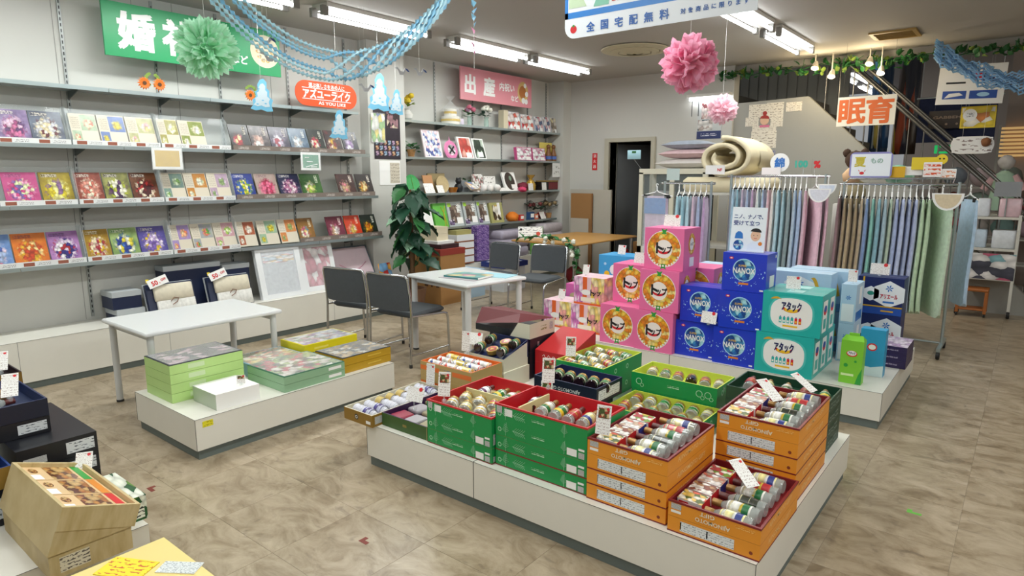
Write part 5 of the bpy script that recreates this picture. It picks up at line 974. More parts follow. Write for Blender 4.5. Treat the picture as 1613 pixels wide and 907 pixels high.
def lay(name, meshes, cat, label, loc, rz, group, pitch=0, sc=1):
    t = thing(name, label, cat, loc, R(rz), group); t.rotation_euler = (0, R(pitch), R(rz)); t.scale = (sc,) * 3
    for m, n in zip(meshes, ('body', 'label_wrap', 'cap')): link_mesh(n, m, t)
    return t
BOXW = {}
def mini_box(label, loc, cols, side, group, rz=0, tilt=8):
    """small seasoning carton, printed top"""
    k = side + cols[0]
    if k not in BOXW:
        mb = MB(); mb.box(-.05, .05, -.033, .033, 0, .045, mat('mb' + side, side, .4), t=flower_mat('mbt' + k, cols, 4.5, rough=.45), f=mat('mbw', '#efece6', .4)); BOXW[k] = mb.mesh('box')
        q = MB(); q.box(-.045, -.005, -.0342, -.0332, .01, .036, mat('mbp' + side, side, .4)); BOXW[k + 'p'] = q.mesh('side_print')
    t = thing('seasoning_box', label, 'box', loc, R(rz), group); t.rotation_euler = (R(tilt), 0, R(rz)); link_mesh('box', BOXW[k], t); link_mesh('side_print', BOXW[k + 'p'], t)
def pop(label, loc, h=.11, w_=.06, rz=20, ht=.1, face=None, tilt=12):
    """price card on a clear clip"""
    t = thing('price_pop', label, 'price card', loc, R(rz), 'clip-on price cards'); f_ = face or POPF
    mb = MB(); mb.tube([(0, 0, 0), (0, 0, ht)], .004, CLEAR, 6); mb.lathe([(.012, 0), (.012, .015), (.006, .02)], CLEAR, 8); mb.build('clip', t)
    mb = MB(); mb.M = T3(0, -.004, ht) @ RX(-tilt); mb.box(-w_ / 2, w_ / 2, -.001, .001, 0, h, PAPER, f=TAGPRINT); c = mb.build('card', t)
    mb = MB(); mb.M = T3(0, -.004, ht) @ RX(-tilt); Q(mb, -w_ * .38, w_ * .38, h * .55, h * .9, -.0015, f_); mb.disc((w_ * .28, -.002, h * .88), w_ * .11, RED, 'y', 10); mb.build('picture', c)
POPF = flower_mat('pop_photo', ['#6a4a2a', '#c88a4a', '#4a5a2a', '#d8c090', '#a03a28'], 4)
FR = ('front', 'second', 'third', 'fourth', 'fifth', 'back')
def fill_orange(T, who):
    cx, cy, z, w_, d_, h = T
    kinds = (('#c8282c', ['#ece4d4', '#e0582c', '#e8c060', '#5a6a30', '#ece4d4']), ('#c8282c', ['#f0ece6', '#b88a60', '#efe8e0', '#8a4a38']), ('#2a3a8c', ['#f0eeea', '#d87a68', '#efe8e4', '#c8a890']), ('#c8282c', ['#ece6da', '#d8b83c', '#b83038', '#7a9a38', '#ece6da']))
    n = 4
    for k in range(n):
        s_, c_ = kinds[k]; mini_box('small %s seasoning carton, %s from the front in the %s' % ('blue' if s_ != '#c8282c' else 'red', ORD[k], who), (cx - w_ / 2 + .068, cy - d_ / 2 + .06 + k * (d_ - .09) / n + .02, z + .018), c_, s_, 'seasoning cartons', -4)
    ks = ['white_blue', 'yellow', 'black', 'yellow', 'red', 'white_blue']
    for k in range(6):
        lay('oil_bottle', BT_[ks[k]], 'bottle', '%s labelled bottle, %s from the front in the %s' % ({'white_blue': 'white and blue', 'yellow': 'yellow', 'black': 'dark', 'red': 'red'}[ks[k]], ORD[k], who), (cx - w_ / 2 + .128, cy - d_ / 2 + .045 + k * (d_ - .08) / 5.2, z + .043 + (.004 if k % 2 else 0)), -3, 'bottles in the orange trays', 0, min(1, (w_ - .14) / .175))
gO = 'orange food gift boxes'
T1 = gift_stack('orange_gift_box', 'front orange gift stack at the platform corner', -.957, -.612, 2.15, 2.61, .2405, 1, .063, .063, ORG, MAR, MAR, orange_front_closed, orange_front_tray, gO); fill_orange(T1, 'front corner orange tray')
T2 = gift_stack('orange_gift_box', 'middle orange gift stack beside the green stack', -1.332, -.975, 2.17, 2.63, .2405, 3, .067, .067, ORG, MAR, MAR, orange_front_closed, orange_front_tray, gO); fill_orange(T2, 'middle orange tray')
T3_ = gift_stack('orange_gift_box', 'tall rear orange gift stack', -.968, -.632, 2.64, 3.14, .2405, 4, .066, .066, ORG, MAR, MAR, orange_front_closed, orange_front_tray, gO); fill_orange(T3_, 'tall rear orange tray')
gG = 'green food gift boxes'; CREAMD = mat('divider_cream', '#d8cf9a', .5)
gf1 = lambda mb, w_, d_, h: green_front(mb, w_, d_, h, 1); gf2 = lambda mb, w_, d_, h: green_front(mb, w_, d_, h, 2)
G1 = gift_stack('green_gift_box', 'wide green gift stack in the middle of the platform', -1.838, -1.34, 2.18, 2.5, .2405, 2, .075, .15, GRN, TRED, MAR, gf1, gf2, gG)
G2 = gift_stack('green_gift_box', 'smaller green gift stack at the left', -2.272, -1.845, 2.16, 2.66, .2405, 1, .076, .152, GRN, TRED, MAR, gf1, gf2, gG)
def bed(T, depth, m, name='liner'):
    """raised card liner on which the goods rest"""
    cx, cy, z, w_, d_, h = T; MB().box(-w_ / 2 + .009, w_ / 2 - .009, -d_ / 2 + .009, d_ / 2 - .009, .012, h - depth, m).build(name, [o for o in COL.objects if o.name.startswith(('green_gift_tray', 'gold', 'lime', 'navy')) and abs(o.location.x - cx) < .01 and abs(o.location.y - cy) < .01 and o.parent is None and abs(o.location.z - z) < .01][-1])
bed(G1, .079, TRED); bed(G2, .079, CREAMD)
cx, cy, z, w_, d_, h = G1; zz = z + h - .045
lay('soy_bottle', SOYB, 'bottle', 'dark soy bottle at the left end of the wide green tray', (cx - .2, cy + .13, zz), -75, 'soy bottles'); lay('soy_bottle', SOYB, 'bottle', 'dark soy bottle at the right end of the wide green tray', (cx + .2, cy + .06, zz), -75, 'soy bottles')
for k, kk in enumerate(('yellow', 'green', 'red', 'white_blue')): lay('oil_bottle', BT_[kk], 'bottle', '%s labelled bottle, %s from the left in the wide green tray' % (kk.replace('_', ' and '), ORD[k]), (cx - .1 + k * .075, cy + .12, zz), -82, 'bottles in the green trays')
tag(MB().box(-.004, .004, -.12, .12, 0, .05, CREAMD).build('divider', None, (cx - .145, cy, z + h - .06)), 'cream divider strip in the wide green tray', 'divider')
cx, cy, z, w_, d_, h = G2; zz = z + h - .045
lay('soy_bottle', SOYB, 'bottle', 'dark soy bottle at the back of the smaller green tray', (cx - .16, cy + .2, zz), -80, 'soy bottles')
for k in range(3): lay('oil_bottle', BT_[('green', 'yellow', 'green')[k]], 'bottle', 'green and yellow bottle, %s from the left in the back of the smaller green tray' % ORD[k], (cx - .06 + k * .075, cy + .21, zz), -80, 'bottles in the green trays')
for r_ in range(2):
    for k in range(4): lay('dressing_jar', JR[('yellow', 'white_blue', 'yellow', 'red')[(k + r_) % 4]], 'jar', 'jar %s from the left in the %s row of the smaller green tray' % (ORD[k], ('front', 'middle')[r_]), (cx - .168 + k * .095, cy - .1 + r_ * .1, zz), -60, 'jars in the smaller green tray')
tag(MB().box(-.2, .2, -.004, .004, 0, .05, CREAMD).build('divider', None, (cx, cy + .03, z + h - .06)), 'cream divider strip across the smaller green tray', 'divider')
# gold box of white jars and the purple rimmed green box, left end
GOLDB = mat('box_gold', '#8f6c22', .4); CRI = mat('tray_cream', '#d2cbb4', .5); PURI = mat('tray_purple', '#3a1f4a', .4); DGRN = mat('box_olive_green', '#3a5a26', .45)
def tray_thing(name, label, x0, x1, y0, y1, z, h, out, inn, prnt=None, liner=None):
    cx, cy, w_, d_ = (x0 + x1) / 2, (y0 + y1) / 2, x1 - x0, y1 - y0; t = thing(name, label, 'gift tray', (cx, cy, z)); shell(MB(), w_, d_, h, out, inn, .007).build('tray', t) if True else 0
    if prnt: p = MB(); prnt(p, w_, d_, h); p.build('printing', t)
    if liner: MB().box(-w_ / 2 + .008, w_ / 2 - .008, -d_ / 2 + .008, d_ / 2 - .008, .012, h - liner[0], liner[1]).build('liner', t)
    return cx, cy, z, w_, d_, h
def pr_gold(p, w_, d_, h):
    c = -d_ / 2 - .0006; p.disc((-.01, c, h * .5), .016, BLACK, 'y', 14); p.disc((-.01, c - .0003, h * .5), .010, PAPER, 'y', 12, .006); Q(p, w_ / 2 - .05, w_ / 2 - .012, h * .2, h * .45, c, PAPER); QX(p, -d_ / 2 + .02, -d_ / 2 + .09, h * .2, h * .8, w_ / 2 + .0006, BAR)
A_ = tray_thing('gold_gift_tray', 'gold sided tray of white capped jars at the left end of the platform', -2.874, -2.636, 2.1, 2.68, .2405, .068, GOLDB, CRI, pr_gold, (.0515, CRI))
PEARL = mat('jar_pearl', '#d8d8e2', .25, coat=.5); GOLDP = mat('pearl_gold', '#c9b06a', .3); VIO = flower_mat('violet_wrap', ['#4a4a9a', '#e0e0ec', '#5a4a8a', '#cfd0e4'], 4)
def pearl(kind):
    b_ = MB(); b_.M = RY(90); rs = [(0, 0)]
    for k in range(5): rs += [(.022, .004 + k * .036), (.03, .018 + k * .036), (.022, .034 + k * .036)]
    b_.lathe(rs + [(0, .182)], PEARL, 12); l = MB(); l.M = RY(90); l.lathe([(.0305, .02), (.0305, .07)] if kind else [(.031, .11), (.031, .17)], GOLDP if kind else VIO, 12); c = MB(); c.M = RY(90); c.lathe([(.022, .182), (.02, .19), (0, .192)], PEARL, 10); return b_.mesh('roll'), l.mesh('wrap'), c.mesh('end')
PM = [pearl(0), pearl(1)]
cx, cy, z, w_, d_, h = A_
for k in range(7): lay('wrapped_roll', PM[0 if k in (0, 1, 5, 6) else 1], 'sweets', '%s white wrapped roll from the front in the gold tray' % ORD[k], (cx - .098, cy - .23 + k * .077, z + h - .02), -4, 'white wrapped rolls')
def pr_pg(p, w_, d_, h): c = -d_ / 2 - .0006; Q(p, -.01, .02, h * .4, h * .6, c, mat('crest_gold', '#8a7a3a', .5)); Q(p, w_ / 2 - .004, w_ / 2, .0, h, c, mat('edge_tan', '#b59a6a', .5))
A_ = tray_thing('purple_rim_tray', 'dark green tray with a purple rim and sweets at the left front', -2.63, -2.282, 2.166, 2.6, .2405, .072, DGRN, PURI, pr_pg, (.045, PURI)); cx, cy, z, w_, d_, h = A_
SWC = [flower_mat('sweet%d' % k, c, 3, coat=.8) for k, c in enumerate((['#e8e4e6', '#c03a58', '#f0eef0', '#3a2030'], ['#5a2a5a', '#d8d0d8', '#7a3a6a', '#e8e4e8'], ['#3a3a3a', '#c8b890', '#6a5a48', '#e0d8c8']))]
for r_ in range(3):
    for k in range(3): tag(MB().rbox(-.048, .048, -.05, .05, 0, .024, SWC[(r_ + k) % 3], .01).build('sweet_packet', None, (cx - .11 + k * .11, cy - .13 + r_ * .13, z + h - .044), (0, 0, R(8 * (k - 1)))), 'wrapped sweet packet, %s from the left in the %s row of the purple rimmed tray' % (ORD[k], FR[r_] if r_ else 'front'), 'packet', 'sweet packets')
# orange edged tray of cans over a matching box
ORI = mat('rim_orange', '#e0702a', .4); KRA = mat('box_kraft', '#b5985e', .55)
def pr_can(p, w_, d_, h): c = -d_ / 2 - .0006; Q(p, -w_ / 2, -.05, h * .45, h * .75, c, ORI); Q(p, .06, w_ / 2, h * .45, h * .75, c, ORI); Q(p, -.04, .05, h * .4, h * .75, c, print_mat('kraft_print', '#b5985e', '#6a7a88', 6, 1.5, .4))
t = thing('can_gift_box', 'closed kraft box with orange bands under the tray of cans', 'gift box', (-2.685, 2.86, .2405)); mb = MB(); mb.box(-.215, .215, -.15, .15, 0, .094, KRA); mb.build('body', t); p = MB(); pr_can(p, .43, .3, .09); p.build('printing', t)
A_ = tray_thing('can_gift_tray', 'kraft tray with an orange rim holding drink cans', -2.9, -2.47, 2.71, 3.01 - .015, .335, .095, KRA, ORI, pr_can, (.05, ORI)); cx, cy, z, w_, d_, h = A_
CANL = [flower_mat('can%d' % k, c, 3, rough=.25, coat=.6) for k, c in enumerate((['#e8e6e4', '#d83a2a', '#f0eeea', '#2a4a9a'], ['#e8e4dc', '#e8b83a', '#f0ece4', '#c83a2a'], ['#dfe4e8', '#3a6ab0', '#e8c84a', '#eef0f2'])) ]
CANM = []
for k in range(3):
    b_ = MB(); b_.M = RY(90); b_.lathe([(.02, 0), (.026, .004), (.026, .11), (.02, .115), (0, .115)], CANL[k], 14); l = MB(); l.M = RY(90); l.lathe([(0, .001), (.022, .0), (.023, -.002)], CHROME, 14); c = MB(); c.M = RY(90); c.lathe([(.0265, .02), (.0265, .024)], CHROME, 14); CANM.append((b_.mesh('can'), l.mesh('lid'), c.mesh('ring')))
for k in range(3):
    for j in range(3): lay('drink_can', CANM[(k + j) % 3], 'can', 'drink can %s from the left in the %s row of the kraft tray' % (ORD[k], FR[j]), (cx - .19 + k * .125, cy - .08 + j * .082, z + h - .0225), -3, 'cans in the kraft tray')
# cream display box with jars, dark stack, red boxes
CRB = mat('box_cream', '#d9d5c0', .45); NVI = mat('tray_navy', '#222b52', .4)
t = thing('cream_gift_box', 'closed cream gift box under the jar display', 'gift box', (-2.615, 3.14, .2405)); MB().box(-.15, .15, -.13, .13, 0, .115, CRB).build('body', t)
t = thing('jar_display_box', 'cream display box with a navy tray of gold lidded jars', 'gift tray', (-2.62, 3.14, .356)); mb = MB(); a, c = .145, .125
mb.box(-a, a, -c, c, 0, .05, CRB)
for x_, m_ in ((-a, CRB), (a, CRB)): mb.add([(x_, -c, .05), (x_, c, .05), (x_, c, .15), (x_, -c, .085)], [(0, 1, 2, 3)], m_)
mb.add([(-a, -c, .05), (a, -c, .05), (a, -c, .085), (-a, -c, .085)], [(0, 1, 2, 3)], CRB); mb.build('box', t)
mb = MB(); mb.add([(-a, -c, .06), (a, -c, .06), (a, c, .125), (-a, c, .125)], [(0, 1, 2, 3)], NVI)
mb.box(-a - .002, a + .002, c - .006, c + .002, .05, .165, NVI); mb.add([(-a - .001, -c, .086), (-a - .001, c, .165), (-a + .006, c, .165), (-a + .006, -c, .086)], [(0, 1, 2, 3)], NVI); mb.add([(a + .001, -c, .086), (a + .001, c, .165), (a - .006, c, .165), (a - .006, -c, .086)], [(3, 2, 1, 0)], NVI); mb.build('navy_tray', t)
mb = MB(); Q(mb, -.11, -.07, .015, .04, -c - .0006, print_mat('crm_small', '#d9d5c0', '#7a7a80', 8, 3, .5)); Q(mb, -.06, -.02, .015, .035, -c - .0006, RED); mb.build('printing', t)
for k, (x_, y_, disc) in enumerate(((-.1, -.06, 0), (-.1, .05, 0), (0, -.055, 1), (.02, .06, 1), (.09, -.06, 0), (.1, .05, 0))):
    zz = .356 + .092 + (y_ + .125) / .25 * .065
    if disc:
        t2 = thing('pate_tin', 'gold lidded tin showing its round top, %s in the cream display' % ('front' if k == 2 else 'back'), 'jar', (-2.62 + x_, 3.14 + y_, zz - .018), 0, 'jars in the cream display'); t2.rotation_euler = (R(15), 0, 0); mb = MB(); mb.lathe([(0, 0), (.038, 0), (.04, .02), (.04, .028), (0, .03)], LIDG, 18); mb.build('tin', t2); mb = MB(); mb.disc((0, 0, .0305), .03, LB_['red'], 'z', 16); mb.build('round_label', t2)
    else: lay('honey_jar', JR['gold'], 'jar', 'dark jar with a gold lid, %s %s in the cream display' % ('front' if y_ < 0 else 'back', 'left' if x_ < 0 else 'right'), (-2.62 + x_ - .01, 3.14 + y_ + .03, zz + .01), -75, 'jars in the cream display', 0, .85)
BLKB = mat('box_black', '#191c26', .4); BRR = mat('box_brownred', '#6a1f24', .4)
for k, (z_, q) in enumerate(((.2405, 'lowest'), (.331, 'middle'), (.422, 'top'))):
    t = thing('black_gift_box', '%s black gift box in the dark stack at the back' % q, 'gift box', (-2.66, 3.445, z_), 0, 'black gift boxes'); MB().box(-.175, .175, -.14, .14, 0, .09, BLKB).build('body', t); mb = MB(); mb.box(.1755, .1765, -.06, -.04, .03, .06, STEEL); mb.build('clasp', t)
t = thing('open_lid_box', 'black and cream open box with a dark red inner lid on the dark stack', 'gift box', (-2.71, 3.44, .5135)); mb = MB()
mb.box(-.25, .225, -.14, .14, 0, .045, BLKB, f=BLKB); mb.build('body', t)
mb = MB(); mb.add([(.06, -.142, .0), (.226, -.142, .0), (.226, -.142, .1), (.13, -.142, .1)], [(0, 1, 2, 3)], CRB); mb.add([(.2265, -.142, 0), (.2265, .142, 0), (.2265, .142, .1), (.2265, -.142, .1)], [(0, 1, 2, 3)], CRB); mb.build('cream_corner', t)
mb = MB(); mb.add([(-.25, -.14, .045), (.13, -.14, .1), (.1, -.08, .15), (-.245, -.08, .15)], [(0, 1, 2, 3)], BRR); mb.add([(.13, -.14, .1), (.225, .14, .1), (.1, -.08, .15)], [(0, 1, 2)], BRR); mb.add([(-.245, -.08, .15), (.1, -.08, .15), (.225, .14, .1), (-.245, .14, .12)], [(0, 1, 2, 3)], BRR); mb.build('inner_lid', t)
mb = MB(); QX(mb, -.02, .05, .035, .07, .2272, print_mat('crm2', '#d9d5c0', '#8a8a50', 6, 1.5, .4)); QX(mb, .08, .12, .03, .08, .2272, BAR); mb.build('printing', t)
RDB = mat('box_bright_red', '#b81c22', .42)
t = thing('red_gift_box', 'closed red gift box at the back of the platform', 'gift box', (-2.33, 3.5, .2405), 0, 'red gift boxes'); MB().box(-.14, .13, -.16, .16, 0, .12, RDB).build('body', t)
t = thing('red_gift_box', 'red gift box with a sloping lid and white script on the other', 'gift box', (-2.33, 3.5, .361), 0, 'red gift boxes'); mb = MB(); mb.box(-.14, .13, -.16, .16, 0, .08, RDB); mb.add([(-.14, -.16, .08), (.13, -.16, .08), (.13, .16, .18), (-.14, .16, .18), (.13, .16, .08), (-.14, .16, .08)], [(0, 1, 2, 3), (1, 4, 2), (0, 3, 5), (4, 5, 3, 2)], RDB); mb.build('body', t)
mb = MB(); pts = [(-.08 + k * .012, -.1606, .045 + .012 * math.sin(k * 1.9)) for k in range(14)]; mb.tube(pts, .0014, PAPER, 4); mb.build('script', t)
# yellow rimmed trays, navy tray, dark green boxes
LIM = mat('rim_lime', '#c9d850', .45); DKN = mat('box_navy', '#141a30', .4); DKG = mat('box_darkgreen', '#173f2b', .45)
def pr_lime(p, w_, d_, h):
    c = -d_ / 2 - .0006; a = w_ / 2
    for x_ in (-a + .05, a - .1, a - .05): p.disc((x_, c, h * .5), .02, SPRIG, 'y', 12, .016); p.disc((x_ + .02, c, h * .3), .012, SPRIG, 'y', 10, .009)
    Q(p, -.03, .04, h * .45, h * .6, c, print_mat('green_small', '#1d8a45', '#b8e0c0', 9, 1.5, .42))
    for y_ in (-d_ * .2, d_ * .1): p.disc((a + .0006, y_, h * .55), .016, SPRIG, 'x', 10, .010)
t = thing('green_gift_carton', 'closed green box under the yellow rimmed tray at the back left', 'gift box', (-2.035, 3.44, .2405), 0, 'yellow rimmed gifts'); MB().box(-.168, .168, -.235, .235, 0, .11, GRN).build('body', t); p = MB(); pr_lime(p, .336, .47, .11); p.build('printing', t)
Y1 = tray_thing('lime_gift_tray', 'yellow rimmed green tray of jars at the back left of the platform', -2.205, -1.865, 3.2, 3.68, .352, .1, GRN, LIM, pr_lime, (.064, LIM)); cx, cy, z, w_, d_, h = Y1
for r_ in range(4):
    for k in range(3): lay('dressing_jar', JR[('red', 'green', 'yellow', 'green', 'white_blue')[(r_ * 3 + k) % 5]], 'jar', 'jar %s from the left in the %s row of the back left yellow rimmed tray' % (ORD[k], FR[r_]), (cx - .147 + k * .1, cy - .15 + r_ * .11, z + h - .03), -25, 'jars in the yellow rimmed trays')
Y2b = thing('green_gift_carton', 'closed green box under the wide yellow rimmed tray at the back', 'gift box', (-1.49, 3.46, .2405), 0, 'yellow rimmed gifts'); MB().box(-.255, .255, -.13, .13, 0, .09, GRN).build('body', Y2b); p = MB(); pr_lime(p, .51, .26, .09); p.build('printing', Y2b)
Y2 = tray_thing('lime_gift_tray', 'wide yellow rimmed green tray of jars at the back middle', -1.75, -1.23, 3.33, 3.6, .3315, .1, GRN, LIM, pr_lime, (.064, LIM)); cx, cy, z, w_, d_, h = Y2
for k in range(6): lay('dressing_jar', JR[('white_blue', 'green', 'red', 'black', 'red', 'white_blue')[k]], 'jar', 'jar %s from the left in the wide yellow rimmed tray at the back' % ORD[k], (cx - .205 + k * .082, cy + .045, z + h - .03), -72, 'jars in the yellow rimmed trays')
Y3 = tray_thing('lime_gift_tray', 'low yellow rimmed tray of jars in front of the wide one', -1.72, -1.2, 2.98, 3.32, .2405, .085, GRN, LIM, pr_lime, (.059, LIM)); cx, cy, z, w_, d_, h = Y3
for r_ in range(2):
    for k in range(6): lay('dressing_jar', JR[('red', 'yellow', 'green', 'green', 'green', 'white_blue')[k]], 'jar', 'jar %s from the left in the %s row of the low yellow rimmed tray' % (ORD[k], ('front', 'back')[r_]), (cx - .21 + k * .084, cy - .02 + r_ * .15, z + h - .025), -78, 'jars in the yellow rimmed trays')
t = thing('black_base_box', 'black box under the navy gift tray', 'gift box', (-1.97, 3.03, .2405)); MB().box(-.2, .2, -.12, .12, 0, .1, BLKB).build('body', t)
def pr_navy(p, w_, d_, h):
    p.text('AJINOMOTO GIFT', .028, WHT, (.0, -d_ / 2 - .0006, h * .55), (-1, 0, 0), (0, 0, -1), fit=w_ * .5); QX(p, -d_ / 2 + .02, d_ / 2 - .03, h * .2, h * .8, w_ / 2 + .0006, ICON)
N1 = tray_thing('navy_gift_tray', 'navy tray of green labelled jars with upside down white lettering', -2.15, -1.73, 2.9, 3.18, .3415, .095, DKN, NVI, pr_navy, (.061, NVI)); cx, cy, z, w_, d_, h = N1
for k in range(5): lay('coffee_jar', JR['gold'], 'jar', 'dark jar with a green label, %s from the left in the navy tray' % ORD[k], (cx - .16 + k * .08, cy + .05, z + h - .026), -70, 'jars in the navy tray')
A_ = tray_thing('dark_bottle_tray', 'low black tray of dark bottles between the green and navy trays', -2.27, -1.86, 2.68, 2.88, .2405, .1, BLKB, mat('tray_darkgreen', '#1c3324', .4), None, (.05, BLKB)); cx, cy, z, w_, d_, h = A_
for k in range(4): lay('soy_bottle', SOYB, 'bottle', 'dark bottle, %s from the left in the low black tray' % ORD[k], (cx - .15 + k * .1, cy + .075, z + h - .026), -85, 'bottles in the black tray', 0, .85)
def pr_dg(p, w_, d_, h): QX(p, -d_ / 2 + .04, d_ / 2 - .06, h * .2, h * .8, w_ / 2 + .0006, print_mat('dgp', '#2c4a3a', '#7a8a80', 8, 2, .55))
mb = MB(); mb.box(-.24, .24, -.16, .16, 0, .0645, DKG); bm = mb.mesh('body'); p = MB(); pr_dg(p, .48, .32, .064); dpm = p.mesh('printing')
for k in range(3): t = thing('dark_green_gift_box', 'dark green gift box, %s from the bottom behind the tall orange stack' % ORD[k], 'gift box', (-.895, 3.36, .2405 + k * .065), 0, 'dark green gift boxes'); link_mesh('body', bm, t); link_mesh('printing', dpm, t)
A_ = tray_thing('dark_green_gift_tray', 'open dark green tray on the boxes behind the tall orange stack', -1.135, -.655, 3.2, 3.52, .4365, .07, DKG, DKG, pr_dg, (.042, DKG)); cx, cy, z, w_, d_, h = A_
for k in range(5): lay('oil_bottle', BT_[('red', 'white_blue', 'yellow', 'red', 'green')[k]], 'bottle', 'bottle %s from the left in the dark green tray' % ORD[k], (cx - .18 + k * .09, cy + .08, z + h - .012), -80, 'bottles in the dark green tray')
# price cards standing on the trays
for lb, x_, y_, z_, rz in (('price card on the smaller green tray', -2.18, 2.19, .46, 28), ('price card on the wide green tray', -1.76, 2.49, .54, 28), ('price card on the middle orange tray', -1.28, 2.2, .49, 12), ('price card on the low black tray', -1.92, 2.7, .338, 28), ('price card on the back left yellow rimmed tray', -2.13, 3.25, .44, 28)):
    pop('white photo ' + lb, (x_, y_, z_), .12, .062, rz, .035)
for lb, x_, y_, z_, rz in (('purple rimmed tray', -2.52, 2.3, .31, 10), ('cream jar display', -2.8, 3.1, .42, 20)): pop('wide white price card on the ' + lb, (x_, y_, z_), .08, .11, rz, .05, TAGPRINT, 25)
for lb, x_, y_, z_, rz, tl in (('front corner orange tray', -.72, 2.38, .37, 60, 60), ('tall rear orange tray', -.78, 2.85, .57, 60, 60), ('dark green tray at the right', -.74, 3.3, .5, 75, 60), ('gold tray', -2.72, 2.62, .3, 10, 5), ('kraft can tray', -2.78, 3.0, .42, 10, 5)): pop('clear sleeved price card leaning on the ' + lb, (x_, y_, z_), .13, .06, rz, .03, TAGPRINT, tl)
# ---------------------------------------------------------------- detergent cartons
PNK = mat('carton_pink', '#ea72a6', .38); BLU = mat('carton_blue', '#1c38c4', .32, coat=.3); TEA = mat('carton_teal', '#22b0aa', .35, coat=.2)
ROSES = flower_mat('rose_ring', ['#f0a828', '#f6cf50', '#e8862a', '#f8e08a', '#ef9a3a'], 9, rough=.4); BOW = mat('bow_green', '#2c9a3c', .45); SWO = mat('swoosh_red', '#d8202c', .4); SWY = mat('swoosh_yellow', '#f2c020', .4)
GLOBE = flower_mat('globe', ['#2a6ab8', '#6ab8d8', '#1a4a98', '#a8dce8', '#3a88c0'], 4, rough=.3); ICEB = mat('ring_ice', '#a8d4f0', .3); GOLDT = mat('gold_text', '#d9b45a', .4); PILL = mat('pill_orange', '#e0822c', .4)
HEXW = mat('hex_white', '#eef2f4', .4); FLB = mat('petal_blue', '#2a72c0', .4); KATR = mat('katakana_red', '#c8203c', .4); LBL = mat('carton_iceblue', '#b5d2e8', .4, var=.12, vscale=6); NVC = mat('carton_navy', '#17245e', .35); GLD = mat('ribbon_gold2', '#d8a82c', .35)
def rx(mb, kind, c, w_, h, size, u=(1, 0, 0)):
    pass
def pr_top(p, w_, d_, h):
    c = -d_ / 2; z = h * .5
    p.disc((0, c - .0006, z), .138, PAPER, 'y', 24, .05); p.disc((0, c - .0009, z), .133, ROSES, 'y', 28, .068); p.disc((0, c - .0012, z), .07, mat('ring_inside', '#f6ece6', .4), 'y', 24)
    p.disc((.0, c - .0015, z - .012), .05, SWO, 'y', 20, None, .55); p.disc((0, c - .0017, z + .004), .05, mat('ring_inside', '#f6ece6', .4), 'y', 20, None, .5)
    p.text('ト', .095, BLACK, (-.034, c - .0021, z + .006), bold=.045); p.text('ップ', .062, BLACK, (.026, c - .0021, z - .003), fit=.082, bold=.04)
    for s_ in (1, -1):
        zz = z - s_ * .126; p.add([(-.025, c - .0014, zz - s_ * .028), (-.012, c - .0014, zz), (-.022, c - .0014, zz + s_ * .012), (.022, c - .0014, zz + s_ * .012), (.012, c - .0014, zz), (.025, c - .0014, zz - s_ * .028), (0, c - .0014, zz - s_ * .018)], [tuple(range(7))], BOW)
    for k in range(13): a = R(205 + k * 130 / 12); p.disc((.128 * math.cos(a), c - .0018, z + .128 * math.sin(a)), .008, PAPER, 'y', 6)
    x = w_ / 2; p.disc((x + .0006, -.01, h * .62), .06, ROSES, 'x', 20, .035, 1.35); p.disc((x + .0009, -.01, h * .62), .036, PAPER, 'x', 16, None, 1.35); p.text('トップ', .03, BLACK, (x + .0013, -.01, h * .62), U, VV, fit=.05, bold=.03); QX(p, -.04, .04, h * .08, h * .3, x + .0006, PAPER)
def pr_nanox(p, w_, d_, h):
    c = -d_ / 2; z = h * .56
    p.disc((0, c - .0006, z), .08, ICEB, 'y', 26); p.disc((0, c - .0009, z), .073, GLOBE, 'y', 26); p.text('NANOX', .055, WHT, (0, c - .0013, z - .004), fit=.15, bold=.02); p.text('SUPER', .02, GOLDT, (-.012, c - .0013, z + .03), fit=.055, bold=.02)
    Q(p, -.035, .035, z - .102, z - .088, c - .0008, PILL); p.disc((-w_ / 2 + .06, c - .0008, h * .86), .016, KATR, 'y', 12, None, .6); p.disc((-w_ / 2 + .06, c - .001, h * .86), .009, PAPER, 'y', 10, None, .4)
    rn = random.Random(3)
    for k in range(34): a = rn.uniform(PI * 1.02, PI * 1.98); rr = rn.uniform(.098, .14); p.disc((rr * 1.05 * math.cos(a), c - .0007, z + .02 + rr * math.sin(a)), rn.choice((.0018, .003, .0045)), ICEB, 'y', 6)
    Q(p, w_ / 2 - .04, w_ / 2 - .015, .012, .022, c - .0007, PAPER); QX(p, -d_ * .15, d_ * .3, h * .12, h * .42, w_ / 2 + .0006, PAPER); QX(p, d_ * .3, d_ * .42, h * .86, h * .93, w_ / 2 + .0006, PAPER)
def superell(p, cx, cz, a, b_, y, m, n=36, e=2.6):
    V = []
    for k in range(n):
        t_ = 2 * PI * k / n; co, si = math.cos(t_), math.sin(t_); V.append((cx + a * math.copysign(abs(co) ** (2 / e), co), y, cz + b_ * math.copysign(abs(si) ** (2 / e), si)))
    p.add(V, [tuple(range(n))], m)
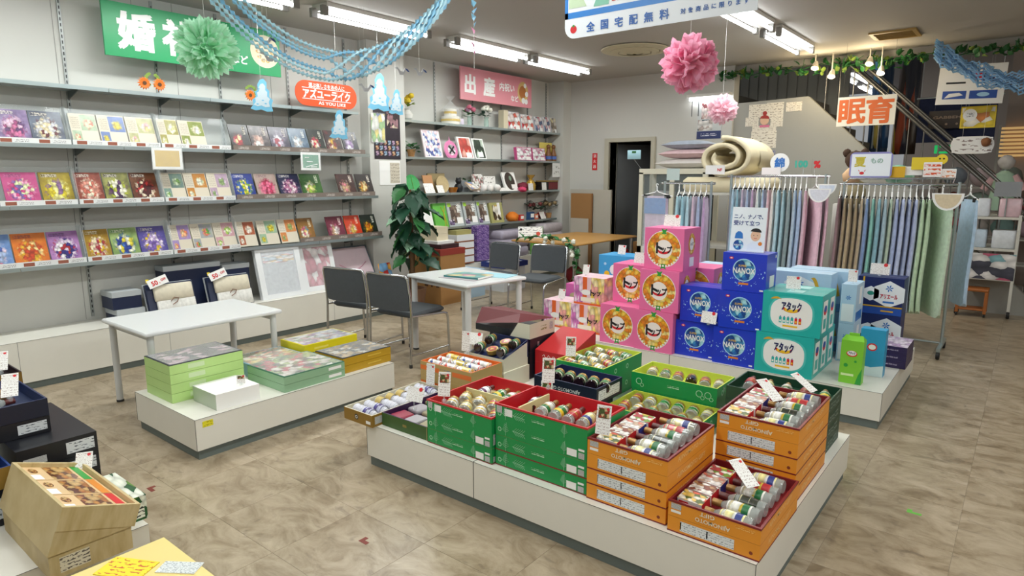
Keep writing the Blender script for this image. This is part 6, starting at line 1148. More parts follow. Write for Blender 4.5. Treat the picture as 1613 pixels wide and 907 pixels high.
def pr_attack(p, w_, d_, h):
    c = -d_ / 2; z = h * .5; superell(p, 0, z, w_ * .39, h * .41, c - .0005, mat('teal_light', '#4cc0ba', .35)); superell(p, .0, z, w_ * .355, h * .375, c - .0008, PAPER)
    p.disc((0, c - .0011, z + .035), .055, SWO, 'y', 20, None, .5); p.disc((.0, c - .0013, z + .028), .045, SWY, 'y', 20, None, .42); p.disc((0, c - .0015, z + .05), .05, PAPER, 'y', 20, None, .42); p.text('アタック', .066, mat('attack_navy', '#141a58', .4), (0, c - .0019, z + .05), fit=.125, bold=.04)
    for k in range(6): m = TEA if k < 4 else SWO; Q(p, -.075 + k * .025, -.058 + k * .025, z - .065, z - .025, c - .0011, m); Q(p, -.072 + k * .025, -.061 + k * .025, z - .058, z - .045, c - .0014, PAPER if k < 4 else SWY); Q(p, -.07 + k * .025, -.063 + k * .025, z - .025, z - .018, c - .0011, BLUEPRINT)
    Q(p, -.05, .045, z - .09, z - .078, c - .0011, SWY)
    V = [(-w_ * .36 + .07 * t_ / 10, c - .001, h * .83 + .016 * math.sin(PI * t_ / 10)) for t_ in range(11)]; p.add(V + [(v[0], v[1], v[2] - .016 * math.sin(PI * min(1, (i + 1) / 11))) for i, v in reversed(list(enumerate(V)))], [tuple(range(22))], GLD)
    x = w_ / 2; QX(p, -d_ * .3, d_ * .3, h * .1, h * .85, x + .0006, PAPER); p.disc((x + .001, 0, h * .62), d_ * .22, SWO, 'x', 14, None, .8); p.disc((x + .0013, 0, h * .66), d_ * .2, BLUEPRINT, 'x', 12, None, .6); QX(p, -d_ * .18, d_ * .18, h * .18, h * .42, x + .001, TEA)
    p.box(-.05, .05, -d_ * .3, d_ * .3, h, h + .0006, mat('teal_label', '#a8dcd8', .4))
def hexagon(p, cx, cz, r_, y, m, sx=1.15): p.add([(cx + r_ * sx * math.cos(R(30 + 60 * k)), y, cz + r_ * math.sin(R(30 + 60 * k))) for k in range(6)], [tuple(range(6))], m)
def petals(p, cx, cz, r_, y):
    for k in range(6):
        a = R(60 * k + 15); p.add([(cx, y, cz), (cx + r_ * .6 * math.cos(a - .35), y, cz + r_ * .6 * math.sin(a - .35)), (cx + r_ * math.cos(a), y, cz + r_ * math.sin(a)), (cx + r_ * .6 * math.cos(a + .25), y, cz + r_ * .6 * math.sin(a + .25))], [(0, 1, 2, 3)], FLB)
def pr_ariel_dark(p, w_, d_, h):
    c = -d_ / 2; hexagon(p, w_ * .2, h * .56, h * .36, c - .0006, HEXW); petals(p, w_ * .2, h * .72, .03, c - .001); p.text('アリエール', .04, KATR, (w_ * .2, c - .001, h * .5), fit=.115, bold=.04); Q(p, w_ * .08, w_ * .32, h * .32, h * .37, c - .001, FLB)
    hexagon(p, -w_ * .2, h * .55, h * .2, c - .0006, HEXW); p.disc((-w_ * .2, c - .001, h * .56), .024, mat('logo_teal', '#2a8a78', .4), 'y', 14, None, .7); Q(p, -w_ / 2, w_ / 2, h * .2, h * .235, c - .0007, GLD); Q(p, -w_ * .39, -w_ * .35, 0, h, c - .0007, GLD); Q(p, -w_ / 2, w_ / 2, 0, h * .19, c - .0005, mat('ariel_blue', '#2450a8', .35)); Q(p, w_ * .05, w_ * .32, h * .08, h * .12, c - .0008, GLD)
def pr_ariel_light(p, w_, d_, h):
    c = -d_ / 2; hexagon(p, 0, h * .6, h * .3, c - .0006, HEXW, 1.4); petals(p, 0, h * .74, .03, c - .001); p.text('アリエール', .04, KATR, (0, c - .001, h * .52), fit=.13, bold=.04)
    V = [(w_ * .22 + .06 * t_ / 8, c - .0008, h * (.9 - .5 * (t_ / 8) ** 2)) for t_ in range(9)]; p.add(V + [(v[0] - .022, v[1], v[2] - .01) for v in reversed(V)], [tuple(range(18))], GLD); Q(p, -w_ / 2, w_ / 2, 0, h * .2, c - .0005, mat('ariel_sky', '#7fb0dc', .4)); QX(p, -d_ / 2 + .01, d_ / 2 - .01, h * .05, h * .3, w_ / 2 + .0006, FLB)
def pr_floral(p, w_, d_, h):
    c = -d_ / 2; a = w_ / 2; Q(p, -a, -.06, 0, h, c - .0004, flower_mat('flo_pink', ['#e6a0d0', '#f0c8e2', '#d87ac0', '#f6e0ee'], 4)); Q(p, .02, a, 0, h, c - .0004, flower_mat('flo_yellow', ['#f2d05a', '#f8e8b0', '#f0a8a0', '#f6dc80'], 4)); Q(p, -.062, -.018, h * .2, h, c - .0006, mat('flo_orange', '#e0642c', .4)); Q(p, -a, a, 0, h * .07, c - .0007, mat('flo_orange', '#e0642c', .4))
    p.disc((-.03, c - .0009, h * .45), .045, PAPER, 'y', 16, None, .55); p.text('ト', .062, BLACK, (.035, c - .0012, h * .46), bold=.03); p.text('ップ', .045, BLACK, (.078, c - .0012, h * .44), bold=.03); Q(p, -.08, .06, h * .12, h * .27, c - .0009, mat('flo_cream', '#f6ead8', .4)); QX(p, -d_ / 2, d_ / 2, 0, h, a + .0005, flower_mat('flo_side', ['#f2b8a8', '#f6dc90', '#f0c8c0', '#e89a9a'], 4))
def pr_soft(p, w_, d_, h):
    c = -d_ / 2
    for x_, z_, r_, m in ((-.02, .55, .05, PAPER), (-.02, .55, .042, KATR), (.03, .5, .045, PAPER), (-.1, .4, .03, SWY), (-.08, .3, .02, BOW), (.09, .7, .022, ICEB), (.12, .45, .016, ICEB), (-.12, .72, .014, ICEB)): p.disc((x_, c - .0006 - r_ * .004, h * z_), r_, m, 'y', 14)
    p.text('ボ', .04, BLUEPRINT, (.03, c - .0012, h * .5), bold=.03)
CM = {}
def carton(kind, label, cx, y, z, dims, m, pr, group, rz=0, name='detergent_box'):
    w_, d_, h = dims
    if kind not in CM:
        b_ = MB(); b_.box(-w_ / 2, w_ / 2, -d_ / 2, d_ / 2, 0, h - .001, m); p = MB(); pr(p, w_, d_, h); e = MB(); e.box(-w_ / 2, w_ / 2, -.001, .001, h - .001, h - .0004, mat('flap_line', '#c8c8c8', .6)); CM[kind] = (b_.mesh('carton'), p.mesh('printing'), e.mesh('flap_seam'))
    t = thing(name, label, 'detergent', (cx, y + d_ / 2, z), R(rz), group)
    for me_, n in zip(CM[kind], ('carton', 'printing', 'flap_seam')): link_mesh(n, me_, t)
    return t
Z = .2408; P_ = (.318, .3, .315); gP = 'pink flower ring detergent boxes'
carton('top', 'pink detergent box at the lower left of the pink pile', -2.49, 4.47, Z, P_, PNK, pr_top, gP); carton('top', 'pink detergent box at the lower right of the pink pile', -2.168, 4.452, Z, P_, PNK, pr_top, gP)
carton('top', 'pink detergent box in the middle row, set back at the left', -2.465, 4.62, Z + .316, P_, PNK, pr_top, gP); carton('top', 'pink detergent box in the middle row at the right front', -2.2, 4.47, Z + .316, P_, PNK, pr_top, gP) if False else None
carton('top', 'pink detergent box in the middle row at the right front', -2.138, 4.46, Z + .316, P_, PNK, pr_top, gP)
carton('top', 'pink detergent box on top of the pink pile', -2.13, 4.5, Z + .632, P_, PNK, pr_top, gP)
carton('top', 'pink detergent box hidden behind the middle row at the right', -2.0, 4.78, Z, P_, PNK, pr_top, gP); carton('top', 'pink detergent box peeking out behind the middle row', -2.0, 4.78, Z + .316, P_, PNK, pr_top, gP)
N_ = (.304, .22, .268); gN = 'blue detergent boxes'
for lb, x, y, k in (('at the lower left of the blue pile', -1.855, 4.5, 0), ('at the lower right of the blue pile', -1.548, 4.465, 0), ('at the left of the middle row', -1.822, 4.49, 1), ('at the right of the middle row', -1.517, 4.46, 1), ('on top of the blue pile under the poster', -1.51, 4.47, 2)):
    carton('nanox', 'royal blue detergent box ' + lb, x - (.0 if k else .0), y, Z + k * .269, N_, BLU, pr_nanox, gN)
A3 = (.375, .185, .283); gA = 'teal detergent boxes'
for k in range(2):
    for j in range(3 if k == 0 else 2): carton('attack', 'teal detergent box, %s row %s from the front' % (('bottom', 'top')[k], ORD[j]), -1.205 + .03 * k, 4.45 + .187 * j, Z + k * .284, A3, TEA, pr_attack, gA)
L_ = (.43, .2, .31); gL = 'ice blue detergent boxes'
for lb, x, y, k in (('lower left behind the blue pile', -1.9, 5.1, 0), ('upper left behind the blue pile', -1.9, 5.1, 1), ('lower right behind the teal boxes', -1.3, 5.1, 0), ('upper right behind the teal boxes', -1.3, 5.1, 1), ('lower, in the back row', -1.22, 5.32, 0), ('upper, in the back row', -1.22, 5.32, 1)):
    carton('ariel', 'ice blue detergent box ' + lb, x, y, Z + k * .311, L_, LBL, pr_ariel_light, gL)
for k, q in enumerate(('lower', 'upper')): carton('ariels', '%s narrow ice blue detergent box beside the teal boxes' % q, -.955, 5.06, Z + k * .285, (.1, .26, .284), LBL, lambda p, w_, d_, h: (Q(p, -.04, .04, h * .05, h * .5, -d_ / 2 - .0006, HEXW), petals(p, 0, h * .66, .02, -d_ / 2 - .001), QX(p, -.1, .1, h * .04, h * .28, w_ / 2 + .0006, FLB), QX(p, -.02, .06, h * .45, h * .9, w_ / 2 + .0006, HEXW)), 'narrow ice blue boxes')
D3 = (.31, .22, .285)
for k, q in enumerate(('lower', 'upper')): carton('arield', '%s navy detergent box with a white hexagon by the bedding rack' % q, -.835, 5.55, Z + k * .286, D3, NVC, pr_ariel_dark, 'navy detergent boxes')
F3 = (.3, .24, .24); gF = 'floral detergent boxes'
for lb, x, y, k in (('at the lower right of the floral pile', -2.895, 4.64, 0), ('at the lower left of the floral pile', -3.2, 4.66, 0), ('on top of the floral pile', -2.88, 4.66, 1)): carton('floral', 'pink and yellow floral detergent box ' + lb, x, y, Z + k * .241, F3, mat('carton_floral', '#ecc8d0', .4), pr_floral, gF)
SOF = mat('carton_sky', '#3fa0d8', .4, var=.06)
for k, q in enumerate(('lower', 'upper')): carton('soft', '%s sky blue detergent box behind the floral pile' % q, -2.98, 5.3, Z + k * .3, (.38, .28, .298), SOF, pr_soft, 'sky blue detergent boxes')
carton('smallblue', 'small blue detergent box at the far left of the platform', -3.33, 4.905, Z, (.15, .14, .21), mat('carton_cobalt', '#2440a8', .35), lambda p, w_, d_, h: (superell(p, 0, h * .5, .04, .07, -d_ / 2 - .0006, HEXW), p.disc((0, -d_ / 2 - .001, h * .6), .02, FLB, 'y', 12)), None); carton('smallpink', 'small rose pink box behind the floral pile', -3.28, 5.06, Z, (.2, .2, .33), mat('carton_rose', '#d86aa8', .4), lambda p, w_, d_, h: superell(p, 0, h * .6, .06, .05, -d_ / 2 - .0006, flower_mat('rose_panel', ['#f0b8d0', '#f6e0a0', '#e88ab8'], 4)), None)
LIME = mat('pouch_green', '#7fc838', .4); t = thing('green_refill_pack', 'bright green refill carton at the front right of the platform', 'detergent', (-.806, 4.57, Z)); mb = MB(); mb.box(-.066, .066, -.04, .04, 0, .285, LIME); mb.add([(-.066, -.04, .285), (.066, -.04, .285), (.066, .04, .285), (-.066, .04, .285), (-.05, 0, .315), (.05, 0, .315)], [(0, 1, 5, 4), (2, 3, 4, 5), (1, 2, 5), (3, 0, 4)], LIME); mb.build('carton', t)
mb = MB(); mb.disc((0, -.0406, .2), .032, SWO, 'y', 16, None, .65); mb.disc((0, -.041, .203), .027, PAPER, 'y', 16, None, .6); mb.text('アタック', .02, mat('attack_navy', '#141a58', .4), (0, -.0415, .204), fit=.04, bold=.03); mb.disc((-.03, -.0406, .12), .013, BOW, 'y', 10); mb.disc((.025, -.0406, .15), .008, BOW, 'y', 10); mb.add([(.066, -.0406, 0), (.066, -.0406, .11), (.045, -.0406, .06), (.03, -.0406, 0)], [(0, 1, 2, 3)], BOW); Q(mb, -.055, .02, .05, .065, -.0406, mat('pale_lime', '#d8f0b0', .4)); mb.build('printing', t); mb = MB(); mb.box(-.03, .03, -.004, .004, .3, .33, LIME); mb.build('handle_flap', t)
t = thing('blue_refill_pack', 'sea blue refill carton behind the green one', 'detergent', (-.735, 4.84, Z)); SEA = mat('pouch_blue', '#2f9ac8', .4); mb = MB(); mb.box(-.075, .075, -.045, .045, 0, .32, SEA); mb.build('carton', t); mb = MB(); mb.disc((.0, -.0456, .2), .03, SWO, 'y', 16, None, .9); mb.disc((0, -.046, .2), .022, PAPER, 'y', 14, None, .8); mb.add([(-.075, -.0456, 0), (.075, -.0456, 0), (.075, -.0456, .08), (0, -.0456, .06), (-.075, -.0456, .07)], [(0, 1, 2, 3, 4)], mat('pouch_white', '#dcecf2', .4)); mb.build('printing', t)
PUR = mat('carton_purple', '#2f2150', .4)
for k, q in enumerate(('lowest', 'middle', 'top')):
    t = thing('purple_soap_box', '%s flat dark purple box at the right edge of the platform' % q, 'box', (-.65, 5.27, Z + k * .052), 0, 'flat purple boxes'); MB().box(-.082, .082, -.165, .165, 0, .051, PUR, **({'t': flower_mat('lilac_top', ['#cdbcd2', '#e2d6e4', '#b89ac0', '#e8dcea'], 6)} if k == 2 else {})).build('carton', t); mb = MB(); Q(mb, -.06, .03, .02, .03, -.1656, print_mat('pur_small', '#2f2150', '#d8c8e0', 8, 1.5, .42)); mb.build('printing', t)
# the poster on the blue pile and the small cards
t = thing('promo_poster', 'white poster of a dark haired person with a blue bottle, standing on the blue pile', 'poster', (-1.53, 4.55, Z + .808)); mb = MB(); mb.M = RX(-6); mb.box(-.12, .12, -.002, .002, 0, .31, mat('poster_ice', '#e6edf4', .35, var=.06)); mb.build('sheet', t)
mb = MB(); mb.M = RX(-6); NVT = mat('poster_navy', '#2a3f88', .4); mb.text('ニノ、ナノで、', .036, NVT, (-.005, -.0026, .245), fit=.2, bold=.02); mb.text('受けて立つ', .036, NVT, (-.015, -.0026, .2), fit=.18, bold=.02); mb.build('lettering', t)
mb = MB(); mb.M = RX(-6); SKIN = mat('print_skin', '#e2b89a', .5); mb.add([(-.0, -.0024, 0), (.11, -.0024, 0), (.105, -.0024, .05), (.075, -.0024, .075), (.035, -.0024, .075), (.005, -.0024, .05)], [tuple(range(6))], mat('print_shirt', '#dfe8f2', .5)); mb.disc((.055, -.0028, .115), .034, SKIN, 'y', 16, None, 1.15); mb.disc((.055, -.0032, .138), .038, BLACK, 'y', 16, None, .75, 0, 180)
for s_ in (-1, 1): mb.disc((.055 + s_ * .013, -.0034, .117), .004, BLACK, 'y', 8, None, .6)
Q(mb, .045, .065, .095, .098, -.0034, KATR); mb.build('portrait', t)
mb = MB(); mb.M = RX(-6); mb.disc((-.06, -.0026, .045), .036, GLOBE, 'y', 16); mb.text('NANOX', .018, WHT, (-.06, -.003, .045), fit=.06); mb.add([(-.09, -.0026, .09), (-.03, -.0026, .09), (-.035, -.0026, .125), (-.05, -.0026, .14), (-.07, -.0026, .14), (-.085, -.0026, .125)], [tuple(range(6))], FLB); mb.disc((.09, -.0036, .06), .014, PILL, 'y', 8); mb.build('product_print', t)
mb = MB(); mb.box(-.125, .125, -.02, .03, 0, .006, CLEAR); mb.build('stand', t)
for lb, x, y, z, w_, rz in (('leaning on the top pink box', -2.1, 4.56, Z + .948, .13, 0), ('between the pink boxes', -2.4, 4.66, Z + .632, .12, 0), ('on the floral pile', -2.95, 4.72, Z + .482, .06, 5), ('on the lower left floral box', -3.2, 4.72, Z + .241, .07, 0), ('on the sky blue box', -2.95, 5.34, Z + .6, .08, 0), ('on the blue pile', -1.74, 4.46, Z + .269, .12, -8), ('on the teal boxes', -1.2, 4.55, Z + .568, .09, 10), ('on the navy box with a hexagon', -.86, 5.62, Z + .572, .13, 0), ('on the narrow ice blue box', -.95, 5.12, Z + .57, .06, 10)):
    pop('white price card ' + lb, (x, y, z), .085, w_, rz, .012, TAGPRINT, 12)
# ---------------------------------------------------------------- bedding racks
def quilt_mat(key, col, sc=16):
    if key in MATS: return MATS[key]
    c0 = tuple(int(col[i:i + 2], 16) / 255 for i in (1, 3, 5)); m = mat(key, tuple(x + (1 - x) * .2 for x in c0), .85, var=.24, vscale=30); nt = m.node_tree; N = nt.nodes; L = nt.links; b = N['Principled BSDF']
    tc = N.new('ShaderNodeTexCoord'); mp = N.new('ShaderNodeMapping'); mp.inputs['Rotation'].default_value = (R(45), 0, 0); L.new(tc.outputs['Object'], mp.inputs[0]); v = N.new('ShaderNodeTexVoronoi'); v.distance = 'CHEBYCHEV'; v.inputs['Scale'].default_value = sc; v.inputs['Randomness'].default_value = 0; L.new(mp.outputs[0], v.inputs['Vector'])
    bp = N.new('ShaderNodeBump'); bp.inputs['Strength'].default_value = .6; bp.inputs['Distance'].default_value = .01; bp.invert = True; L.new(v.outputs['Distance'], bp.inputs['Height']); L.new(bp.outputs[0], b.inputs['Normal']); b.inputs['Sheen Weight'].default_value = .3
    return m
def pad_mesh(m, w_, h, th, seed, flare=0):
    """quilt folded in two over a hanger: closed slab in the y-z plane, thick in x, rippled, round lower corners"""
    rn = random.Random(seed); ph = rn.uniform(0, 6); mb = MB(); ny, nz = 10, 14
    def side(s_):
        def fn(u, v):
            y = (u - .5) * w_; z = -h * v; e = max(0, v - .9) / .1; edge = max(0, abs(u - .5) * 2 - .8) / .2; y *= 1 - .06 * e * edge
            z += h * .03 * edge * edge * e; t_ = th * (.45 + .55 * min(1, v * 5)) * (1 - .55 * edge ** 2) + flare * v * .5
            return (s_ * t_ / 2 + .012 * math.sin(v * 5 + 1) * v + .004 * math.sin(u * 9 + ph), y, z)
        return fn
    f1, f2 = side(1), side(-1); mb.grid(ny, nz, lambda u, v: f1(u, 1 - v), m); mb.grid(ny, nz, lambda u, v: f2(1 - u, 1 - v), m)
    for e in (0, 1): mb.grid(1, nz, lambda u, v: tuple(a * (1 - u) + b_ * u for a, b_ in zip(f1(e, 1 - v) if e else f2(e, 1 - v), f2(e, 1 - v) if e else f1(e, 1 - v))), m)
    mb.grid(ny, 1, lambda u, v: tuple(a * (1 - v) + b_ * v for a, b_ in zip(f2(u, 1), f1(u, 1))), m); mb.grid(ny, 1, lambda u, v: tuple(a * (1 - v) + b_ * v for a, b_ in zip(f1(u, 0), f2(u, 0))), m)
    return mb.mesh('quilt')
hg = MB(); hg.tube([(0, 0, .0), (0, 0, -.04), (0, .02, -.06), (0, .19, -.1)], .006, PAPER, 6); hg.tube([(0, 0, -.04), (0, -.02, -.06), (0, -.19, -.1)], .006, PAPER, 6); hg.tube([(0, .012 * math.cos(a), .012 + .014 * math.sin(a)) for a in [R(-90 + 30 * k) for k in range(10)]], .004, PAPER, 6); HG = hg.mesh('hanger'); CLIPM = MB().box(-.012, .012, -.03, .03, -.12, -.085, BLACK).mesh('clip')
def pad(label, x, y, zr, col, w_, h, th, rz, seed, group, flare=0):
    t = thing('hanging_quilt', label, 'bed pad', (x, y, zr - .03), R(rz), group); link_mesh('hanger', HG, t); link_mesh('quilt', pad_mesh(quilt_mat('q' + col, col), w_, h, th, seed, flare), t, (0, 0, -.1))
    for s_ in (-.13, .13): link_mesh('clip', CLIPM, t, (0, s_, 0))
    return t
def rack(label, x0, x1, y, z, second=True):
    t = thing('garment_rack', label, 'rack', ((x0 + x1) / 2, y, 0), 0, 'chrome garment racks'); a = (x1 - x0) / 2
    mb = MB(); mb.tube([(-a - .04, 0, z), (a + .04, 0, z)], .0125, CHROME, 10); mb.build('top_rail', t)
    if second: mb = MB(); mb.tube([(-a, .18, z + .05), (a - .05, .18, z + .05)], .009, CHROME, 8); mb.tube([(-a, 0, z), (-a, .18, z + .05)], .008, CHROME, 6); mb.tube([(a - .05, 0, z), (a - .05, .18, z + .05)], .008, CHROME, 6); mb.build('rear_rail', t)
    for s_ in (-1, 1):
        mb = MB(); mb.tube([(s_ * a, 0, .09), (s_ * a, 0, z + .02)], .0135, STEEL, 10); mb.lathe([(.019, z * .62), (.019, z * .62 + .03)], BLACK, 10) if False else None; mb.build('post', t)
        mb = MB(); mb.box(s_ * a - .015, s_ * a + .015, -.25, .27, .075, .1, STEEL); mb.build('foot_bar', t)
        for yy in (-.23, .25):
            mb = MB(); mb.M = T3(s_ * a, yy, .035) @ RY(90); mb.lathe([(0, -.014), (.03, -.014), (.034, -.008), (.034, .008), (.03, .014), (0, .014)], CAPB, 14); w2 = mb.build('caster', t); mb = MB(); mb.box(s_ * a - .012, s_ * a + .012, yy - .012, yy + .012, .06, .078, STEEL); mb.build('caster_fork', w2)
    mb = MB(); mb.tube([(-a, 0, .1), (a, 0, .1)], .01, STEEL, 8); mb.build('lower_bar', t)
    return t
rack('chrome rack of pastel quilts at the right, with wheels', -1.4, -.5, 6.78, 1.5); rack('chrome rack of pastel quilts behind the blue detergent', -2.42, -1.53, 6.62, 1.57, False); rack('chrome rack of quilts behind the pink detergent pile', -3.02, -2.52, 6.35, 1.5, False)
qs = [(-1.43, '#8a6468', 'dusky rose', 8), (-1.355, '#9a8258', 'tan', 4), (-1.31, '#a58c62', 'light tan', -4), (-1.26, '#8f7850', 'brown tan', 6), (-1.215, '#a89068', 'sand', -2), (-1.15, '#5a78ac', 'denim blue', 14), (-1.07, '#6fb8a4', 'mint', 22), (-1.02, '#6aa0b0', 'teal', 10), (-.975, '#88a8b4', 'grey teal', -5), (-.925, '#a3b89a', 'sage', 12), (-.88, '#8c9cc8', 'lavender blue', 5), (-.835, '#a3b0d4', 'pale lavender', -4), (-.79, '#8f9ec4', 'periwinkle', 7), (-.745, '#9aa6cc', 'soft violet', -5), (-.7, '#a8c89c', 'leaf green', 6), (-.655, '#b0cfa4', 'apple green', 12)]
for k, (x, c, nm, rz) in enumerate(qs): x = -1.425 + k * .0472; pad('%s quilt on the right rack, %s from the left' % (nm, ORD[k]), x, 6.78, 1.5, c, .42 + .02 * (k % 3), 1.0 if k > 4 else .96, .04, 9, k, 'quilts on the right rack')
pad('wide pale green quilt facing the viewer on the right rack', -.615, 6.77, 1.5, '#b4cdae', .42, 1.02, .036, 27, 51, 'quilts on the right rack'); pad('bagged sky blue quilt hanging at the right end of the rack', -.43, 6.98, 1.5, '#9fc0e0', .36, .93, .05, 22, 52, 'quilts on the right rack')
ql = [(-2.38, '#8ab0c8', 'powder blue'), (-2.33, '#5f96a8', 'deep teal'), (-2.28, '#b8a0b8', 'mauve'), (-2.23, '#8098b8', 'slate blue'), (-2.18, '#a078a0', 'purple'), (-2.12, '#c8d0c8', 'white flowered'), (-2.06, '#8aa8cc', 'cornflower'), (-2.01, '#cfa0ac', 'dusty pink'), (-1.96, '#d8d0c8', 'cream'), (-1.91, '#98bcc8', 'aqua'), (-1.86, '#88b0bc', 'sea blue'), (-1.81, '#6a7f80', 'dark patterned'), (-1.75, '#9cb4c8', 'wide grey blue'), (-1.705, '#90aace', 'light cobalt'), (-1.66, '#d0a0b0', 'rose')]
for k, (x, c, nm) in enumerate(ql): x = -2.38 + k * .0488; pad('%s quilt on the middle rack, %s from the left' % (nm, ORD[k]), x, 6.62, 1.57, c, .42, .98, .04, 14, 60 + k, 'quilts on the middle rack')
pad('wide pink quilt facing the viewer on the middle rack', -1.605, 6.6, 1.57, '#dcaabc', .42, 1.0, .036, 28, 80, 'quilts on the middle rack'); pad('pale pink quilt just past the middle rack post', -1.5, 6.6, 1.57, '#dba9bb', .3, .95, .025, 14, 81, 'quilts on the middle rack')
qa = [(-2.86, '#8fc0cc', 'ice blue'), (-2.8, '#7ab0c0', 'turquoise'), (-2.74, '#9cc4d0', 'pale aqua'), (-2.68, '#c0a0b4', 'lilac'), (-2.62, '#8a9cc0', 'blue grey'), (-2.56, '#a07aa8', 'plum')]
for k, (x, c, nm) in enumerate(qa): x = -2.86 + k * .058; pad('%s quilt on the left rack, %s from the left' % (nm, ORD[k]), x, 6.35, 1.5, c, .42, .95, .046, 18, 90 + k, 'quilts on the left rack')
t = pad('bagged lilac quilt with a blue header facing the viewer on the left rack', -3.03, 6.19, 1.5, '#c3a6c0', .27, .95, .04, 80, 99, 'quilts on the left rack'); HB = mat('header_blue', '#3f7fc0', .4, var=.4, vscale=30)
mb = MB(); mb.box(-.033, -.029, -.13, .13, -.28, -.12, HB); mb.build('header_card', t); mb = MB(); mb.box(-.035, -.034, -.14, .14, -1.0, -.1, FILM); mb.build('bag_film', t)
def bib(label, x, y, z, m, rz=90, r_=.13):
    t = thing('header_card', label, 'card', (x, y, z), R(rz), 'rounded header cards'); mb = MB(); V = [(0, -r_, .0)] + [(0, r_ * math.cos(R(180 + k * 15)), r_ * 1.25 * math.sin(R(180 + k * 15))) for k in range(13)]; V = V[1:]; cutout(mb, [(p[1], p[2]) for p in V], 0, .003, PAPER); mb.build('card', t); mb = MB(); cutout(mb, [(p[1] * .82, p[2] * .82 - .01) for p in V], .0031, .0005, m); mb.build('print', t)
bib('white header card with tiny flowers on the pink quilt', -1.52, 6.385, 1.46, mat('hdr1', '#dcdce4', .5, var=.2, vscale=60), -90, .1); bib('beige scalloped header card on the pale green quilt', -.555, 6.545, 1.43, mat('hdr2', '#d9c8a8', .5, var=.15, vscale=50), -90, .115); bib('white header card beside the middle rack post', -1.47, 6.43, 1.5, mat('hdr3', '#d4dcea', .5, var=.2, vscale=50), -90, .08)
def plaque(name, label, x, y, z, w_, h, m, face=None, texts=(), rnd=.01, stem=None, rz=0, cat='sign'):
    """flat sign facing -y: rounded board, coloured face, lettering (text, size, material, dx, dz, fit)"""
    t = thing(name, label, cat, (x, y, z), R(rz)); a = w_ / 2; P = []
    for cx_, cz_, a0 in ((a - rnd, rnd, -90), (a - rnd, h - rnd, 0), (-a + rnd, h - rnd, 90), (-a + rnd, rnd, 180)):
        for k in range(5): an = R(a0 + 22.5 * k); P.append((cx_ + rnd * math.cos(an), cz_ + rnd * math.sin(an)))
    n = len(P); mb = MB(); mb.add([(p[0], -.003, p[1]) for p in P] + [(p[0], .003, p[1]) for p in P], [tuple(range(n)), tuple(range(2 * n - 1, n - 1, -1))] + [(i, i + n, (i + 1) % n + n, (i + 1) % n) for i in range(n)], m); mb.build('board', t)
    if face: mb = MB(); Q(mb, -a * .92, a * .92, h * .07, h * .93, -.0036, face); mb.build('face', t)
    if texts:
        mb = MB()
        for tx, sz, tm, dx, dz, ft in texts: mb.text(tx, sz, tm, (dx, -.0042, dz), fit=ft, bold=.03)
        mb.build('lettering', t)
    if stem: mb = MB(); mb.tube([(0, .004, 0), (0, .004, -stem)], .003, CLEAR, 5); mb.build('stem', t)
    return t
GRT = mat('sign_teal', '#3fae98', .5); YLT = mat('sign_yellow', '#e2c62c', .5); VLB = mat('sign_violet', '#8a88c0', .5)
t = plaque('summer_sign', 'white rounded hand drawn sign with a violet border above the right rack', -1.23, 6.98, 1.555, .36, .24, VLB, mat('sign_paper', '#e9edf2', .5), (('夏', .1, mat('sign_mustard', '#c8b83c', .5), -.09, .15, None), ('もの', .055, mat('sign_sage', '#8fb0a0', .5), .05, .16, None)), .04, .06); mb = MB(); mb.disc((-.07, -.0044, .045), .02, RED, 'y', 12, None, .7); mb.tube([(-.09, -.0046, .06), (-.1, -.0046, .075)], .003, RED, 4); mb.tube([(-.05, -.0046, .06), (-.04, -.0046, .075)], .003, RED, 4); mb.build('crab_drawing', t)
plaque('yellow_card', 'small deep yellow card beside the hand drawn sign', -1.01, 7.0, 1.56, .13, .1, mat('card_amber', '#d9a81c', .5), None, (), .006, .05); plaque('yellow_card', 'bright yellow card above the right end of the rack', -.8, 7.0, 1.63, .2, .11, YLT, None, (), .006, .12); plaque('white_card', 'white card half hidden by the yellow card above the rack', -.88, 7.02, 1.58, .14, .08, PAPER, None, (), .006, .07)
plaque('red_print_card', 'white card with orange red print above the right rack', -.73, 6.97, 1.565, .14, .13, PAPER, print_mat('redp', '#efe2dc', '#d8552c', 4, 3, .45), (), .006, .06); plaque('orange_print_card', 'small card with orange print at the right end of the rack', -.61, 6.98, 1.545, .12, .09, PAPER, print_mat('redp2', '#efe4de', '#d88a5c', 5, 2, .5), (), .006, .04)
t = thing('round_face_card', 'round yellow face card above the right rack', 'card', (-.67, 7.0, 1.72)); mb = MB(); mb.disc((0, -.002, 0), .045, YLT, 'y', 18); mb.disc((-.015, -.0025, .005), .008, BLACK, 'y', 8); mb.disc((.015, -.0025, .005), .008, BLACK, 'y', 8); mb.disc((0, 0, 0), .045, YLT, 'y', 18); mb.build('card', t); mb = MB(); mb.tube([(0, .002, -.045), (0, .002, -.2)], .003, CLEAR, 5); mb.build('stem', t)
t = thing('cotton_sign', 'round white sign with a blue character on the middle rack', 'sign', (-1.95, 6.6, 1.7)); mb = MB(); mb.lathe([(0, -.003), (.09, -.003), (.09, .003), (0, .003)], PAPER, 24); o = mb.build('disc', t, (0, 0, 0), (R(90), 0, 0)); mb = MB(); mb.text('綿', .1, mat('sign_blue', '#2f72c0', .5), (0, -.0045, 0), bold=.03); mb.build('lettering', t); mb = MB(); mb.tube([(0, .004, -.09), (0, .004, -.13)], .003, CLEAR, 5); mb.build('stem', t)
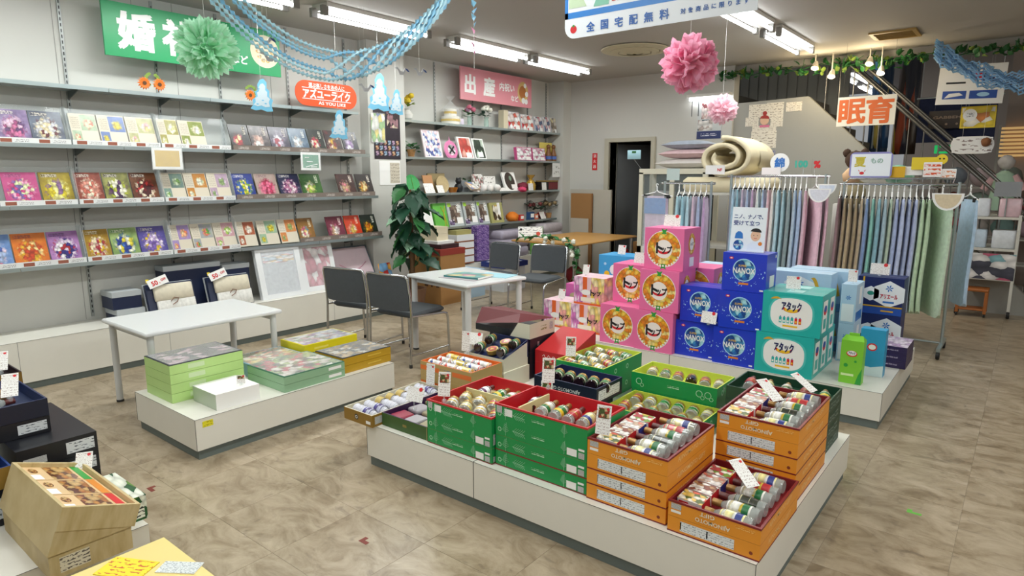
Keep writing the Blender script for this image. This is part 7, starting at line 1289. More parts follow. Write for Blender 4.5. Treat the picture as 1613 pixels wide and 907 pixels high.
t = thing('cotton_letters', 'green and red cut out letters beside the round sign', 'sign', (-1.73, 6.6, 1.65)); mb = MB(); mb.text('100', .085, GRT, (-.02, 0, .035), bold=.06); mb.text('%', .085, RED, (.12, 0, .03), bold=.06); mb.build('letters', t); mb = MB(); mb.tube([(0, .003, -.01), (0, .003, -.08)], .003, CLEAR, 5); mb.tube([(.1, .003, -.01), (.1, .003, -.08)], .003, CLEAR, 5); mb.build('stem', t)
plaque('red_pennant', 'red and white striped card on the middle rack', -2.02, 6.58, 1.585, .18, .07, stripe_mat('pennant', '#f0e8e6', '#c8283c', 10, 0), None, (), .004); plaque('price_sheet', 'pale card on the left rack with dark green pattern', -2.93, 6.34, 1.53, .14, .12, print_mat('greenpat', '#b9c8c4', '#5a8a80', 9, 5, .45), None, (), .004); plaque('white_notice', 'white card with a red print leaning on the futon', -2.55, 6.5, 1.59, .2, .09, PAPER, None, (('NF', .04, RED, .05, .045, None),), .006)
# futon roll on its shelf unit
WS = mat('shelf_unit_white', '#c8c5bc', .5); t = thing('bedding_shelf', 'pale shelf unit behind the racks carrying the futon', 'shelf', (-2.72, 7.55, 0)); mb = MB()
for z in (.1, .75, 1.36): mb.box(-.55, .55, -.3, .3, z, z + .03, WS)
for s_ in (-1, 1): mb.box(s_ * .55 - .015, s_ * .55 + .015, -.3, .3, 0, 1.39, WS)
mb.build('frame', t)
FUT = mat('futon_cream', '#e2d6b6', .9, var=.1, vscale=10)
mb = MB(); mb.rbox(-.5, .5, -.27, .27, 0, .17, FUT, .08, 5); tag(mb.build('folded_futon', None, (-2.75, 7.52, 1.392)), 'folded cream futon under the rolled one', 'futon')
t = thing('futon_roll', 'large rolled cream futon above the racks', 'futon', (-2.75, 7.5, 1.563)); sp = []; inn = []
N2 = 60
for k in range(N2 + 1):
    a = 3.7 * PI * k / N2; r_ = .05 + .15 * k / N2; sp.append((r_ * 1.45 * math.cos(a + 2.6), .21 + r_ * .98 * math.sin(a + 2.6)))
def roll(u, v): i = min(N2, int(u * N2 + .5)); return (sp[i][0], -.28 + .62 * v, sp[i][1] + .006 * math.sin(v * 20 + i))
mb = MB(); th = .05
def off(u, v):
    i = min(N2, int(u * N2 + .5)); j0, j1 = max(0, i - 1), min(N2, i + 1); d = Vector((sp[j1][0] - sp[j0][0], sp[j1][1] - sp[j0][1])); nrm = Vector((d.y, -d.x)).normalized(); return (sp[i][0] + nrm.x * th, -.28 + .62 * v, sp[i][1] + nrm.y * th)
mb.grid(N2, 8, roll, FUT); mb.grid(N2, 8, lambda u, v: off(1 - u, v), FUT)
for v0 in (0, 1): mb.grid(N2, 3, lambda u, v: tuple(a * (1 - v) + b_ * v + (q * -.022 * math.sin(PI * v) * (1 if v0 == 0 else -1)) for a, b_, q in zip(roll(u, v0), off(u, v0), (0, 1, 0))), FUT)
mb.grid(1, 4, lambda u, v: tuple(a * (1 - u) + b_ * u for a, b_ in zip(roll(1, v), off(1, v))), FUT); mb.build('roll', t)
mb = MB(); mb.grid(16, 6, lambda u, v: (.02 + .3 * math.cos(R(150 - 175 * u)), .02 + .5 * v, .2 + .23 * math.sin(R(150 - 175 * u))), mat('futon_cover', '#c9bfa4', .8)); mb.build('cover_flap', t)
# toy face peeking over the rack and a mint cushion
t = thing('plush_toy', 'brown plush toy and fabric flower behind the hand drawn sign', 'toy', (-1.42, 7.25, 1.33)); BRN = mat('plush_brown', '#4a3526', .95)
mb = MB(); blob(mb, (0, 0, .4), .09, BRN, 71, 12, .08); mb.build('head', t)
for s_ in (-1, 1): mb = MB(); blob(mb, (s_ * .08, 0, .47), .04, BRN, 72, 8, .1); mb.build('ear', t)
mb = MB(); blob(mb, (-.01, -.05, .24), .085, mat('plush_peach', '#d8b088', .95), 73, 12, .12); mb.build('snout', t); mb = MB(); blob(mb, (0, 0, .08), .12, mat('plush_olive', '#a89a78', .95), 74, 12, .1, 1.2); mb.build('body', t); mb = MB(); mb.rbox(-.14, .14, -.14, .14, -1.33, -.03, WS, .01); mb.build('stand', t)
t = thing('mint_cushion', 'mint green cushion in a clear bag on a stand behind the right rack', 'cushion', (-1.05, 7.4, 0)); mb = MB(); mb.box(-.1, .14, -.1, .1, 0, 1.45, WS); mb.build('stand', t); mb = MB(); blob(mb, (0, 0, 1.58), .13, mat('mint_cloth', '#8fc8a8', .85), 75, 14, .06, .75); mb.build('cushion', t); mb = MB(); mb.add([(-.02, -.1, 1.6), (.35, -.1, 1.45), (.1, -.1, 1.45), (-.1, -.1, 1.5)], [(0, 1, 2, 3)], FILM); mb.build('bag_film', t)
# ---------------------------------------------------------------- stairwell side: posters, signs, cart, baby goods
plaque('sleep_sign', 'cream sign with two orange characters hanging before the stairs', -1.6, 8.5, 2.145, .6, .33, mat('sign_cream', '#f0e4cc', .5), None, (('眠', .3, mat('sign_orange2', '#e0661c', .5), -.14, .165, None), ('育', .3, mat('sign_orange2', '#e0661c', .5), .14, .165, None)), .004); st_ = bpy.data.objects['sleep_sign']
for dx in (-.25, .25): mb = MB(); mb.tube([(dx, 0, .33), (dx, 0, .932)], .001, DARKSLOT, 4); mb.build('hanging_wire', st_)
SPM = mat('spot_lamp_white', '#c9c4b8', .4); SPE = mat('spot_bulb', '#fff0d0', .4, emit=14, ecol='#ffd890')
for i, (x, z, lb) in enumerate(((-2.31, 2.93, 'leftmost of the four spot lamps under the ivy'), (-2.11, 2.81, 'second and lowest left of the four spot lamps'), (-1.7, 2.92, 'spot lamp above the orange lettered sign'), (-1.57, 2.8, 'rightmost of the four spot lamps'))):
    t = thing('spot_lamp', lb, 'lamp', (x, 9.0, z), 0, 'spot lamps'); mb = MB(); mb.tube([(0, 0, .04), (0, 0, 3.079 - z)], .008, SPM, 6); mb.build('stem', t); mb = MB(); mb.M = RX(-30); mb.lathe([(.02, .07), (.03, .04), (.045, -.03), (.04, -.03), (.02, .05)], SPM, 14); mb.build('shade', t); mb = MB(); blob(mb, (0, -.01, -.015), .036, SPE, 1, 10, 0); mb.build('bulb', t)
    l = bpy.data.lights.new('spot_light', 'POINT'); l.energy = 5; l.color = (1, .8, .5); l.shadow_soft_size = .04; lo = bpy.data.objects.new('spot_light', l); COL.objects.link(lo); lo.parent = t; lo.location = (0, -.07, -.06)
t = thing('ivy_garland', 'green ivy garland along the ceiling edge above the stairs', 'garland', (0, 9.17, 2.93)); lm2 = leafmesh(LEAF, .085, 'leaf'); lm3 = leafmesh(LEAFG, .075, 'leaf'); pts = [(-3.6 + k * .12, 0, .02 + .03 * math.sin(k * 1.3)) for k in range(29)]; mb = MB(); mb.tube(pts, .006, LEAF, 5); mb.build('vine', t); rnd = random.Random(9)
for k in range(230):
    x = rnd.uniform(-3.6, -.2); dense = 1 if -2.6 < x < -1.3 else .6; link_mesh('leaf', lm2 if k % 4 else lm3, t, (x, rnd.uniform(-.05, .04), rnd.uniform(-.1, .07) * dense), (rnd.uniform(.4, 1.9), rnd.uniform(-.6, .6), rnd.uniform(0, 6.28)))
t = thing('tissue_poster', 'white poster with blue picture strip and dark lettering right of the stairs', 'poster', (-.7, 9.3, 2.39)); t.rotation_euler = (0, R(2), 0); mb = MB(); mb.box(-.32, .32, -.003, .003, 0, .44, PAPER); mb.build('sheet', t); mb = MB(); Q(mb, -.26, -.03, .06, .15, -.0036, BLUEPRINT); Q(mb, .0, .26, .06, .15, -.0036, BLUEPRINT); mb.add([(-.24, -.0042, .07), (-.06, -.0042, .1), (-.1, -.0042, .13), (-.2, -.0042, .12)], [(0, 1, 2, 3)], PAPER); mb.disc((.13, -.0042, .105), .06, ICEB, 'y', 14, None, .4); mb.build('picture_strip', t); mb = MB(); mb.text('flex', .12, mat('poster_violet', '#3a2a5a', .4), (.19, -.004, .29), fit=.17, bold=.04); Q(mb, .02, .1, .26, .36, -.004, RED); Q(mb, -.24, -.05, .23, .25, -.004, BLACK); Q(mb, -.02, .2, .39, .4, -.004, mat('poster_grey', '#8a8a8a', .5)); mb.build('lettering', t)
for dx in (-.28, .28): mb = MB(); mb.tube([(dx, 0, .44), (dx, 0, .69)], .001, PAPER, 4); mb.build('hanging_thread', t)
t = thing('navy_rug', 'navy rug hanging behind the stair rail', 'rug', (-.93, 11.0, 2.04)); mb = MB(); mb.box(-.46, .44, -.012, .012, 0, .6, mat('rug_navy', '#232c4e', .9, var=.25, vscale=30)); mb.build('rug', t); mb = MB(); mb.tube([(-.5, 0, .61), (.5, 0, .61)], .012, STEEL, 8); mb.tube([(-.45, 0, .61), (-.45, 0, 2.15)], .003, STEEL, 4); mb.tube([(.45, 0, .61), (.45, 0, 2.15)], .003, STEEL, 4); mb.build('hanging_bar', t)
t = plaque('rug_sign', 'dark brown sign with pale lettering on the navy rug', -1.04, 10.9, 2.22, .42, .24, mat('sign_brown', '#2c1c18', .4), None, (('GABBEH', .05, mat('sign_tan', '#a08a78', .5), 0, .15, .32),), .004); mb = MB()
for dx in (-.12, 0, .12): mb.disc((dx, -.004, .06), .016, mat('sign_tan', '#a08a78', .5), 'y', 8)
mb.build('dots', t)
for dx in (-.15, .15): mb = MB(); mb.tube([(dx, 0, .24), (dx, .1, .43)], .002, STEEL, 4); mb.build('chain', t)
plaque('speech_poster', 'yellow poster with a white round balloon over the navy rug', -.6, 9.5, 2.13, .34, .25, YLT, flower_mat('ypost', ['#e2c62c', '#e8d040', '#e2c62c', '#d8843c', '#f2eee0'], 2.5), (), .006); plaque('cloud_card', 'white cloud shaped card with a brown animal hanging below the yellow poster', -.62, 9.4, 1.83, .42, .2, PAPER, print_mat('cloudp', '#f0f0f0', '#8a7a78', 8, 3, .58), (), .09)
for nm in ('speech_poster', 'cloud_card'):
    o = bpy.data.objects[nm]; hz = .25 if nm == 'speech_poster' else .2; mb = MB(); mb.tube([(-.1, 0, hz), (-.1, 0, 3.0 - o.location.z)], .001, PAPER, 4); mb.tube([(.1, 0, hz), (.1, 0, 3.0 - o.location.z)], .001, PAPER, 4); mb.build('hanging_thread', o)
mb = MB(); blob(mb, (.13, -.02, .13), .05, mat('animal_brown', '#8a5a3a', .8), 81, 10, .1); mb.build('animal', bpy.data.objects['cloud_card']); mb = MB(); mb.disc((-.08, -.0045, .15), .07, PAPER, 'y', 18); Q(mb, -.12, -.04, .125, .18, -.005, print_mat('balloonp', '#f0f0ee', '#4a4a48', 5, 3, .5)); mb.build('balloon', bpy.data.objects['speech_poster'])
for x, y, w_, c, z0, z1, lb in ((-1.95, 11.6, .22, ['#2a5a8a', '#c8d4d8', '#1a3a60', '#e0c860'], 2.0, 4.2, 'blue and white patterned cloth banner in the stairwell'), (-1.62, 11.6, .3, ['#3a2a20', '#c8a830', '#2a2a3a', '#a84a28'], 1.9, 4.2, 'dark brown and yellow cloth banner in the stairwell'), (-2.12, 12.4, .3, ['#23405f', '#3a3a50', '#2a5a70', '#18283a'], 1.6, 4.2, 'dark teal cloth banner behind the orange lettered sign')):
    mb = MB(); mb.grid(6, 12, lambda u, v: (x + (u - .5) * w_, y + .03 * math.sin(u * 9 + v * 3), z0 + (z1 - z0) * v), flower_mat('ban' + c[0], c, 3)); o = tag(mb.build('cloth_banner', None), lb, 'banner', 'stairwell banners'); sm = o.modifiers.new('thick', 'SOLIDIFY'); sm.thickness = .006
t = plaque('exit_sign', 'green lit exit sign under the navy rug', -1.0, 11.5, 1.9, .42, .12, mat('exit_green', '#1f9a50', .4, emit=1.2), None, (), .004); mb = MB(); Q(mb, -.15, -.06, .03, .09, -.0045, WHT); Q(mb, .0, .15, .04, .08, -.0045, WHT); mb.build('pictogram', t); mb = MB(); mb.tube([(0, .004, .12), (0, .004, 2.29)], .004, STEEL, 5); mb.build('hanging_rod', t)
SLW = mat('lit_louvre', '#e2b878', .5, emit=.5)
t = thing('lit_louvre', 'warm lit horizontal louvre panel at the far right', 'panel', (-.12, 11.9, 1.85))
for k in range(8): mb = MB(); mb.box(-.35, .35, -.02, .02, k * .055, k * .055 + .03, SLW); mb.build('slat', t)
for s_ in (-1, 1): mb = MB(); mb.box(s_ * .35 - .015, s_ * .35 + .015, -.03, .03, -1.85, .45, WS); mb.build('upright', t)
# posters on the stair wall and back wall
t = thing('hair_poster', 'cluster of taped papers with a red haired figure on the stair wall', 'poster', (-2.95, 9.248, 2.2)); CRP = print_mat('cream_print', '#ece4d4', '#a89a88', 9, 6, .56)
for nm, a, b_, c, d in (('upper_left_sheet', -.24, 0, .16, .34), ('upper_right_sheet', .0, .22, .14, .35), ('left_balloon', -.28, -.1, .05, .17), ('right_balloon', .06, .22, .03, .15), ('title_strip', -.18, .14, -.02, .05), ('notice_sheet', -.19, .15, -.25, -.02)):
    mb = MB(); mb.box(a, b_, -.003 - .001 * len(nm) / 10, 0, c, d, PAPER, f=CRP); mb.build(nm, t)
mb = MB(); mb.disc((-.02, -.0075, .12), .06, SKIN, 'y', 16); mb.disc((-.02, -.008, .14), .064, mat('print_hair', '#a8322c', .5), 'y', 16, None, .8, 0, 180); mb.disc((-.02, -.008, .215), .03, mat('print_hair', '#a8322c', .5), 'y', 12); Q(mb, -.08, .05, .03, .06, -.008, mat('print_rose', '#e07a9a', .5)); mb.build('figure', t)
tag(MB().box(-.1, .1, -.003, 0, 0, .12, PAPER, f=CRP).build('side_note', None, (-2.6, 9.248, 2.42)), 'small cream note taped right of the paper cluster', 'note'); tag(MB().box(-.07, .07, -.003, 0, 0, .16, print_mat('bluenote', '#9a9ab0', '#5a5a90', 6, 4, .5)).build('blue_note', None, (-2.87, 9.248, 1.76)), 'blue grey note below the paper cluster', 'note')
t = thing('navy_base_poster', 'photo poster with a navy lower band on the back wall behind the pompom', 'poster', (-3.73, 9.198, 2.1)); mb = MB(); mb.box(-.18, .18, -.003, 0, 0, .52, mat('poster_pale', '#c8cccb', .5)); mb.build('sheet', t); mb = MB(); Q(mb, -.18, .18, 0, .11, -.0036, mat('poster_band', '#1f2f68', .45)); Q(mb, -.17, .05, .12, .27, -.0036, flower_mat('pphoto', ['#d8d4d0', '#2a4a58', '#e8e4e0', '#b8a8a0'], 3)); Q(mb, -.12, .02, .28, .5, -.0036, flower_mat('pphoto2', ['#d8c0c0', '#7a3a40', '#e0d4d0', '#c8a8a0'], 4)); Q(mb, -.12, .12, .035, .075, -.0042, print_mat('bandtxt', '#1f2f68', '#d8dce8', 6, 1.5, .42)); mb.build('print', t)
t = thing('wall_lamp_strip', 'wall mounted twin fluorescent strip on the back wall behind the pompoms', 'lamp', (-3.62, 9.2, 2.62)); mb = MB(); mb.box(-.42, .2, -.12, 0, .06, .1, LAMPBODY); mb.build('lamp_body', t)
for yy in (-.04, -.1): mb = MB(); mb.tube([(-.38, yy, .03), (.18, yy, .03)], .016, TUBE, 8); mb.build('tube', t)
for xx in (-.36, -.26): mb = MB(); mb.tube([(xx, -.05, .06), (xx, -.05, -.2)], .006, DARKSLOT, 5); mb.build('pull_rod', t)
# white goods cart and stool at the far right
t = thing('goods_cart', 'white wheeled cart of bagged goods right of the racks', 'cart', (-.33, 9.25, 0)); CW = mat('cart_white', '#d3d0c6', .45)
for z in (.42, .75, 1.1): mb = MB(); mb.box(-.24, .26, -.3, .4, z, z + .025, CW); mb.build('shelf', t)
for sx in (-.23, .25):
    for sy in (-.29, .39): mb = MB(); mb.box(sx - .014, sx + .014, sy - .014, sy + .014, .08, 1.15, CW); l = mb.build('post', t); mb = MB(); mb.M = T3(sx, sy, .04) @ RY(90); mb.lathe([(0, -.015), (.035, -.015), (.04, 0), (.035, .015), (0, .015)], CAPB, 12); mb.build('caster', l)
mb = MB(); mb.box(-.24, .26, -.305, -.3, .43, .72, PAPER, f=flower_mat('cartpanel', ['#e6e2e0', '#d86a88', '#eeeae8', '#4a4a58', '#8ab8c0', '#eeeae8'], 4)); mb.build('picture_panel', t)
for k, (x, z, w_, c, lb) in enumerate(((-.42, .777, .12, '#c8d8e8', 'white and blue pack on the cart, left'), (-.2, .777, .22, '#dcdfe4', 'clear bagged blue towel on the cart'), (-.42, 1.127, .12, '#d8dce4', 'white box on the cart top'), (-.18, 1.127, .2, '#d8b8c0', 'pink pack on the cart top'))):
    mb = MB(); mb.rbox(-w_ / 2, w_ / 2, -.1, .1, 0, .2, mat('cartpack' + c, c, .3, var=.2, vscale=20), .02); tag(mb.build('goods_pack', None, (x, 9.12, z)), lb, 'pack', 'packs on the cart')
plaque('grey_board', 'plain grey board standing on the cart', -.22, 9.0, 1.35, .24, .16, mat('board_grey', '#8f9296', .5), None, (), .004); o = bpy.data.objects['grey_board']; mb = MB(); mb.tube([(0, .01, .0), (0, .01, -.22)], .006, STEEL, 5); mb.build('stem', o)
t = thing('wooden_stool', 'low orange wood stool with wheels beneath the cart', 'stool', (-.42, 8.98, 0)); OW = mat('stool_wood', '#a8622c', .5)
mb = MB(); mb.rbox(-.15, .15, -.12, .12, .29, .32, OW, .01); mb.build('seat', t); mb = MB(); mb.rbox(-.14, .14, -.11, .11, .07, .09, OW, .01); mb.build('lower_shelf', t)
for sx in (-.13, .13):
    for sy in (-.1, .1): mb = MB(); mb.box(sx - .015, sx + .015, sy - .015, sy + .015, .04, .29, OW); l = mb.build('leg', t); mb = MB(); mb.M = T3(sx, sy, .02) @ RY(90); mb.lathe([(0, -.01), (.018, -.01), (.02, 0), (.018, .01), (0, .01)], CAPB, 10); mb.build('caster', l)
# baby clothes and cushions beyond the stair foot
t = thing('clothes_stand', 'pale baby clothes on a stand at the far right', 'clothes', (-.3, 10.2, 0)); mb = MB(); mb.tube([(0, 0, 0), (0, 0, 1.72)], .015, STEEL, 8); mb.lathe([(.18, 0), (.18, .02), (0, .03)], STEEL, 16); mb.build('stand', t)
mb = MB(); mb.lathe([(.16, 1.15), (.13, 1.35), (.12, 1.5), (.09, 1.6), (.03, 1.64)], mat('mint_dress', '#b8d8c0', .85), 14, 1, .7); mb.build('dress', t); mb = MB(); mb.tube([(-.09, 0, 1.58), (-.2, 0, 1.4)], .045, mat('pink_sleeve', '#e0b8bc', .85), 8); mb.tube([(.09, 0, 1.58), (.2, 0, 1.4)], .045, mat('pink_sleeve', '#e0b8bc', .85), 8); mb.build('sleeves', t); mb = MB(); blob(mb, (0, 0, 1.74), .09, mat('bonnet_white', '#e2ddda', .85), 83, 12, .06); mb.build('bonnet', t)
cs = ['#c86a70', '#d8d0cc', '#7a9a98', '#c0a8b8', '#a8503c', '#9ab0a8', '#d0c4a8', '#b8646c', '#8f9aa8', '#dcc8cc', '#7f8a80', '#c89a90']
t = thing('cushion_shelf', 'open shelf unit filled with cushions at the far right', 'shelf', (-.55, 11.4, 0))
for k in range(5): mb = MB(); mb.box(-.55, .7, -.2, .2, .35 * k, .35 * k + .02, WS); mb.build('shelf_board', t)
for x in (-.55, .69): mb = MB(); mb.box(x, x + .02, -.2, .2, 0, 1.75, WS); mb.build('upright', t)
for k in range(12):
    r_, c_ = divmod(k, 4); mb = MB(); blob(mb, (0, 0, .14), .15, mat('cushion' + cs[k], cs[k], .85, var=.2, vscale=12), 100 + k, 12, .05, .9); tag(mb.build('cushion', None, (-.9 + c_ * .31, 11.35, .72 + r_ * .35 + .003)), 'cushion on the far shelf, row %s from the top, %s from the left' % (('three', 'two', 'one')[r_], ORD[c_]), 'cushion', 'cushions on the far shelf')
# ---------------------------------------------------------------- sets on the left platform
FOODP = [flower_mat('food%d' % k, c, 9, rough=.25, coat=.9) for k, c in enumerate((['#7a6068', '#c8a8b0', '#5a5a3c', '#d8c0c4', '#4a4450'], ['#d88a58', '#e8d080', '#8a9a48', '#f0e4c8', '#c86a50'], ['#6a8a48', '#e8dcd0', '#a8b870', '#c84a58', '#f2ece0', '#4a4a38'], ['#5a4838', '#d8b880', '#a88850', '#e8e0d0', '#3a3028'], ['#c8c8d8', '#a880a8', '#e8e4e0', '#8a9a50', '#d0a0a0']))]
def set_box(name, label, x0, x1, y0, y1, z, h, m, food, group, rimm, prints=()):
    t = thing(name, label, 'gift box', ((x0 + x1) / 2, (y0 + y1) / 2, z), 0, group); a, c = (x1 - x0) / 2, (y1 - y0) / 2
    mb = MB(); mb.box(-a, a, -c, c, 0, h - .001, m); mb.build('box', t)
    if food:
        mb = MB(); mb.box(-a, a, -c, c, h - .001, h + .002, rimm); mb.build('rim', t)
        mb = MB(); mb.quad([(-a + .014, -c + .014, h + .0026), (a - .014, -c + .014, h + .0026), (a - .014, c - .014, h + .0026), (-a + .014, c - .014, h + .0026)], food); mb.build('contents', t)
        mb = MB(); mb.box(-a + .008, a - .008, -c + .008, c - .008, h + .004, h + .0048, FILM); mb.build('film_cover', t)
    for y_, z_, w_, hh, pm_, n in prints: mb = MB(); QX(mb, y_, y_ + w_, h * z_, h * (z_ + hh), a + .0006, pm_); mb.build(n, t)
    return t
LIMG = mat('setbox_lime', '#b9dc88', .45, var=.05, vscale=9); LIMW = mat('setbox_palelime', '#cfe4b4', .5); DKR = mat('setbox_darkrim', '#2a3038', .4)
for k in range(4): set_box('lime_set_box', 'pale lime food set box, %s from the bottom of the left stack' % ORD[k], -4.2, -3.857, 1.605, 2.06, .2405 + k * .058, .057, LIMG, FOODP[0] if k == 3 else None, 'lime set boxes', DKR, ((-.12, .3, .1, .5, LIMW, 'label_patch'),))
t = thing('white_gift_carton', 'small white carton before the lime stack', 'box', (-3.677, 1.845, .2405)); MB().box(-.138, .138, -.135, .135, 0, .094, PAPER, f=mat('carton_greenish', '#b8c4b0', .3, .2)).build('carton', t); pop('tiny price card on the small white carton', (-3.6, 1.9, .335), .05, .05, 50, .01)
SAGE = mat('setbox_sage', '#8fb592', .45); TEALR = mat('setbox_tealrim', '#2f6a50', .4)
for k in range(2): set_box('sage_set_box', '%s sage green food set box at the platform middle' % ('lower', 'upper')[k], -3.94, -3.51, 2.13, 2.585, .2405 + k * .05, .049, SAGE, FOODP[2] if k else None, 'sage set boxes', TEALR, ((.1, .3, .1, .4, PAPER, 'white_label'),))
MUST = mat('setbox_mustard', '#b8901c', .42, var=.05)
for k in range(2): set_box('mustard_set_box', '%s mustard food set box at the right end of the platform' % ('lower', 'upper')[k], -3.865, -3.545, 2.6, 3.02, .2405 + k * .054, .053, MUST, FOODP[3] if k else None, 'mustard set boxes', DKR, ((.0, .45, .12, .15, mat('must_print', '#d8b848', .4), 'side_print'),))
YELB = mat('setbox_yellow', '#dccf1c', .42); BLUEB = mat('setbox_blue', '#7fa4b8', .45)
set_box('grey_set_box', 'grey blue box under the yellow food set', -4.255, -3.96, 2.58, 3.03, .2405, .075, mat('setbox_greyblue', '#8fa3b3', .45), None, None, DKR); set_box('yellow_set_box', 'bright yellow food set box at the back of the platform', -4.26, -3.955, 2.575, 3.04, .3165, .057, YELB, FOODP[4], None, YELB, ((-.15, .3, .12, .25, mat('yel_print', '#efe470', .4), 'side_print'),))
set_box('blue_set_box', 'soft blue food set box between the lime and yellow sets', -4.25, -3.96, 2.16, 2.56, .2405, .088, BLUEB, FOODP[1], None, BLUEB)
tag(MB().box(0, .0008, -.03, .03, 0, .035, mat('price_yellow', '#e6dc28', .5), r=print_mat('pricey', '#e6dc28', '#b8a818', 5, 2, .5)).build('price_sticker', None, (-3.4895, 1.63, .185)), 'small yellow price sticker on the front corner of the left platform', 'sticker')
# ---------------------------------------------------------------- boxes at the lower left
WOODB = mat('paulownia', '#c9ae7e', .6, var=.1, vscale=5)
def wood_grain(key='paulownia_grain'):
    if key in MATS: return MATS[key]
    m = mat(key, '#c8b283', .6); nt = m.node_tree; N = nt.nodes; L = nt.links; tc = N.new('ShaderNodeTexCoord'); mp = N.new('ShaderNodeMapping'); mp.inputs['Scale'].default_value = (3, 14, 3); L.new(tc.outputs['Object'], mp.inputs[0]); n = N.new('ShaderNodeTexNoise'); n.inputs['Scale'].default_value = 3; n.inputs['Detail'].default_value = 3; L.new(mp.outputs[0], n.inputs[0]); r = ramp_node(nt, ['#9a8354', '#bfa876', '#d0bc8e', '#b09766'], False); L.new(n.outputs['Fac'], r.inputs[0]); L.new(r.outputs[0], N['Principled BSDF'].inputs['Base Color']); return m
WG = wood_grain()
t = thing('wooden_gift_box', 'closed pale wood gift box under the tilted tray at lower left', 'gift box', (-2.675, .7, .2405)); MB().box(-.255, .255, -.13, .125, 0, .085, WG).build('box', t); mb = MB(); QX(mb, -.1, -.01, .015, .07, .2556, print_mat('woodlab', '#e6dec8', '#6a6258', 8, 4, .5)); mb.build('paper_label', t)
t = thing('wooden_tray', 'tilted pale wood tray of curry packets at lower left', 'gift tray', (-2.675, .83, .33)); t.rotation_euler = (R(-20), 0, 0)
mb = MB(); a, d0, h = .275, .25, .08; mb.box(-a, a, -d0, 0, 0, .01, WG)
for x0, x1, y0, y1 in ((-a, -a + .013, -d0, 0), (a - .013, a, -d0, 0), (-a + .013, a - .013, -d0, -d0 + .013), (-a + .013, a - .013, -.013, 0)): mb.box(x0, x1, y0, y1, .01, h, WG)
mb.build('tray', t); mb = MB(); mb.add([(a - .006, -d0, 0), (a - .006, 0, 0), (a - .006, -d0, -.088)], [(0, 2, 1)], WG); mb.add([(-a, -d0, 0), (a - .006, -d0, 0), (a - .006, -d0, -.088), (-a, -d0, -.088)], [(3, 2, 1, 0)], WG); mb.build('prop_panel', t)
CUR = flower_mat('curry', ['#8a4a1c', '#b8702c', '#d8b070', '#6a3414', '#c88a40'], 5, rough=.3, coat=.5)
for k, q in enumerate(('left', 'middle', 'right')):
    x = -.178 + k * .178; p_ = thing('curry_packet', '%s curry packet in the tilted wood tray' % q, 'packet', (0, 0, 0), 0, 'curry packets'); p_.matrix_world = T3(-2.675, .83, .33) @ RX(-20) @ T3(x, -.126, .052); mb = MB(); mb.box(-.086, .086, -.108, .108, -.03, .012, mat('packet_cream', '#e2c090', .4)); mb.build('packet', p_)
    mb = MB(); mb.quad([(-.08, -.03, .0126), (.08, -.03, .0126), (.08, .06, .0126), (-.08, .06, .0126)], CUR); mb.build('dish_photo', p_); mb = MB(); mb.quad([(-.085, .07, .0126), (.085, .07, .0126), (.085, .1, .0126), (-.085, .1, .0126)], (BOW, mat('pk_orange', '#e08a2c', .4), RED)[k]); mb.build('colour_band', p_); mb = MB(); mb.disc((-.03, -.07, .0128), .03, CUR, 'z', 16, None, .5); mb.quad([(.02, -.1, .0127), (.08, -.1, .0127), (.08, -.06, .0127), (.02, -.06, .0127)], PAPER); mb.build('small_print', p_)
GPAT = flower_mat('arrow_green', ['#2c6a34', '#6a9a38', '#e8ecdc', '#1f5a30', '#e8ecdc'], 4, rough=.4); t = thing('patterned_gift_box', 'green and white patterned box behind the wood tray', 'gift box', (-2.75, .905, .2405)); MB().box(-.15, .15, -.045, .045, 0, .1, GPAT).build('box', t); mb = MB(); QX(mb, -.03, .035, .01, .06, .1506, print_mat('gpl', '#e8ecdc', '#2a2a2a', 4, 3, .5)); mb.build('lettering', t); pop('clear sleeved price card at the patterned box', (-2.9, .835, .34), .1, .06, 60, .03, TAGPRINT, 40)
NVY = mat('navy_carton', '#16181f', .35, var=.15); LIN = print_mat('line_draw', '#d4d8da', '#5a6068', 7, 3, .58)
def navy_box(label, x0, x1, y0, y1, z, h):
    t = thing('navy_carton', label, 'gift box', ((x0 + x1) / 2, (y0 + y1) / 2, z), 0, 'navy black cartons'); a, c = (x1 - x0) / 2, (y1 - y0) / 2; MB().box(-a, a, -c, c, 0, h - .001, NVY).build('box', t); mb = MB(); QX(mb, c - .115, c - .012, h * .2, h * .78, a + .0006, LIN); mb.build('line_label', t)
    if c > .1: mb = MB(); QX(mb, -c + .02, -c + .1, h * .15, h * .5, a + .0006, BAR); mb.build('bar_code', t)
for k in range(3): navy_box('large black navy carton, %s from the bottom at lower left' % ORD[k], -3.6, -3.03, .655, .94, .2405 + k * .0855, .085)
navy_box('black navy carton resting on the large ones at the left edge', -3.62, -3.18, .5, .82, .4975, .07)
def dark_tray(label, x0, x1, y0, y1, z, h, out, inn, n, group, lblk):
    tray_thing('dark_gift_tray', label, x0, x1, y0, y1, z, h, out, inn, None, (.045, inn))
    for k in range(n): lay('oil_bottle', BT_[('red', 'green', 'white_blue', 'black')[k % 4]], 'bottle', 'bottle %s from the left in the %s' % (ORD[k], lblk), (x0 + .06 + k * (x1 - x0 - .1) / n, (y0 + y1) / 2 + .075, z + h - .015), -84, group)
dark_tray('open navy tray of bottles on top of the black cartons', -3.62, -3.18, .5, .82, .568, .075, mat('tray_deepnavy', '#141b30', .35), mat('tray_blueinner', '#1f2f58', .4), 4, 'bottles in the dark trays', 'navy tray on the cartons')
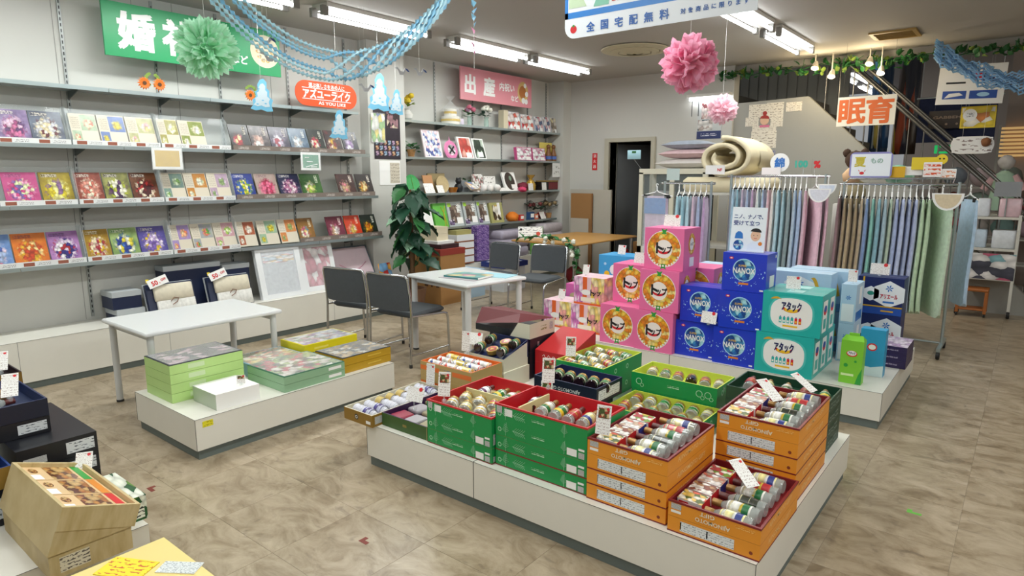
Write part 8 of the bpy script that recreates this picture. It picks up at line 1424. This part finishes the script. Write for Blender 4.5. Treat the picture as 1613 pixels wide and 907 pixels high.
dark_tray('open royal blue tray with a gold edge before the black cartons', -3.36, -2.975, .28, .625, .385, .085, mat('tray_gold', '#8a6a2a', .4), mat('tray_royal', '#24407f', .4), 3, 'bottles in the dark trays', 'royal blue tray'); navy_box('black carton under the royal blue tray', -3.36, -2.975, .28, .625, .2405, .144)
navy_box('black carton at the far left edge under the brown tray', -4.28, -3.94, .55, .92, .2405, .25); dark_tray('open brown tray of packets at the far left edge', -4.28, -3.93, .55, .92, .491, .1, mat('tray_brown', '#7a5a1c', .4), mat('tray_darkbrown', '#2a1a20', .4), 3, 'bottles in the dark trays', 'brown tray')
for lb, x, y, z in (('on the brown tray', -4.0, .85, .58), ('on the navy tray', -3.3, .72, .63), ('on the royal blue tray', -3.05, .56, .46)): pop('clear sleeved price card ' + lb, (x, y, z), .12, .06, 70, .02, TAGPRINT, 50)
t = thing('yellow_counter', 'pale yellow topped counter at the bottom edge', 'table', (-1.7, .4, 0)); YC = mat('counter_yellow', '#e6cf80', .35); MB().box(-.38, .38, -.4, .4, .385, .42, YC).build('top', t); MB().box(-.36, .36, -.38, .38, 0, .385, mat('counter_side', '#c9b878', .5)).build('base', t)
tag(MB().box(-.075, .075, -.045, .045, 0, .002, mat('tag_yellow', '#f0d820', .5), t=print_mat('ytag', '#f0d820', '#c85a20', 9, 5, .55)).build('yellow_price_tag', None, (-1.99, .655, .4205), (0, 0, R(28))), 'bright yellow price tag lying on the yellow counter', 'tag'); tag(MB().box(-.06, .06, -.028, .028, 0, .002, PAPER, t=print_mat('slip', '#d8dcdc', '#7a8488', 16, 8, .54)).build('paper_slip', None, (-1.87, .755, .4205), (0, 0, R(35))), 'small grey printed slip on the yellow counter', 'paper'); tag(MB().box(-.05, .05, -.04, .04, 0, .002, mat('slip_teal', '#8ab8c0', .4)).build('teal_slip', None, (-1.905, .565, .4205), (0, 0, R(28))), 'small teal slip beside the yellow price tag', 'paper')
for x, y, c, w_, lb in ((-3.35, 1.25, '#7a2c20', .06, 'small brown red tape mark on the floor by the left platform'), (-2.12, 1.62, '#7a2c20', .05, 'small brown red tape mark on the floor before the centre platform'), (-.28, 3.4, '#6ab848', .06, 'small green tape mark on the floor at the right')):
    t = tag(MB().box(-w_ / 2, w_ / 2, -.01, .01, .0002, .0008, mat('tape' + c, c, .5)).box(-w_ / 2, -w_ / 2 + .02, .01, .03, .0002, .0008, mat('tape' + c, c, .5)).build('floor_tape', None, (x, y, 0)), lb, 'tape', 'floor tape marks')
# ---------------------------------------------------------------- pompoms, garlands, banner
def petal_mesh(m, l, w_):
    mb = MB(); V = [(0, 0, 0), (-w_ / 2, .25 * w_, l * .55), (0, 0, l * .6), (w_ / 2, .25 * w_, l * .55), (-w_ * .3, .3 * w_, l * .85), (0, .05 * w_, l * .86), (w_ * .3, .3 * w_, l * .85), (0, .2 * w_, l)]
    mb.add(V, [(0, 2, 1), (0, 3, 2), (1, 2, 5, 4), (2, 3, 6, 5), (4, 5, 7), (5, 6, 7)], m); return mb.mesh('petal')
def tissue(key, col):
    m = mat(key, col, .7); b = m.node_tree.nodes['Principled BSDF']; b.inputs['Subsurface Weight'].default_value = .0; nt = m.node_tree; tr = nt.nodes.new('ShaderNodeBsdfTranslucent'); tr.inputs[0].default_value = lin(col); mx = nt.nodes.new('ShaderNodeMixShader'); mx.inputs[0].default_value = .5; nt.links.new(b.outputs[0], mx.inputs[1]); nt.links.new(tr.outputs[0], mx.inputs[2]); nt.links.new(mx.outputs[0], nt.nodes['Material Output'].inputs[0]); return m
def pompom(label, x, y, z, r_, col, n, w_, seed):
    t = thing('paper_pompom', label, 'pompom', (x, y, z), 0, 'tissue paper pompoms'); m = tissue('tissue' + col, col); me = petal_mesh(m, r_ * .72, r_ * w_); rn = random.Random(seed)
    for k in range(n):
        zz = 1 - 2 * (k + .5) / n; a = k * 2.39996; q = math.sqrt(1 - zz * zz); d = Vector((q * math.cos(a), q * math.sin(a), zz)); ro = d.to_track_quat('Z', 'Y').to_euler(); o = link_mesh('petal', me, t, d * r_ * rn.uniform(.2, .34), ro); o.rotation_euler.rotate_axis('Z', rn.uniform(0, 6.28)); o.rotation_euler.rotate_axis('X', rn.uniform(-.4, .4))
    mb = MB(); blob(mb, (0, 0, 0), r_ * .45, m, seed, 12, .05); mb.build('core', t); mb = MB(); mb.tube([(0, 0, r_ * .5), (0, 0, 3.079 - z)], .0009, PAPER, 4); mb.build('thread', t)
pompom('large pink tissue pompom hanging from the ceiling', -1.7, 3.84, 2.24, .178, '#fcc0d8', 150, .5, 1); pompom('smaller pale pink tissue pompom farther back', -2.447, 6.34, 2.21, .15, '#fbdde6', 130, .4, 2); pompom('mint green tissue pompom in front of the green sign', -3.738, 1.915, 2.286, .175, '#d0fae0', 260, .3, 3)
FOIL = mat('foil_blue', '#b8e4f4', .3, .1); FOIL2 = mat('foil_deepblue', '#8cc8ea', .3, .1)
def strand_curve(p0, p1, sag, n): return [Vector(p0).lerp(Vector(p1), k / n) - Vector((0, 0, sag * 4 * (k / n) * (1 - k / n))) for k in range(n + 1)]
t = thing('bead_garland', 'light blue foil bead garland drooping in front of the green and orange signs', 'garland', (0, 0, 0)); base = strand_curve((-4.12, 2.02, 2.92), (-3.14, 3.45, 2.96), .66, 130)
dv = Vector((.82, -.56, 0)).normalized()
for s_ in range(6):
    pts = []; rr = []
    for k, p in enumerate(base):
        u = k / 130; sp_ = .1 * (1 - u) ** .7 + .026; a = s_ * 1.047 + u * 26 * (u > .45) * (u - .45) + .3; pts.append(p + Vector((0, 0, 1)) * sp_ * math.sin(a) + dv * sp_ * .5 * math.cos(a)); rr.append(.004 if k % 2 else .0165)
    mb = MB(); mb.tube(pts, rr, FOIL if s_ % 3 else FOIL2, 6); mb.build('bead_strand', t)
t = thing('tissue_garland', 'blue net paper garland hanging from the ceiling at the right', 'garland', (0, 0, 0)); base = strand_curve((-1.0, 8.6, 2.93), (.75, 8.62, 2.85), .38, 60); TIS = tissue('tissue_sky', '#b4dcf8')
for s_ in range(13):
    pts = [p + Vector((.012 * math.sin(k * 1.57 + s_ * 3.14), .03 * math.cos(k * .7 + s_), (s_ - 6) * .015 * (1 + .25 * math.sin(k * .5)) + .012 * math.cos(k * 3.14 + s_ * 3.14))) for k, p in enumerate(base)]; mb = MB(); mb.tube(pts, .011, TIS, 4); mb.build('net_strand', t)
rn = random.Random(4)
t = thing('foil_streamer', 'thin blue and pink foil streamer hanging right of the bead garland', 'streamer', (-3.13, 3.5, 0)); mb = MB(); mb.tube([(0, 0, 3.079), (0, 0, 2.3)], .0012, PAPER, 4); mb.build('thread', t)
for k in range(14):
    z = 2.98 - k * .045; mb = MB(); q = rn.uniform(-.02, .02); mb.add([(0, 0, z), (q, .012, z + .03), (q * .3, .03 * (1 if k % 2 else -1), z + .05), (-q, -.006, z + .02)], [(0, 1, 2, 3)], FOIL2 if k < 10 else mat('foil_pink', '#d88ab0', .3, .3)); mb.build('foil_leaf', t)
t = thing('hanging_banner', 'white and blue shop banner hanging from the ceiling at the top', 'banner', (-1.53, 3.0, 2.285)); BW, BH = .505, .79; BLU2 = mat('banner_blue', '#2f80d0', .4); V = [(-BW + .05 * (1 - math.sin(R(90 * k / 6))), .05 * (1 - math.cos(R(90 * k / 6)))) for k in range(7)][::-1]
P = [(-BW + .06 - .06 * math.sin(R(15 * k)), .06 - .06 * math.cos(R(15 * k))) for k in range(7)] + [(-BW, BH), (BW, BH), (BW, .0)]; n = len(P); mb = MB(); mb.add([(p[0], -.001, p[1]) for p in P] + [(p[0], .001, p[1]) for p in P], [tuple(range(n))[::-1], tuple(range(n, 2 * n))], mat('banner_white', '#e9eef4', .4)); mb.build('sheet', t)
mb = MB(); Q(mb, -BW, BW, .1, .13, -.0016, BLU2); Q(mb, -BW, -BW + .02, .1, BH, -.0016, BLU2); mb.build('blue_border', t); tx = mat('banner_text', '#2f68b8', .4); mb = MB()
for k, ch in enumerate('全国宅配無料'): mb.text(ch, .05, tx, (-.345 + k * .082, -.0022, .046), bold=.025)
for k, ch in enumerate('対象商品に限ります'): mb.text(ch, .026, tx, (.16 + k * .037, -.0022, .046), bold=.018)
mb.text('おいしい夏、', .022, mat('banner_grey', '#6a6a70', .5), (-.12, -.0022, .19), fit=.16); mb.build('lettering', t)
mb = MB(); mb.disc((-.45, -.002, .045), .02, RED, 'y', 14); mb.disc((-.45, -.0024, .062), .007, BOW, 'y', 8); mb.build('logo', t)
for nm, pts, m in (('striped_patch', ((-.48, .15), (-.37, .15), (-.42, .24), (-.48, .28)), stripe_mat('ban_str', '#e8eee0', '#8ab870', 20, 0)), ('rose_patch', ((-.4, .22), (-.3, .3), (-.42, .36)), mat('ban_rose', '#b86a88', .4)), ('mint_patch', ((-.33, .14), (-.24, .14), (-.24, .26), (-.29, .24)), mat('ban_mint', '#7fc0a8', .4)), ('green_patch', ((.05, .14), (.3, .14), (.2, .26)), mat('ban_green', '#9cc8b0', .4))):
    mb = MB(); mb.add([(p[0], -.0022, p[1]) for p in pts], [tuple(range(len(pts)))], m, [[(0, 0), (1, 0), (1, 1), (0, 1)][:len(pts)]]); mb.build(nm, t)
mb = MB()
for r_ in range(4):
    for c_ in range(5): x, z = -.225 + c_ * .032 + .016 * (r_ % 2), .15 + r_ * .03; mb.add([(x, -.0022, z), (x + .024, -.0022, z), (x + .012, -.0022, z + .022)], [(0, 1, 2)], mat('ban_red', '#c8503c', .4))
mb.build('triangle_print', t)
for dx in (-.45, .45): mb = MB(); mb.tube([(dx, 0, BH), (dx, 0, BH + .005)], .003, CLEAR, 4); mb.build('ceiling_clip', t)
